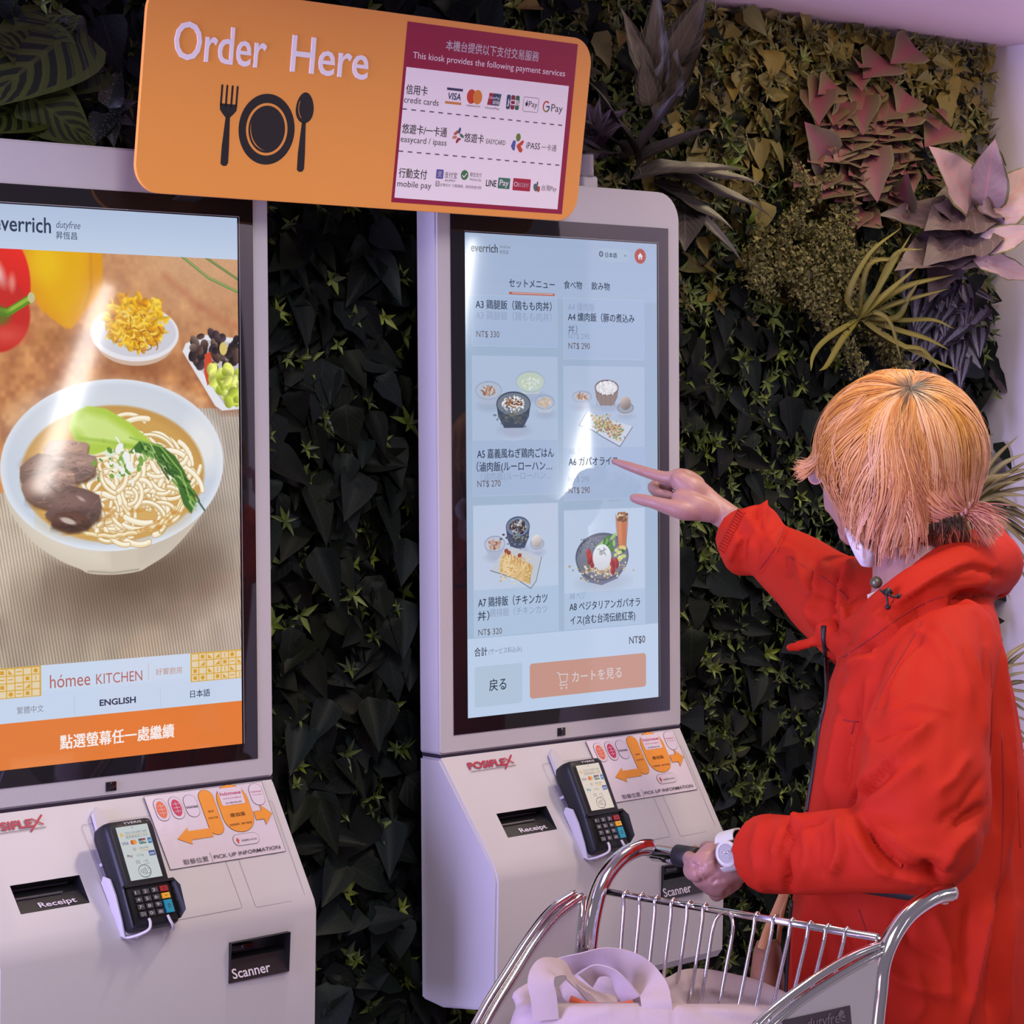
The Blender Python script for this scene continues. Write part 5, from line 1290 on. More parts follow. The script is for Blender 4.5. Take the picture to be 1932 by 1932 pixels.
def folds(me, lst, view=True, base_noise=0., nscale=8., sharp=2.0):
    """raise / sink soft creases: (polyline in photograph pixels, width px, height m)"""
    co, nn = get_np(me); px, py, z = to_px(co); vd = np.array(CAMP)-co; vd /= np.linalg.norm(vd, axis=1)[:, None]
    fac = np.clip((nn*vd).sum(1)*3+.15, 0, 1); disp = np.zeros(len(co))
    for P_, w, amp in lst:
        best = np.full(len(co), 1e9); tt = np.zeros(len(co)); n = len(P_)-1
        for i in range(n):
            ax, ay = P_[i]; bx, by = P_[i+1]; L2 = (bx-ax)**2+(by-ay)**2+1e-9
            t = np.clip(((px-ax)*(bx-ax)+(py-ay)*(by-ay))/L2, 0, 1); d = np.hypot(px-ax-t*(bx-ax), py-ay-t*(by-ay))
            m_ = d < best; best = np.where(m_, d, best); tt = np.where(m_, (i+t)/n, tt)
        disp += amp*np.exp(-(best/w)**sharp)*np.clip(np.minimum(tt, 1-tt)*5+.25, 0, 1)*fac
    if base_noise:
        for i in range(len(co)):
            pass
    co2 = co+nn*disp[:, None]
    if base_noise:
        q = co*nscale
        wv = (np.sin(q[:, 0]*3.1+1.7*np.sin(q[:, 2]*2.3))+np.sin(q[:, 2]*2.7+q[:, 1]*3.3+2*np.sin(q[:, 0]*1.9))+np.sin(q[:, 1]*4.1-q[:, 2]*1.3))/3
        co2 += nn*(wv*base_noise)[:, None]
    me.vertices.foreach_set('co', co2.ravel()); me.update()
def bvh_of(me):
    from mathutils.bvhtree import BVHTree
    return BVHTree.FromPolygons([v.co[:] for v in me.vertices], [p.vertices[:] for p in me.polygons])
def on_surface(bvh, px, py, off=.0):
    d = (D(px, py, 1.0)-CAMP).normalized(); h = bvh.ray_cast(CAMP, d)
    return None if h[0] is None else h[0]+h[1]*off
def surf_tube(name, bvh, P_, r, mat_, parent, off=.0003, sub=6, seg=6):
    pts = smooth_path([Vector((x, y, 0)) for x, y in P_], sub); out = []
    for q in pts:
        h = on_surface(bvh, q.x, q.y, off)
        if h is not None and (not out or (h-out[-1]).length < .2): out.append(h)
    if len(out) < 2: return None
    return tube_obj(name, out, r, mat_, parent, seg)

# ------------------------------------------------------------------ materials
M_skin = noisy('skin', (.355, .185, .165), (.39, .205, .18), 40, .45, bump=.15, bscale=500, sss=.15)
M_red = noisy('red_cloth', (.45, .022, .010), (.50, .026, .012), 12, .62, bump=.25, bscale=1400, spec=.08)
M_redseam = mat('red_seam', (.28, .008, .010), .8)
M_zip = mat('zipper_tape', (.012, .010, .012), .5)
M_cream = noisy('cream_lining', (.66, .54, .46), (.70, .58, .50), 40, .7)
M_mask = noisy('mask_cloth', (.74, .72, .80), (.80, .78, .84), 50, .7)
M_watch = noisy('watch_resin', (.50, .50, .50), (.54, .54, .54), 80, .38)
M_watch2 = mat('watch_dial', (.40, .40, .41), .25, metal=.4)
M_trouser = noisy('dark_trousers', (.02, .02, .025), (.03, .03, .035), 60, .8)
M_sole = mat('white_sole', (.6, .58, .6), .5)

head_c = D(1700, 856, 3.40)
foot = D(1730, 1250, 3.40); foot.z = 0
person = empty('person', foot, 'person with orange-pink hair in a red jacket pointing at the kiosk screen', 'person')
# ------------------------------------------------------------------ body: one continuous surface
bm = bmesh.new()
ball(bm, D(1705, 850, 3.395), .094, .094, .100)
chain_bm(bm, [(D(1650, 880, 3.44), .070), (D(1630, 930, 3.45), .057), (D(1628, 975, 3.455), .049), (D(1612, 1000, 3.475), .024)])
ball(bm, D(1603, 925, 3.535), .012, .012, .022)             # nose, turned away
chain_bm(bm, [(D(1588, 946, 3.53), .009), (D(1600, 962, 3.545), .009)])   # lips
for (x, y, d_) in ((1592, 890, 3.51), (1630, 895, 3.545)): ball(bm, D(x, y, d_), .013, sub=2)   # eyes
ball(bm, D(1722, 905, 3.315), .012, .014, .030, sub=2)     # ear
chain_bm(bm, [(D(1712, 960, 3.405), .056), (D(1722, 1050, 3.40), .055), (D(1735, 1130, 3.39), .068)])
chain_bm(bm, [(D(1745, 1160, 3.39), .055), (D(1740, 1300, 3.38), .10), (D(1735, 1600, 3.38), .10), (D(1735, 1900, 3.38), .11)], sub=3)
# legs down to the floor
for s_, dep in ((0, 3.32), (1, 3.46)):
    hip = D(1725, 1950, dep); kn = hip.copy(); kn.z = .48; an = hip.copy(); an.z = .10
    chain_bm(bm, [(hip, .075), (kn+Vector((.01, .02, 0)), .052), (an, .034), (an+Vector((-.01, .015, -.06)), .03), (an+Vector((-.09, .09, -.075)), .024)], sub=3)
# near (left) arm
chain_bm(bm, [(D(1775, 1240, 3.24), .036), (D(1750, 1420, 3.10), .038), (D(1755, 1590, 3.03), .038), (D(1600, 1618, 3.07), .034), (D(1450, 1622, 3.18), .027), (D(1400, 1625, 3.225), .025)], sub=4)
# far (right) arm
chain_bm(bm, [(D(1660, 1170, 3.50), .045), (D(1560, 1105, 3.62), .036), (D(1440, 1025, 3.735), .030), (D(1385, 985, 3.785), .022), (D(1352, 962, 3.80), .0215)], sub=4)
# pointing hand: palm, five fingers
HR = 3.81
chain_bm(bm, [(D(1372, 976, 3.79), .0205), (D(1345, 957, 3.80), .0210), (D(1322, 939, 3.805), .0225), (D(1302, 923, 3.80), .0225), (D(1284, 908, 3.80), .0165)], sub=5)
chain_bm(bm, [(D(1345, 967, 3.785), .0165), (D(1312, 957, 3.78), .0190), (D(1284, 942, 3.785), .0155)], sub=4)
chain_bm(bm, [(D(1312, 916, 3.82), .0165), (D(1296, 904, 3.825), .0150), (D(1280, 899, 3.82), .0135)], sub=4)
chain_bm(bm, [(D(1283, 900, 3.805), .0125), (D(1258, 901, 3.812), .0098), (D(1232, 895, 3.818), .0088), (D(1205, 886, 3.824), .0080), (D(1180, 877.5, 3.830), .0068), (D(1158, 870, 3.836), .0048)], sub=4)    # index
chain_bm(bm, [(D(1286, 905, 3.83), .012), (D(1252, 912, 3.845), .0094), (D(1232, 918, 3.84), .0088), (D(1241, 930, 3.815), .0082), (D(1262, 934, 3.80), .007)], sub=4)     # middle, folded
chain_bm(bm, [(D(1298, 903, 3.85), .012), (D(1266, 912, 3.868), .009), (D(1252, 926, 3.855), .0085), (D(1270, 938, 3.83), .0075)], sub=4)
chain_bm(bm, [(D(1312, 910, 3.865), .011), (D(1288, 920, 3.88), .0082), (D(1280, 935, 3.865), .0076), (D(1298, 944, 3.84), .0066)], sub=4)
chain_bm(bm, [(D(1328, 966, 3.782), .0135), (D(1292, 964, 3.770), .0145), (D(1260, 956, 3.772), .0122), (D(1235, 948.5, 3.775), .0098), (D(1212, 943, 3.785), .0092), (D(1196, 939.5, 3.79), .0072)], sub=4)          # thumb
# hand on the trolley bar
chain_bm(bm, [(D(1402, 1626, 3.225), .025), (D(1375, 1634, 3.215), .0265), (D(1352, 1640, 3.215), .030)], sub=4)
ball(bm, D(1352, 1640, 3.222), .030, .034, .036, sub=3)
chain_bm(bm, [(D(1350, 1618, 3.215), .019), (D(1338, 1625, 3.205), .0175), (D(1328, 1628, 3.20), .0155)], sub=4)
chain_bm(bm, [(D(1376, 1655, 3.225), .020), (D(1358, 1675, 3.23), .0155), (D(1352, 1686, 3.24), .011)], sub=4)
for (a, b, c, d_, r_) in (((1331, 1620, 3.20), (1313, 1626, 3.205), (1301, 1620, 3.25), (1311, 1606, 3.29), .0105),
                          ((1339, 1634, 3.195), (1315, 1648, 3.20), (1303, 1640, 3.25), (1315, 1622, 3.29), .0112),
                          ((1347, 1650, 3.205), (1325, 1662, 3.215), (1317, 1650, 3.26), (1327, 1632, 3.29), .0104),
                          ((1359, 1664, 3.215), (1343, 1676, 3.225), (1337, 1664, 3.26), (1345, 1646, 3.28), .0092)):
    chain_bm(bm, [(D(*a), r_*1.15), (D(*b), r_), (D(*c), r_*.92), (D(*d_), r_*.8)], sub=4)
chain_bm(bm, [(D(1368, 1612, 3.25), .014), (D(1350, 1604, 3.29), .0115), (D(1332, 1600, 3.31), .0095)], sub=4)   # thumb along the bar
me = remesh(bm, .0022, 5, .5)
me.materials.append(M_skin); me.name = 'body'
folds(me, [([(1300, 930), (1345, 950)], 5, .0012), ([(1276, 902), (1268, 897)], 7, .002), ([(1208, 890), (1204, 884)], 4, .0006), ([(1182, 880), (1178, 875)], 4, .0006), ([(1262, 934), (1250, 920)], 4, -.0015), ([(1330, 1632), (1350, 1622)], 5, .0015), ([(1315, 1632), (1328, 1642)], 4, -.0015), ([(1325, 1650), (1340, 1660)], 4, -.0015), ([(1306, 1626), (1313, 1640), (1318, 1656), (1328, 1664)], 3.2, -.0035), ([(1314, 1624), (1324, 1634)], 3.5, .002), ([(1342, 1668), (1352, 1660), (1366, 1662)], 3.5, -.003), ([(1366, 1690), (1380, 1676), (1392, 1668)], 4, -.005)])
body = link(bpy.data.objects.new('body', me), person)
# ------------------------------------------------------------------ jacket
bm = bmesh.new()
loft_rings(bm, [(1108, 1690, 1850, 3.39, .07), (1132, 1650, 1872, 3.385, .12), (1170, 1612, 1888, 3.375, .165), (1220, 1590, 1896, 3.37, .185), (1300, 1562, 1912, 3.365, .19), (1400, 1540, 1930, 3.365, .19), (1540, 1515, 1946, 3.365, .19), (1700, 1493, 1960, 3.37, .195), (1900, 1484, 1978, 3.38, .205), (2180, 1478, 1990, 3.39, .21)], 36, .92)
chain_bm(bm, [(D(1790, 1212, 3.26), .066), (D(1768, 1290, 3.18), .071), (D(1752, 1380, 3.12), .078), (D(1742, 1470, 3.075), .082), (D(1742, 1545, 3.045), .081), (D(1740, 1592, 3.03), .068)], sub=5)
chain_bm(bm, [(D(1770, 1585, 3.02), .058), (D(1700, 1600, 3.02), .056), (D(1610, 1606, 3.05), .054), (D(1520, 1612, 3.11), .051), (D(1470, 1611, 3.16), .052), (D(1441, 1609, 3.19), .052)], sub=5, cap1=False)
chain_bm(bm, [(D(1690, 1190, 3.46), .082), (D(1630, 1165, 3.52), .080), (D(1565, 1122, 3.60), .066), (D(1503, 1074, 3.67), .0545), (D(1455, 1042, 3.715), .046), (D(1440, 1033, 3.73), .049), (D(1418, 1021, 3.745), .0585), (D(1402, 1013, 3.757), .050), (D(1388, 1005, 3.768), .040), (D(1378, 999, 3.776), .033)], sub=5, cap1=False)
# hood lying on the shoulders
hood = [(D(1868, 1062, 3.43), .047), (D(1830, 1078, 3.36), .043), (D(1785, 1092, 3.31), .038), (D(1735, 1112, 3.28), .034), (D(1688, 1146, 3.285), .031), (D(1635, 1186, 3.33), .028), (D(1590, 1208, 3.39), .023)]
chain_bm(bm, hood, sub=5)
chain_bm(bm, [(D(1868, 1062, 3.43), .047), (D(1862, 1064, 3.50), .046), (D(1805, 1075, 3.55), .038), (D(1730, 1100, 3.53), .030), (D(1670, 1130, 3.50), .027), (D(1600, 1190, 3.45), .025)], sub=5)
chain_bm(bm, [(D(1862, 1030, 3.46), .030), (D(1838, 1052, 3.40), .030)], sub=4)
chain_bm(bm, [(D(1874, 1012, 3.45), .020), (D(1888, 1040, 3.43), .018), (D(1892, 1070, 3.43), .016), (D(1884, 1105, 3.43), .020)], sub=4)
chain_bm(bm, [(D(1706, 1104, 3.33), .014), (D(1760, 1068, 3.345), .018), (D(1820, 1036, 3.37), .022), (D(1866, 1016, 3.42), .022)], sub=4)
# standing collar edge and turned-out flap
chain_bm(bm, [(D(1650, 1125, 3.46), .020), (D(1640, 1150, 3.42), .022), (D(1595, 1180, 3.41), .024), (D(1568, 1194, 3.41), .021)], sub=5)
fp = [(1572, 1168), (1550, 1190), (1522, 1204), (1486, 1210), (1477, 1222), (1488, 1233), (1510, 1229), (1535, 1220), (1560, 1222), (1576, 1214)]
def _flap(x, y, o): return D(x, y, 3.415+.010*math.sin((x-1480)/22)+o)
va = [bm.verts.new(_flap(x, y, -.006)) for x, y in fp]; vb = [bm.verts.new(_flap(x, y, .007)) for x, y in fp]
bm.faces.new(va); bm.faces.new(list(reversed(vb)))
for i in range(len(va)): bm.faces.new((va[i], vb[i], vb[(i+1) % len(va)], va[(i+1) % len(va)]))
me = remesh(bm, .0052, 7, .55)
FO = [([(1885, 1126), (1800, 1122), (1745, 1136), (1692, 1168), (1640, 1206), (1585, 1240)], 9, -.012),
      ([(1655, 1335), (1690, 1260), (1740, 1195)], 12, -.010), ([(1680, 1340), (1705, 1260), (1735, 1210)], 10, .006),
      ([(1615, 1490), (1700, 1420), (1760, 1360)], 16, .007), ([(1600, 1520), (1690, 1440)], 10, -.010), ([(1610, 1540), (1690, 1480), (1740, 1440)], 14, .004),
      ([(1620, 1530), (1650, 1600), (1690, 1640), (1790, 1655)], 12, -.010), ([(1585, 1540), (1590, 1600), (1570, 1650)], 12, .007), ([(1600, 1560), (1660, 1640), (1760, 1665)], 12, .005),
      ([(1490, 1545), (1475, 1600), (1490, 1690)], 8, -.012), ([(1512, 1540), (1480, 1565), (1462, 1620)], 9, .006), ([(1560, 1542), (1500, 1560), (1485, 1600)], 8, -.006), ([(1440, 1540), (1425, 1600), (1440, 1690)], 12, .004),
      ([(1772, 1662), (1760, 1640), (1740, 1625)], 10, -.008), ([(1845, 1560), (1800, 1600), (1770, 1650)], 14, .005), ([(1860, 1520), (1800, 1560)], 10, -.006),
      ([(1560, 1060), (1545, 1110), (1540, 1190)], 8, .007), ([(1590, 1070), (1570, 1130), (1575, 1190)], 7, -.008), ([(1610, 1060), (1590, 1110), (1592, 1180)], 8, .007), ([(1540, 1050), (1525, 1120)], 7, -.006), ([(1500, 1040), (1520, 1100), (1550, 1180)], 9, .005),
      ([(1480, 994), (1462, 1035), (1424, 1086)], 6, -.007), ([(1400, 965), (1425, 1000), (1415, 1050)], 8, .004), ([(1375, 1060), (1385, 1030), (1402, 1010)], 6, .004), ([(1442, 945), (1440, 975), (1446, 1000)], 6, .006), ([(1425, 955), (1430, 980)], 5, -.004),
      ([(1880, 1200), (1900, 1350), (1905, 1600)], 9, .006), ([(1860, 1230), (1878, 1400), (1882, 1560)], 9, -.006), ([(1905, 1180), (1920, 1330), (1925, 1700)], 9, -.006), ([(1870, 1700), (1850, 1800), (1820, 1930)], 14, .006), ([(1900, 1640), (1880, 1800), (1870, 1930)], 14, -.007),
      ([(1600, 1290), (1580, 1400), (1560, 1520)], 10, .006), ([(1625, 1300), (1600, 1400), (1590, 1500)], 9, -.007), ([(1570, 1190), (1640, 1230), (1690, 1170)], 12, -.004), ([(1600, 1260), (1650, 1240)], 12, .005),
      ([(1640, 1800), (1700, 1850), (1790, 1880)], 16, .006), ([(1560, 1720), (1600, 1800), (1590, 1930)], 12, -.006), ([(1520, 1720), (1510, 1800), (1520, 1930)], 9, .006),
      ([(1830, 1060), (1770, 1085), (1700, 1130), (1640, 1180)], 9, .005), ([(1895, 1090), (1840, 1070), (1790, 1080)], 9, -.004), ([(1812, 1190), (1850, 1300), (1866, 1400)], 9, .004), ([(1760, 1175), (1800, 1230), (1838, 1330)], 14, .004)]
FO = [(p_, w_*.85, a_*2.1) for p_, w_, a_ in FO]
FO += [([(1660, 1360), (1720, 1330), (1790, 1345)], 7, .006), ([(1640, 1400), (1700, 1375), (1740, 1380)], 7, -.007), ([(1830, 1420), (1800, 1470), (1760, 1500)], 9, .006), ([(1855, 1460), (1820, 1520), (1770, 1550)], 7, -.007),
       ([(1660, 1560), (1720, 1610), (1800, 1620)], 7, .007), ([(1650, 1580), (1700, 1640)], 6, -.007), ([(1545, 1570), (1540, 1620), (1555, 1665)], 6, -.007), ([(1520, 1560), (1525, 1610), (1515, 1660)], 7, .006),
       ([(1590, 1230), (1580, 1310), (1600, 1380)], 6, -.006), ([(1640, 1270), (1630, 1340), (1640, 1400)], 7, .006), ([(1565, 1420), (1555, 1480), (1560, 1530)], 5, -.006),
       ([(1905, 1250), (1915, 1400), (1910, 1560)], 6, -.007), ([(1893, 1420), (1900, 1560), (1885, 1700)], 7, .007), ([(1690, 1720), (1720, 1780), (1800, 1820)], 10, -.008), ([(1760, 1720), (1790, 1790), (1790, 1900)], 12, .008), ([(1830, 1700), (1820, 1790), (1830, 1900)], 9, -.008),
       ([(1730, 1830), (1740, 1900), (1720, 1932)], 9, .006), ([(1910, 1720), (1900, 1850), (1905, 1930)], 8, .006), ([(1545, 1760), (1560, 1850), (1550, 1930)], 8, -.006),
       ([(1445, 1010), (1470, 1030), (1500, 1040)], 5, .004), ([(1500, 1140), (1530, 1120), (1560, 1125)], 7, -.006), ([(1470, 1100), (1510, 1090)], 6, .004), ([(1390, 990), (1405, 1030), (1400, 1075)], 5, -.004), ([(1420, 1000), (1432, 1040), (1422, 1075)], 5, -.004),
       ([(1720, 1180), (1760, 1210), (1790, 1270)], 9, .005), ([(1845, 1150), (1862, 1220)], 8, -.004), ([(1700, 1140), (1760, 1105), (1840, 1095)], 6, -.005), ([(1650, 1180), (1700, 1140)], 5, .004), ([(1880, 1060), (1860, 1100), (1800, 1110)], 7, .005)]
folds(me, FO, base_noise=.0030, nscale=10, sharp=1.4)
me.materials.append(M_red); me.name = 'jacket'
jacket = link(bpy.data.objects.new('jacket', me), person)
bj = bvh_of(me)
surf_tube('zipper', bj, [(1554, 1182), (1557, 1225), (1563, 1270), (1560, 1320), (1547, 1380), (1537, 1450), (1529, 1500), (1523, 1538)], .0038, M_zip, jacket, .001)
surf_tube('zipper', bj, [(1497, 1700), (1490, 1760), (1485, 1830), (1484, 1930)], .0038, M_zip, jacket, .001)
for P_ in ([(1885, 1127), (1800, 1123), (1745, 1137), (1692, 1169), (1640, 1207), (1590, 1240)], [(1480, 995), (1462, 1035), (1424, 1086)], [(1740, 1172), (1700, 1240), (1665, 1300), (1652, 1340)], [(1868, 1230), (1872, 1330), (1868, 1440), (1862, 1500)], [(1890, 1380), (1893, 1500), (1888, 1640), (1860, 1790), (1830, 1930)],
           [(1590, 1358), (1620, 1362)], [(1612, 1362), (1606, 1385)], [(1620, 1715), (1635, 1760), (1640, 1800)], [(1468, 1040), (1560, 1095), (1600, 1130)], [(1920, 1480), (1925, 1600)]):
    surf_tube('seam', bj, P_, .0011, M_redseam, jacket, -.0002)
# elastic gathers at the pointing cuff
for k in range(16):
    t = k/15; x, y = lerp(1390, 1352, t), lerp(960, 1034, t); surf_tube('gather', bj, [(x+3, y+2), (x+15, y+9)], .0016, M_red, jacket, .0006, 3)
# drawcord with toggle
tg = tube_obj('cord_toggle', [D(1668, 1121, 3.245), D(1681, 1113, 3.245)], .0052, M_zip, jacket, 12)
for P_ in ([(1676, 1120), (1684, 1126), (1694, 1125)], [(1672, 1122), (1674, 1132), (1675, 1142)], [(1660, 1112), (1668, 1120)]):
    tube_obj('cord', smooth_path([D(x, y, 3.240) for x, y in P_], 4), .0015, M_zip, tg, 6)
for (x, y) in ((1696, 1125), (1675, 1145)):
    h = on_surface(bj, x, y, .0); V, F = [], []
    if h is None: h = D(x, y, 3.25)
    bm = bmesh.new(); bmesh.ops.create_uvsphere(bm, u_segments=12, v_segments=8, radius=.0036, matrix=Matrix.Translation(h)); from_bm('eyelet', bm, M_zip, jacket, True)
bm = bmesh.new(); ball(bm, D(1653, 1099, 3.30), .0085, .0085, .0085, sub=2); from_bm('snap_button', bm, noisy('brass_button', (.10, .10, .07), (.2, .19, .13), 300, .4, metal=.6), jacket, True)
# cream lining triangle at the open collar
V = [D(1637, 1122, 3.335), D(1662, 1112, 3.33), D(1660, 1132, 3.31), D(1640, 1150, 3.32)]
V2 = [v+FWD*.006 for v in V]
mesh_obj('lining', V+V2, [(0, 1, 2, 3), (7, 6, 5, 4), (0, 4, 5, 1), (1, 5, 6, 2), (2, 6, 7, 3), (3, 7, 4, 0)], M_cream, jacket)
# trousers and shoes (below the frame)
bm = bmesh.new()
for s_, dep in ((0, 3.32), (1, 3.46)):
    hip = D(1725, 1950, dep); kn = hip.copy(); kn.z = .48; an = hip.copy(); an.z = .13
    chain_bm(bm, [(hip, .085), (kn+Vector((.01, .02, 0)), .066), (an, .052)], sub=4, cap1=False)
chain_bm(bm, [(D(1725, 1930, 3.34), .09), (D(1725, 1930, 3.44), .09)], sub=3)
me = remesh(bm, .009, 4); me.materials.append(M_trouser); link(bpy.data.objects.new('trousers', me), person)
for s_, dep in ((0, 3.32), (1, 3.46)):
    hip = D(1725, 1950, dep); bm = bmesh.new(); a = Vector((hip.x, hip.y, .045))
    fw = Vector((-.70, .70, 0))
    chain_bm(bm, [(a-fw*.05, .040), (a, .042), (a+fw*.09, .036), (a+fw*.15+Vector((0, 0, -.008)), .030)], sub=4)
    for v in bm.verts: v.co.z = max(v.co.z, .008)
    me = remesh(bm, .006, 3); me.materials.append(M_sole); link(bpy.data.objects.new('shoe', me), person)
# ------------------------------------------------------------------ mask
bm = bmesh.new()
loft_rings(bm, [(996, 1592, 1614, 3.40, .012, 6), (1015, 1595, 1650, 3.38, .016, 8), (1035, 1603, 1655, 3.37, .018, 6), (1055, 1613, 1650, 3.375, .016, 5), (1070, 1624, 1646, 3.38, .012, 2)], 20)
me = remesh(bm, .003, 3); folds(me, [([(1600, 1008), (1640, 1030)], 3, -.002), ([(1608, 1030), (1642, 1050)], 3, -.002), ([(1622, 1010), (1630, 1066)], 4, .003)])
me.materials.append(M_mask); mask = link(bpy.data.objects.new('mask', me), person)
mask['label'] = 'white face mask pulled under the chin'
tube_obj('ear_loop', smooth_path([D(1645, 1022, 3.36), D(1668, 985, 3.345), D(1700, 925, 3.335), D(1718, 885, 3.335)], 6), .0012, M_mask, mask, 6)
# ------------------------------------------------------------------ glasses, seen edge-on
M_frame = mat('rose_frame', (.55, .25, .24), .3); M_lens = mat('rose_lens', (.9, .6, .62), .05); _b = M_lens.node_tree.nodes['Principled BSDF']; _b.inputs['Transmission Weight'].default_value = .7
gl = None
ring = [D(1539+14*math.cos(t), 896+17*math.sin(t), 3.505-.012*math.cos(t)) for t in [2*PI*k/20 for k in range(20)]]
V, F = tube(ring+[ring[0], ring[1]], .0014, 6, cap=False); gl = mesh_obj('glasses', V, F, M_frame, person, True)
mesh_obj('lens', ring, [tuple(range(20))], M_lens, gl)
tube_obj('temple_arm', smooth_path([D(1552, 888, 3.49), D(1610, 880, 3.42), D(1690, 880, 3.345)], 5), .0016, M_frame, gl, 6)
# ------------------------------------------------------------------ watch
wc = D(1371.5, 1611, 3.175); wn = (CAMP-wc).normalized(); wn = (wn + RGT*-.25+UPV*.08).normalized()
wu = (UPV*.95+RGT*-.28); wu = (wu-wn*wu.dot(wn)).normalized(); wx = wu.cross(wn).normalized()
def WP(x, y, z): return wc+wx*(x/1000)+wu*(y/1000)+wn*(z/1000)
watch = empty('wristwatch', wc, 'pale grey wristwatch on the hand that grips the trolley bar', 'watch')
bm = bmesh.new(); n = 28
prof = [(15.5, -4), (17, -1), (16.4, 2.5), (14, 4), (12.2, 4.2), (11.8, 3.2)]
rows = [[bm.verts.new(WP(r_*.86*math.cos(2*PI*k/n), r_*1.04*math.sin(2*PI*k/n), z)) for k in range(n)] for r_, z in prof]
for a, b in zip(rows[:-1], rows[1:]):
    for k in range(n): bm.faces.new((a[k], a[(k+1) % n], b[(k+1) % n], b[k]))
bm.faces.new(list(reversed(rows[0])))
bmesh.ops.recalc_face_normals(bm, faces=bm.faces[:]); from_bm('case', bm, M_watch, watch, True, 45)
dial = mesh_obj('dial', [WP(10.2*math.cos(2*PI*k/n), 12.3*math.sin(2*PI*k/n), 3.3) for k in range(n)], [tuple(range(n))], M_watch2, watch)
for (x, y) in ((-4, 2), (4, 2.5), (0, -5)):
    rg = [WP(x+2.6*math.cos(t), y+2.9*math.sin(t), 3.6) for t in [2*PI*k/14 for k in range(16)]]; V, F = tube(rg, .0005, 5, False); mesh_obj('subdial', V, F, M_watch, dial, True)
for a, ln in ((.5, 8), (2.3, 6)): tube_obj('hand', [WP(0, 0, 3.8), WP(ln*math.cos(a), ln*math.sin(a), 3.8)], .0005, M_chrome, dial, 5)
for sgn, pth in ((1, [(0, 15, 0), (1, 23, -5), (4, 29, -16), (8, 30, -30)]), (-1, [(0, -15, 0), (1, -19, -6), (3, -20, -14), (6, -19, -26)])):
    pts = smooth_path([WP(*q) for q in pth], 5); V, F = [], []
    for i, q in enumerate(pts):
        t = (pts[min(i+1, len(pts)-1)]-pts[max(i-1, 0)]).normalized(); nn_ = t.cross(wx).normalized(); hw = lerp(.0125, .0095, i/len(pts))
        for a, b in ((-1, 0), (1, 0), (1, 1), (-1, 1)): V.append(q+wx*hw*a+nn_*.0022*b*(1 if nn_.dot(wn) > 0 else -1))
        if i:
            o = 4*(i-1)
            for k in range(4): F.append((o+k, o+(k+1) % 4, o+4+(k+1) % 4, o+4+k))
    F += [(3, 2, 1, 0), tuple(len(V)-4+k for k in range(4))]
    mesh_obj('strap', V, F, M_watch, watch)
# ------------------------------------------------------------------ hair: many strands
M_hair = mat('dyed_hair', (.8, .4, .15), .42, spec=.35); N_, L_, b_ = nt(M_hair)
at = N_.new('ShaderNodeAttribute'); at.attribute_name = 'strand'; L_.new(at.outputs['Color'], b_.inputs['Base Color'])
b_.inputs['Roughness'].default_value = .38
RV, UV_, FV = RGT, UPV, FWD
HC = D(1700, 858, 3.40); ppm = FPX/3.40
def hp(x, y, z): return HC+RV*x+UV_*y+FV*z            # x right, y up, z away, metres
EA = np.array((.116, .112, .106))                     # hair envelope radii
POLE = np.array((.0, .76, -.65)); POLE /= np.linalg.norm(POLE)
e1 = np.cross(POLE, np.array((0, 0, 1.))); e1 /= np.linalg.norm(e1); e2 = np.cross(POLE, e1)
TIE = np.array(((1806-1700)/ppm, -(962-858)/ppm, -.055))
HV, HF, HCOL = [], [], []
Rh = random.Random(77)
def col_of(t, p_, base):
    """colour along a strand: dark root, golden crown, rose lengths"""
    gold = np.array((.76, .35, .06)); rose = np.array((.60, .25, .18)); pale = np.array((.80, .48, .31)); cop = np.array((.34, .10, .035)); root_ = np.array((.045, .026, .018))
    k = np.clip((.16-(p_[1]/.11))*.62+base[0]*.34+.5*max(0, p_[0]-.02)/.09, 0, 1)
    c = gold*(1-k)+rose*k
    c = c*(1-base[1])+pale*base[1] if base[1] > 0 else c*(1+base[1])+cop*(-base[1])
    r_ = np.clip(1.5*(1-t/base[2]), 0, 1) if base[2] > .03 else 0.
    return c*(1-r_)+root_*r_
LIMX = (1500, 1590, 1640, 1690, 1715, 1740, 1800, 1900); LIMY = (1000, 1022, 1040, 1046, 1020, 1005, 1000, 1060)
def strand(P_, w0, base, taper=.35, trim=True, maxy=None):
    if trim:      # the haircut: free of the face on the left, bob length below
        jx, jy = Rh.gauss(0, 9), Rh.gauss(-4, 20)
        for i, q in enumerate(P_):
            x, y = 1700+q[0]*ppm, 858-q[1]*ppm
            if (y > 905 and x < 1560+(y-905)*.33+jx) or y > np.interp(x, LIMX, LIMY)+jy or (maxy and x > 1735 and y > maxy+jy): break
        else: i = len(P_)
        P_ = P_[:i]
        if len(P_) < 4: return
    n = len(P_); o = len(HV)
    for i, q in enumerate(P_):
        a, b = P_[max(i-1, 0)], P_[min(i+1, n-1)]; t = b-a; t /= np.linalg.norm(t)+1e-9
        out = q-np.array((0, -.01, .0)); out /= np.linalg.norm(out)+1e-9
        s_ = np.cross(t, out); s_ /= np.linalg.norm(s_)+1e-9; nn_ = np.cross(s_, t)
        w = w0*(1-(1-taper)*(i/(n-1))**2)*(.6 if i == 0 else 1)
        c = col_of(i/(n-1), q, base)
        for (u, v) in ((-1, -.1), (0, .45), (1, -.1)):
            HV.append(q+s_*w*u+nn_*w*v); HCOL.append(c)
        if i:
            a0 = o+3*(i-1)
            HF.extend([(a0, a0+1, a0+4, a0+3), (a0+1, a0+2, a0+5, a0+4)])
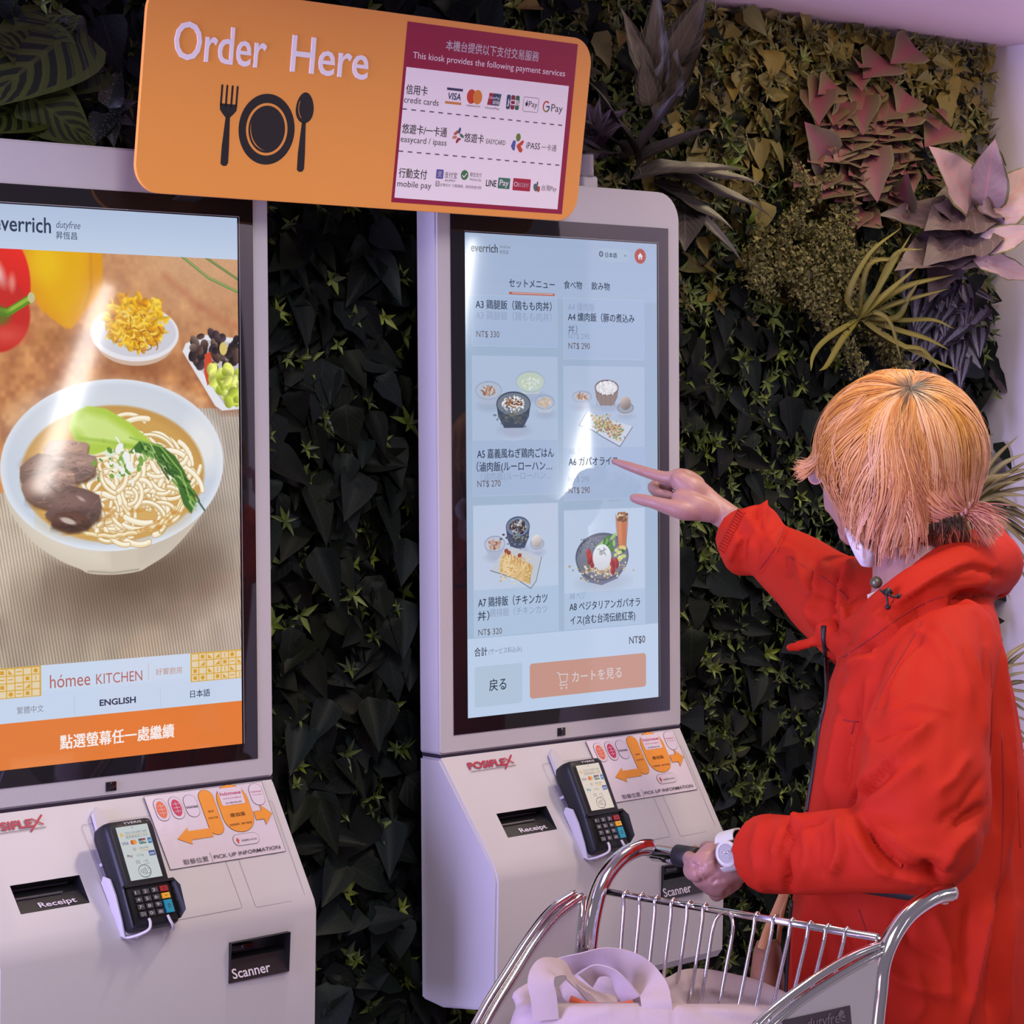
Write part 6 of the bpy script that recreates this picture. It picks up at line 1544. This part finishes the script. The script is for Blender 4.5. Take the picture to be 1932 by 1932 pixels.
def surf(v, k=1.0):
    v = np.asarray(v); return v/np.linalg.norm(v/EA)*k
def meridian(phi, L_, k, wob, n=18, start=.0, flare=0., grav=.55):
    """a strand that leaves the crown in direction phi, hugs the head and falls"""
    d_ = e1*math.cos(phi)+e2*math.sin(phi); p_ = surf(POLE+d_*start, k); v = d_.copy(); out = [p_]; st = L_/n; ph = 2.6*phi+Rh.gauss(0, .45)
    for i in range(n):
        t = i/n; g = np.array((0, -1., 0)); v = v*(1-.10-.22*t*grav)+g*(.10+.22*t)*grav
        nrm = p_/EA**2; nrm /= np.linalg.norm(nrm)
        free = p_[1] < -.055
        if not free or v @ nrm < 0: v = v-nrm*(v @ nrm)
        v /= np.linalg.norm(v); side = np.cross(v, nrm)
        step = v+side*wob*math.sin(ph+t*7)+nrm*flare*max(0, t-.6)
        p_ = p_+step*st
        if not free or np.linalg.norm(p_/EA) < k: p_ = surf(p_, k)
        out.append(p_)
    return out
def clump(phi, L_, k, n, spread, base, w=.0011, wob=.12, **kw):
    G_ = meridian(phi, L_, k, wob, start=Rh.uniform(0, .06), **kw); m_ = len(G_); wid = spread*.115
    for _ in range(n):
        a, b, st = Rh.uniform(-1, 1), Rh.uniform(-.5, 1), Rh.uniform(0, 6); P_ = []; cut = Rh.randint(m_-3, m_)
        for i in range(cut):
            q, q0, q1 = G_[i], G_[max(i-1, 0)], G_[min(i+1, m_-1)]; t = i/(m_-1); v = q1-q0; v /= np.linalg.norm(v)+1e-9
            nr_ = q/EA**2; nr_ /= np.linalg.norm(nr_); sd = np.cross(v, nr_); pr_ = math.sin(min(1, t*1.6+.15)*PI*.5)*(1-.62*t*t)
            P_.append(q+sd*wid*a*pr_+nr_*(.0026*b*pr_-.0018*a*a)+sd*.0006*math.sin(st+t*12))
        strand(P_, w*Rh.uniform(.6, 1.3), (base[0]+Rh.uniform(-.12, .12), np.clip(base[1]+Rh.uniform(-.18, .18), -.8, .75), base[2]), .35, True, 925)
# direction of phi: find which phi runs towards which side
def phi_to(vec):
    v = np.array(vec, float); v -= POLE*(v @ POLE); return math.atan2(v @ e2, v @ e1)
# under layer: fills the volume
for i in range(900):
    ph = Rh.uniform(0, 2*PI); v = e1*math.cos(ph)+e2*math.sin(ph)
    back = v[0]
    L_ = .25 if back < .2 else .20
    clump(ph, L_, .955, 1, .02, (0, Rh.uniform(-.8, -.3), .10), w=.0024, wob=.05)
# top layer in locks; longer in front of the ear, shorter where the hair is drawn back
for i in range(430):
    ph = Rh.uniform(0, 2*PI); v = e1*math.cos(ph)+e2*math.sin(ph)
    if v[0] < .30: L_ = Rh.uniform(.215, .278)
    else: L_ = Rh.uniform(.16, .215)
    if Rh.random() < .25: L_ *= .75
    b1 = Rh.choice((-.75, -.45, -.2, 0, .15, .35, .55, .7)); rt = Rh.uniform(.08, .16) if Rh.random() < (.5 if v[0] > -.2 else .85) else Rh.uniform(.22, .36)
    clump(ph, L_, Rh.uniform(.975, 1.035), 12, .085, (Rh.uniform(-.8, .9), b1, rt), wob=Rh.uniform(.22, .52) if v[0] < .3 else Rh.uniform(.04, .2), flare=Rh.uniform(-.1, .35))
# fringe swept over the brow, ends flicked outwards
for i in range(60):
    a = Rh.uniform(0, 1); P_ = []
    p0 = np.array((-.060+.02*a, .075, -.070+.10*a)); p1 = np.array((-.112, .02, -.045+.10*a)); p2 = np.array((-.112, -.022, -.020+.09*a)); p3 = np.array((-.126-.012*Rh.random(), -.010-.022*Rh.random(), .005+.08*a))
    for k in range(13):
        t = k/12; q = p0*(1-t)**3+3*p1*t*(1-t)**2+3*p2*t*t*(1-t)+p3*t**3; P_.append(q)
    for j in range(5):
        off = np.array((Rh.gauss(0, .003), Rh.gauss(0, .003), Rh.gauss(0, .003))); strand([q+off for q in P_], .0010, (.3+Rh.uniform(-.3, .3), Rh.uniform(0, .6), .001), .25, False)
# hair drawn back to the tie
for i in range(1300):
    x0 = Rh.uniform(-.03, .112); y0 = Rh.uniform(-.095, .035) - (.02 if x0 < 0 else 0)
    rr = 1-(x0/.116)**2-(y0/.112)**2
    if rr < .02: continue
    p0 = np.array((x0, y0, -.106*math.sqrt(rr)*.99)); mid = (p0+TIE)/2; mid = surf(mid, 1.03); mid[1] -= .014+.022*Rh.random()
    P_ = []
    end = TIE+np.array((Rh.gauss(0, .004), Rh.gauss(0, .005), Rh.gauss(0, .004)))
    for k in range(13):
        t = k/12; q = p0*(1-t)**2+2*mid*t*(1-t)+end*t*t
        if t < .8:
            e_ = np.linalg.norm(q/EA)
            if e_ < 1.0: q = q/e_*lerp(.985, 1.02, (i*37 % 100)/100)
        P_.append(q)
    strand(P_, .0014, (.5+Rh.uniform(-.5, .6), Rh.choice((-.7, -.4, -.15, .1, .3))+Rh.uniform(-.1, .1), .02), .7, False)
# nape: dark under-hair, with the shade there put into its colour too
for i in range(260):
    x0 = Rh.uniform(-.02, .072); p0 = np.array((x0, -.080-.015*Rh.random(), -.066-.008*Rh.random())); end = np.array((x0+Rh.uniform(-.01, .02), -.112-.012*Rh.random(), -.050))
    P_ = [p0*(1-k/7)+end*(k/7)+np.array((0, 0, -.008*math.sin(PI*k/7))) for k in range(8)]
    b = (0, -.7, 1.6 if Rh.random() < .6 else .6); strand(P_, .0016, b, .5, False)
# tail
for i in range(260):
    a = Rh.gauss(-.62, .30); L_ = Rh.uniform(.035, .062); end = TIE+np.array((math.cos(a)*L_, math.sin(a)*L_, Rh.gauss(-.004, .010)))
    st = TIE+np.array((Rh.gauss(0, .003), Rh.gauss(0, .004), Rh.gauss(0, .004))); mid = (st+end)/2+np.array((Rh.gauss(0, .004), .010+Rh.gauss(0, .003), Rh.gauss(-.003, .005)))
    strand([st*(1-k/8)**2+2*mid*(k/8)*(1-k/8)+end*(k/8)**2 for k in range(9)], .0011, (.6+Rh.uniform(-.4, .4), Rh.choice((-.2, .1, .4)), .02), .3, False)
# fly-away hairs
for i in range(130):
    ph = Rh.uniform(0, 2*PI); Pm = meridian(ph, Rh.uniform(.06, .20), Rh.uniform(1.01, 1.07), Rh.uniform(.1, .5), n=14, start=Rh.uniform(.0, .8), flare=Rh.uniform(0, .9))
    strand(Pm, .00032, (Rh.uniform(-.4, .4), .2, .02), .6)
HVn = HC_np = np.array(HC)+np.array(HV) @ np.array((RV, UV_, FV))
me = bpy.data.meshes.new('hair'); me.from_pydata(HVn.tolist(), [], HF); ca = me.color_attributes.new('strand', 'FLOAT_COLOR', 'POINT')
c4 = np.ones((len(HCOL), 4), np.float32); c4[:, :3] = np.array(HCOL); ca.data.foreach_set('color', c4.ravel())
me.polygons.foreach_set('use_smooth', [True]*len(me.polygons)); me.materials.append(M_hair); me.update()
hair = link(bpy.data.objects.new('hair', me), person); hair['kind'] = 'stuff'
# inner cap so that the scalp never shows
bm = bmesh.new(); Mh = Matrix((RV, UV_, FV)).transposed()
ball(bm, HC, EA[0]*.945, EA[1]*.945, EA[2]*.945, M=Mh, sub=4)
for v in bm.verts:
    q = Mh.transposed() @ (v.co-HC)
    if q.y < -.06: v.co = HC+Mh @ Vector((q.x*.8, -.06+(q.y+.06)*.3, q.z*.8))
    q = Mh.transposed() @ (v.co-HC)
    f = max(0, -q.x-.03)*max(0, q.z+.03)     # keep off the face
    if q.y < .03 and q.x < -.02 and q.z > -.05: v.co = HC+Mh @ Vector((q.x*.72, q.y, q.z*.8))
from_bm('hair_base', bm, mat('hair_shade', (.34, .15, .075), .8), hair, True)
# hair tie: a twisted ring
tc = Vector(HC)+RV*TIE[0]+UV_*TIE[1]+FV*TIE[2]; ax = (RV*.8-UV_*.45-FV*.1).normalized(); a1 = ax.cross(FV).normalized(); a2 = ax.cross(a1)
V, F = [], []
for s_ in (0, PI):
    path = []
    for k in range(61):
        t = 2*PI*k/60; r_ = .0125+.0026*math.cos(t*6+s_); path.append(tc+a1*math.cos(t)*r_*1.25+a2*math.sin(t)*r_+ax*.003*math.sin(t*6+s_))
    v, f = tube(path, .0024, 6, False); o = len(V); V += v; F += [tuple(i+o for i in q) for q in f]
mesh_obj('hair_tie', V, F, mat('rose_hair_tie', (.50, .24, .22), .55), hair, True)
# ================================================================== luggage trolley
M_steel = mat('polished_steel', (.74, .72, .74), .14, metal=1)
M_board = noisy('advert_board', (.52, .49, .56), (.44, .41, .48), 5, .3, bump=.05, bscale=30)
M_plate = mat('dark_plate', (.06, .045, .065), .35)
A0 = D(1233, 1607, 3.31)
def at_height(px, py, z):
    d = (D(px, py, 1)-CAMP); return CAMP+d*((z-CAMP.z)/d.z)
B0 = at_height(1783, 1691, A0.z)
LAT = (B0-A0); WID = LAT.length; LAT = LAT/WID; UP = Vector((0, 0, 1)); FW = LAT.cross(UP).normalized()
if FW.dot(RGT) > 0: FW = -FW
def on_plane(px, py, o, n):
    d = (D(px, py, 1)-CAMP); return CAMP+d*((o-CAMP).dot(n)/d.dot(n))
def Tf(px, py, s=0): return on_plane(px, py, A0+LAT*s, LAT)
def Tn(px, py, s=0): return on_plane(px, py, B0+LAT*s, LAT)
base = (A0+B0)/2+FW*.35; base.z = 0
tr = empty('luggage_trolley', base, 'chrome airport luggage trolley whose handle the person grips', 'trolley')
TR = .0112
# side tubes: from the handle end forward and down, on to the floor frame
farp = [Tf(1226, 1598), Tf(1200, 1602), Tf(1165, 1625), Tf(1134, 1670), Tf(1116, 1740), Tf(1106, 1830)]
nearp = [Tn(1794, 1684), Tn(1760, 1692), Tn(1716, 1722), Tn(1684, 1765), Tn(1664, 1815), Tn(1657, 1870), Tn(1650, 1935)]
low_f = A0+FW*.16; low_f.z = .16; low_n = B0+FW*.16; low_n.z = .16
for nm, P_, lo in (('far', farp, low_f), ('near', nearp, low_n)):
    pts = smooth_path(P_, 7); e = pts[-1]; pts += [e.lerp(Vector((lo.x, lo.y, lo.z)), t) for t in (.25, .5, .75, 1)]
    o = tube_obj('side_tube', pts, TR, M_chrome, tr, 20)
    cp = smooth_path([pts[0]+(pts[0]-pts[1]).normalized()*.0015, pts[0]], 2); V, F = tube([cp[0], cp[0]+(pts[0]-pts[1]).normalized()*-.002], [TR*.75, TR*.99], 16); mesh_obj('end_cap', V, F, M_steel, o, True)
    d_ = (pts[0]-pts[1]).normalized(); V, F = tube([pts[0]+d_*.0014, pts[0]+d_*.0024], .0032, 12); mesh_obj('screw', V, F, M_seam, o, True)
# handle bar with black grip
tube_obj('handle_bar', [A0-LAT*.006, B0+LAT*.002], .0098, M_chrome, tr, 20)
g0, g1 = A0+LAT*.050, B0-LAT*.03
tube_obj('grip', [g0, g0+LAT*.001, g1-LAT*.001, g1], [.0112, .0118, .0118, .0112], M_blacksoft, tr, 20)
tube_obj('grip_collar', [A0+LAT*.040, A0+LAT*.041, A0+LAT*.075, A0+LAT*.076], [.0125, .0145, .0145, .0125], M_blacksoft, tr, 20)
# thin second rail under the bar's far end
tube_obj('grip_collar', [A0+LAT*.0+Vector((0, 0, -.004)), A0+LAT*.05+Vector((0, 0, -.004))], .0085, M_chrome, tr, 16)
# small upright beside the far tube with its screw
tube_obj('upright', [Tf(1099, 1690), Tf(1094, 1760), Tf(1088, 1835)], .0055, M_chrome, tr, 12)
sc = Tf(1098, 1797, .012); V, F = tube([sc, sc+LAT*.004], .007, 6); mesh_obj('bolt', V, F, M_chrome_dark, tr)
# wire back panel
r0, r1 = Tf(1142, 1682), Tn(1656, 1769)
b0, b1 = Tf(1131, 1880), Tn(1596, 1975)
tube_obj('top_rail', [r0, r1], .0046, M_steel, tr, 12)
tube_obj('bottom_rail', [b0, b1], .004, M_steel, tr, 10)
def rail_at(px):       # parameter on the rail seen at photograph column px
    lo, hi = 0., 1.
    for _ in range(30):
        t = (lo+hi)/2; q = r0.lerp(r1, t)-CAMP; x = 966+FPX*q.dot(RGT)/q.dot(FWD)
        if x < px: lo = t
        else: hi = t
    return (lo+hi)/2
LD = [1182, 1212, 1241, 1272, 1302, 1332, 1430, 1464, 1497, 1531, 1564, 1600]
for x in LD:
    t = rail_at(x); a = r0.lerp(r1, t); b = b0.lerp(b1, t); d_ = (b-a).normalized(); n_ = d_.cross((r1-r0).normalized()).normalized()
    if n_.dot(CAMP-a) < 0: n_ = -n_
    pth = smooth_path([a-n_*.004, a+UP*.0055, a+n_*.0055, a+d_*.010+n_*.004, a+d_*.03+n_*.003, b+n_*.003], 4)
    tube_obj('wire', pth, .0023, M_steel, tr, 8)
t0, t1 = rail_at(1357), rail_at(1395)
a, b = r0.lerp(r1, t0), r0.lerp(r1, t1); da, db = (b0.lerp(b1, t0)-a), (b0.lerp(b1, t1)-b); n_ = da.normalized().cross((r1-r0).normalized()).normalized()
if n_.dot(CAMP-a) < 0: n_ = -n_
tube_obj('wire', smooth_path([a+da+n_*.006, a+da*.5+n_*.006, a+da*.16+n_*.006, a.lerp(b, .22)+da*.03+n_*.006, a.lerp(b, .5)+n_*.006, a.lerp(b, .78)+db*.03+n_*.006, b+db*.16+n_*.006, b+db*.5+n_*.006, b+db+n_*.006], 5), .0023, M_steel, tr, 8)
# curved double guards on both sides, running forward and down to the front of the frame
def guard(Tx, outer, inner, lo):
    for P_ in (outer, inner):
        pts = smooth_path([Tx(x, y) for x, y in P_], 6); e = pts[-1]; d_ = (pts[-1]-pts[-3]).normalized()
        end = lo.copy(); pts += smooth_path([e, e.lerp(end, .5)+d_*.04, end], 6)[1:]
        tube_obj('guard_rail', pts, .0052, M_chrome, tr, 14)
fl_f = A0+FW*.62; fl_f.z = .20; fl_n = B0+FW*.62; fl_n.z = .20
guard(Tf, [(1084, 1685), (1040, 1715), (1000, 1765), (958, 1830), (920, 1890), (895, 1935)], [(1098, 1690), (1052, 1724), (1012, 1772), (972, 1836), (936, 1895), (911, 1940)], fl_f)
guard(Tn, [(1662, 1782), (1610, 1803), (1550, 1838), (1492, 1878), (1450, 1912), (1425, 1936)], [(1668, 1794), (1618, 1820), (1560, 1855), (1504, 1893), (1462, 1928), (1445, 1945)], fl_n)
# solid side boards inside the guards
def boardp(Tx, P_, s, name='side_board'):
    a = [Tx(x, y) for x, y in P_]; bq = [p_+LAT*s for p_ in a]; V = a+bq; n = len(a)
    F = [tuple(range(n)), tuple(range(2*n-1, n-1, -1))]+[(i, (i+1) % n, n+(i+1) % n, n+i) for i in range(n)]
    return mesh_obj(name, V, F, M_board, tr)
nb = boardp(Tn, [(1656, 1803), (1618, 1822), (1562, 1857), (1506, 1896), (1464, 1931), (1400, 2010), (1360, 2100), (1640, 2100), (1647, 1935), (1652, 1865)], .003)
boardp(Tf, [(1094, 1700), (1054, 1727), (1014, 1775), (974, 1838), (938, 1898), (905, 1960), (870, 2060), (1078, 2060), (1084, 1900), (1088, 1780)], -.003)
# dark plate with lettering on the near board
c = [Tn(1478, 1925, .0045), Tn(1604, 1897, .0045), Tn(1612, 1990, .0045), Tn(1476, 2020, .0045)]
V = c+[q-LAT*.0015 for q in c]
pt = mesh_obj('advert_plate', V, [(0, 1, 2, 3), (7, 6, 5, 4), (0, 4, 5, 1), (1, 5, 6, 2), (2, 6, 7, 3), (3, 7, 4, 0)], M_plate, tr)
q = Print(c[0]+LAT*.0003, (c[1]-c[0])/100, (c[3]-c[0])/100, .0004); q.n = LAT.copy(); q.flip = True
q.text('dutyfree', 34, 92, 30, 34, (120, 104, 124), bold=.01); q.text('...', 12, 30, 28, 20, (110, 96, 116)); q.poly([(84, 4), (90, 8), (90, 22), (84, 26), (80, 15)], (120, 106, 126)); q.text('昇恆昌', 40, 80, 78, 34, (120, 104, 124))
q.build('lettering', pt)
# floor frame, basket floor and wheels (below the picture)
for a_, b_ in ((low_f, fl_f), (low_n, fl_n), (low_f, low_n), (fl_f, fl_n)): tube_obj('frame_tube', [a_, b_], .011, M_steel, tr, 12)
bz = at_height(1150, 1990, .70).z
sh0, sh1 = b0+Vector((0, 0, -.02)), b1+Vector((0, 0, -.02))
corn = [sh0, sh1, sh1+FW*.30, sh0+FW*.30]
for p_ in corn: p_.z = corn[0].z
V = [p_ for p_ in corn]+[p_-UP*.004 for p_ in corn]
mesh_obj('basket_floor', V, [(0, 1, 2, 3), (7, 6, 5, 4), (0, 4, 5, 1), (1, 5, 6, 2), (2, 6, 7, 3), (3, 7, 4, 0)], M_steel, tr)
for a_ in (corn[2], corn[3]):
    e_ = a_.copy(); e_.z = .2; tube_obj('frame_tube', [a_, e_], .008, M_steel, tr, 10)
FWN = FW
for p_ in (low_f+FW*.02, low_n+FW*.02, fl_f.lerp(fl_n, .5)):
    c_ = Vector((p_.x, p_.y, .075)); V, F = tube([c_-LAT*.014, c_-LAT*.010, c_+LAT*.010, c_+LAT*.014], [.066, .075, .075, .066], 24); w = mesh_obj('wheel', V, F, M_blacksoft, tr, True)
    tube_obj('wheel_fork', [c_+LAT*.018, Vector((c_.x, c_.y, .17))+LAT*.018], .006, M_steel, tr, 8)
# ================================================================== pale tote bag and cloth in the basket
M_tote = noisy('pale_rose_canvas', (.44, .35, .37), (.48, .38, .40), 14, .75, bump=.3, bscale=900, sheen=.1)
M_tote_in = noisy('bag_inside', (.42, .30, .36), (.46, .34, .40), 14, .85)
fz = corn[0].z
mid = (corn[0]+corn[1])/2
bag = empty('tote_bag', Vector((mid.x, mid.y, fz))+FW*.15, 'pale pink canvas tote bag with loop handles lying in the trolley basket', 'bag')
def DB(px, py, d_): return D(px, py, d_)
bm = bmesh.new()
loft_rings(bm, [(1893, 985, 1478, 3.02, .045, 3), (1903, 972, 1490, 3.02, .065, 4), (1935, 962, 1500, 3.02, .075, 4), (1985, 955, 1505, 3.02, .085, 4), (2040, 965, 1490, 3.02, .085, 4)], 40, .75)
chain_bm(bm, [(DB(978, 1880, 3.04), .010), (DB(1015, 1872, 3.06), .016), (DB(1040, 1890, 3.06), .018)], sub=4)
me = remesh(bm, .005, 5)
folds(me, [([(1048, 1895), (1046, 1960)], 2.5, -.002), ([(1205, 1892), (1215, 1960)], 2.5, -.0015), ([(1268, 1890), (1272, 1960)], 2.5, -.002), ([(985, 1900), (1200, 1898), (1400, 1905)], 5, .0015), ([(1300, 1900), (1380, 1925), (1440, 1932)], 10, -.003), ([(1080, 1925), (1160, 1905)], 10, .003), ([(970, 1925), (1030, 1910)], 8, .003)], base_noise=.0015, nscale=14)
me.materials.append(M_tote); link(bpy.data.objects.new('bag_body', me), bag)
def strap_band(name, P_, w, mat_, parent, thick=.0018, up=None):
    """P_: (px, py, depth[, roll degrees]); flat band following the points"""
    pts = smooth_path([DB(*q[:3]) for q in P_], 8); rolls = smooth_path([Vector((q[3] if len(q) > 3 else 0, 0, 0)) for q in P_], 8); V, F = [], []
    n = len(pts)
    for i, q in enumerate(pts):
        t = (pts[min(i+1, n-1)]-pts[max(i-1, 0)]).normalized(); view = (CAMP-q).normalized()
        nn_ = (view-t*view.dot(t)).normalized(); nn_ = Quaternion(t, math.radians(rolls[i].x)) @ nn_; s_ = t.cross(nn_).normalized()
        for a, b in ((-1, -.5), (-.5, 0), (0, .15), (.5, 0), (1, -.5), (1, -1.3), (0, -.9), (-1, -1.3)): V.append(q+s_*(w/2*a)+nn_*thick*b)
        if i:
            o = 8*(i-1)
            for k in range(8): F.append((o+k, o+(k+1) % 8, o+8+(k+1) % 8, o+8+k))
    F += [tuple(range(7, -1, -1)), tuple(len(V)-8+k for k in range(8))]
    o = mesh_obj(name, V, F, mat_, parent, True); o.data.set_sharp_from_angle(angle=.9); return o
strap_band('handle_loop', [(1030, 1925, 2.955, 0), (1026, 1885, 2.955, 0), (1020, 1850, 2.96, -5), (1032, 1826, 2.975, -25), (1062, 1824, 2.99, -60), (1085, 1850, 3.0, -75), (1120, 1880, 3.01, -60), (1165, 1893, 3.02, -50)], .031, M_tote, bag)
strap_band('handle_loop', [(1060, 1832, 3.06, 30), (1100, 1814, 3.06, 60), (1150, 1812, 3.05, 40), (1200, 1830, 3.03, 10), (1230, 1862, 2.985, 0), (1238, 1890, 2.96, 0), (1242, 1930, 2.955, 0)], .036, M_tote, bag)
strap_band('handle_loop', [(1105, 1852, 3.0, 40), (1125, 1834, 3.0, 60), (1152, 1838, 2.995, 70), (1172, 1862, 2.99, 50), (1190, 1888, 2.99, 40)], .030, M_tote, bag)
bm = bmesh.new(); chain_bm(bm, [(DB(1075, 1884, 3.07), .022), (DB(1125, 1868, 3.08), .034), (DB(1180, 1866, 3.08), .036), (DB(1215, 1880, 3.07), .026)], sub=4)
me = remesh(bm, .005, 4); folds(me, [([(1095, 1850), (1160, 1880)], 8, -.004), ([(1120, 1890), (1190, 1880)], 6, .003)], base_noise=.002, nscale=20); me.materials.append(M_tote); link(bpy.data.objects.new('folded_lining', me), bag)
strap_band('inner_edge', [(1075, 1884, 2.985, 0), (1110, 1896, 2.98, 0), (1160, 1898, 2.98, 0), (1195, 1892, 2.985, 0)], .008, mat('orange_red_piping', (.62, .12, .05), .6), bag)
# second cloth bundle
cl = empty('cloth_bundle', Vector((0, 0, 0))+DB(1380, 2040, 3.10), 'folded pink cloth behind the tote bag in the trolley basket', 'cloth')
bm = bmesh.new()
chain_bm(bm, [(DB(1262, 1878, 3.13), .022), (DB(1290, 1878, 3.13), .032), (DB(1340, 1875, 3.12), .032), (DB(1400, 1888, 3.11), .030), (DB(1470, 1900, 3.09), .022)], sub=4)
chain_bm(bm, [(DB(1270, 1930, 3.12), .045), (DB(1370, 1935, 3.12), .05), (DB(1470, 1950, 3.10), .045)], sub=4)
ball(bm, DB(1300, 1862, 3.12), .018, sub=2); ball(bm, DB(1322, 1858, 3.12), .017, sub=2)
me = remesh(bm, .005, 5); folds(me, [([(1285, 1875), (1330, 1862), (1400, 1880)], 6, .004), ([(1275, 1890), (1360, 1882), (1460, 1902)], 7, -.005), ([(1318, 1850), (1350, 1880)], 6, -.003)], base_noise=.002, nscale=16)
me.materials.append(M_tote); link(bpy.data.objects.new('cloth', me), cl)
# ================================================================== brown patterned shoulder bag hanging in front of the person
M_brown = noisy('brown_patterned_cloth', (.10, .035, .018), (.30, .13, .06), 30, .7)
M_ochre = noisy('ochre_band', (.42, .19, .06), (.50, .26, .10), 60, .7)
hb = empty('shoulder_bag', D(1450, 1930, 3.55), 'brown patterned shoulder bag hanging between the wires and the red jacket', 'bag')
bm = bmesh.new(); loft_rings(bm, [(1772, 1428, 1470, 3.55, .02), (1800, 1420, 1476, 3.55, .035), (1870, 1412, 1482, 3.55, .04), (1960, 1408, 1486, 3.55, .045)], 24, .85)
me = remesh(bm, .005, 4); me.materials.append(M_brown); hbb = link(bpy.data.objects.new('bag_body', me), hb)
strap_band('shoulder_strap', [(1478, 1685, 3.52, 0), (1462, 1722, 3.52, 10), (1448, 1755, 3.52, -10), (1436, 1790, 3.52, 0)], .011, M_ochre, hb)
strap_band('shoulder_strap', [(1484, 1685, 3.54, 10), (1474, 1730, 3.54, 0), (1468, 1785, 3.54, 0)], .007, M_ochre, hb)
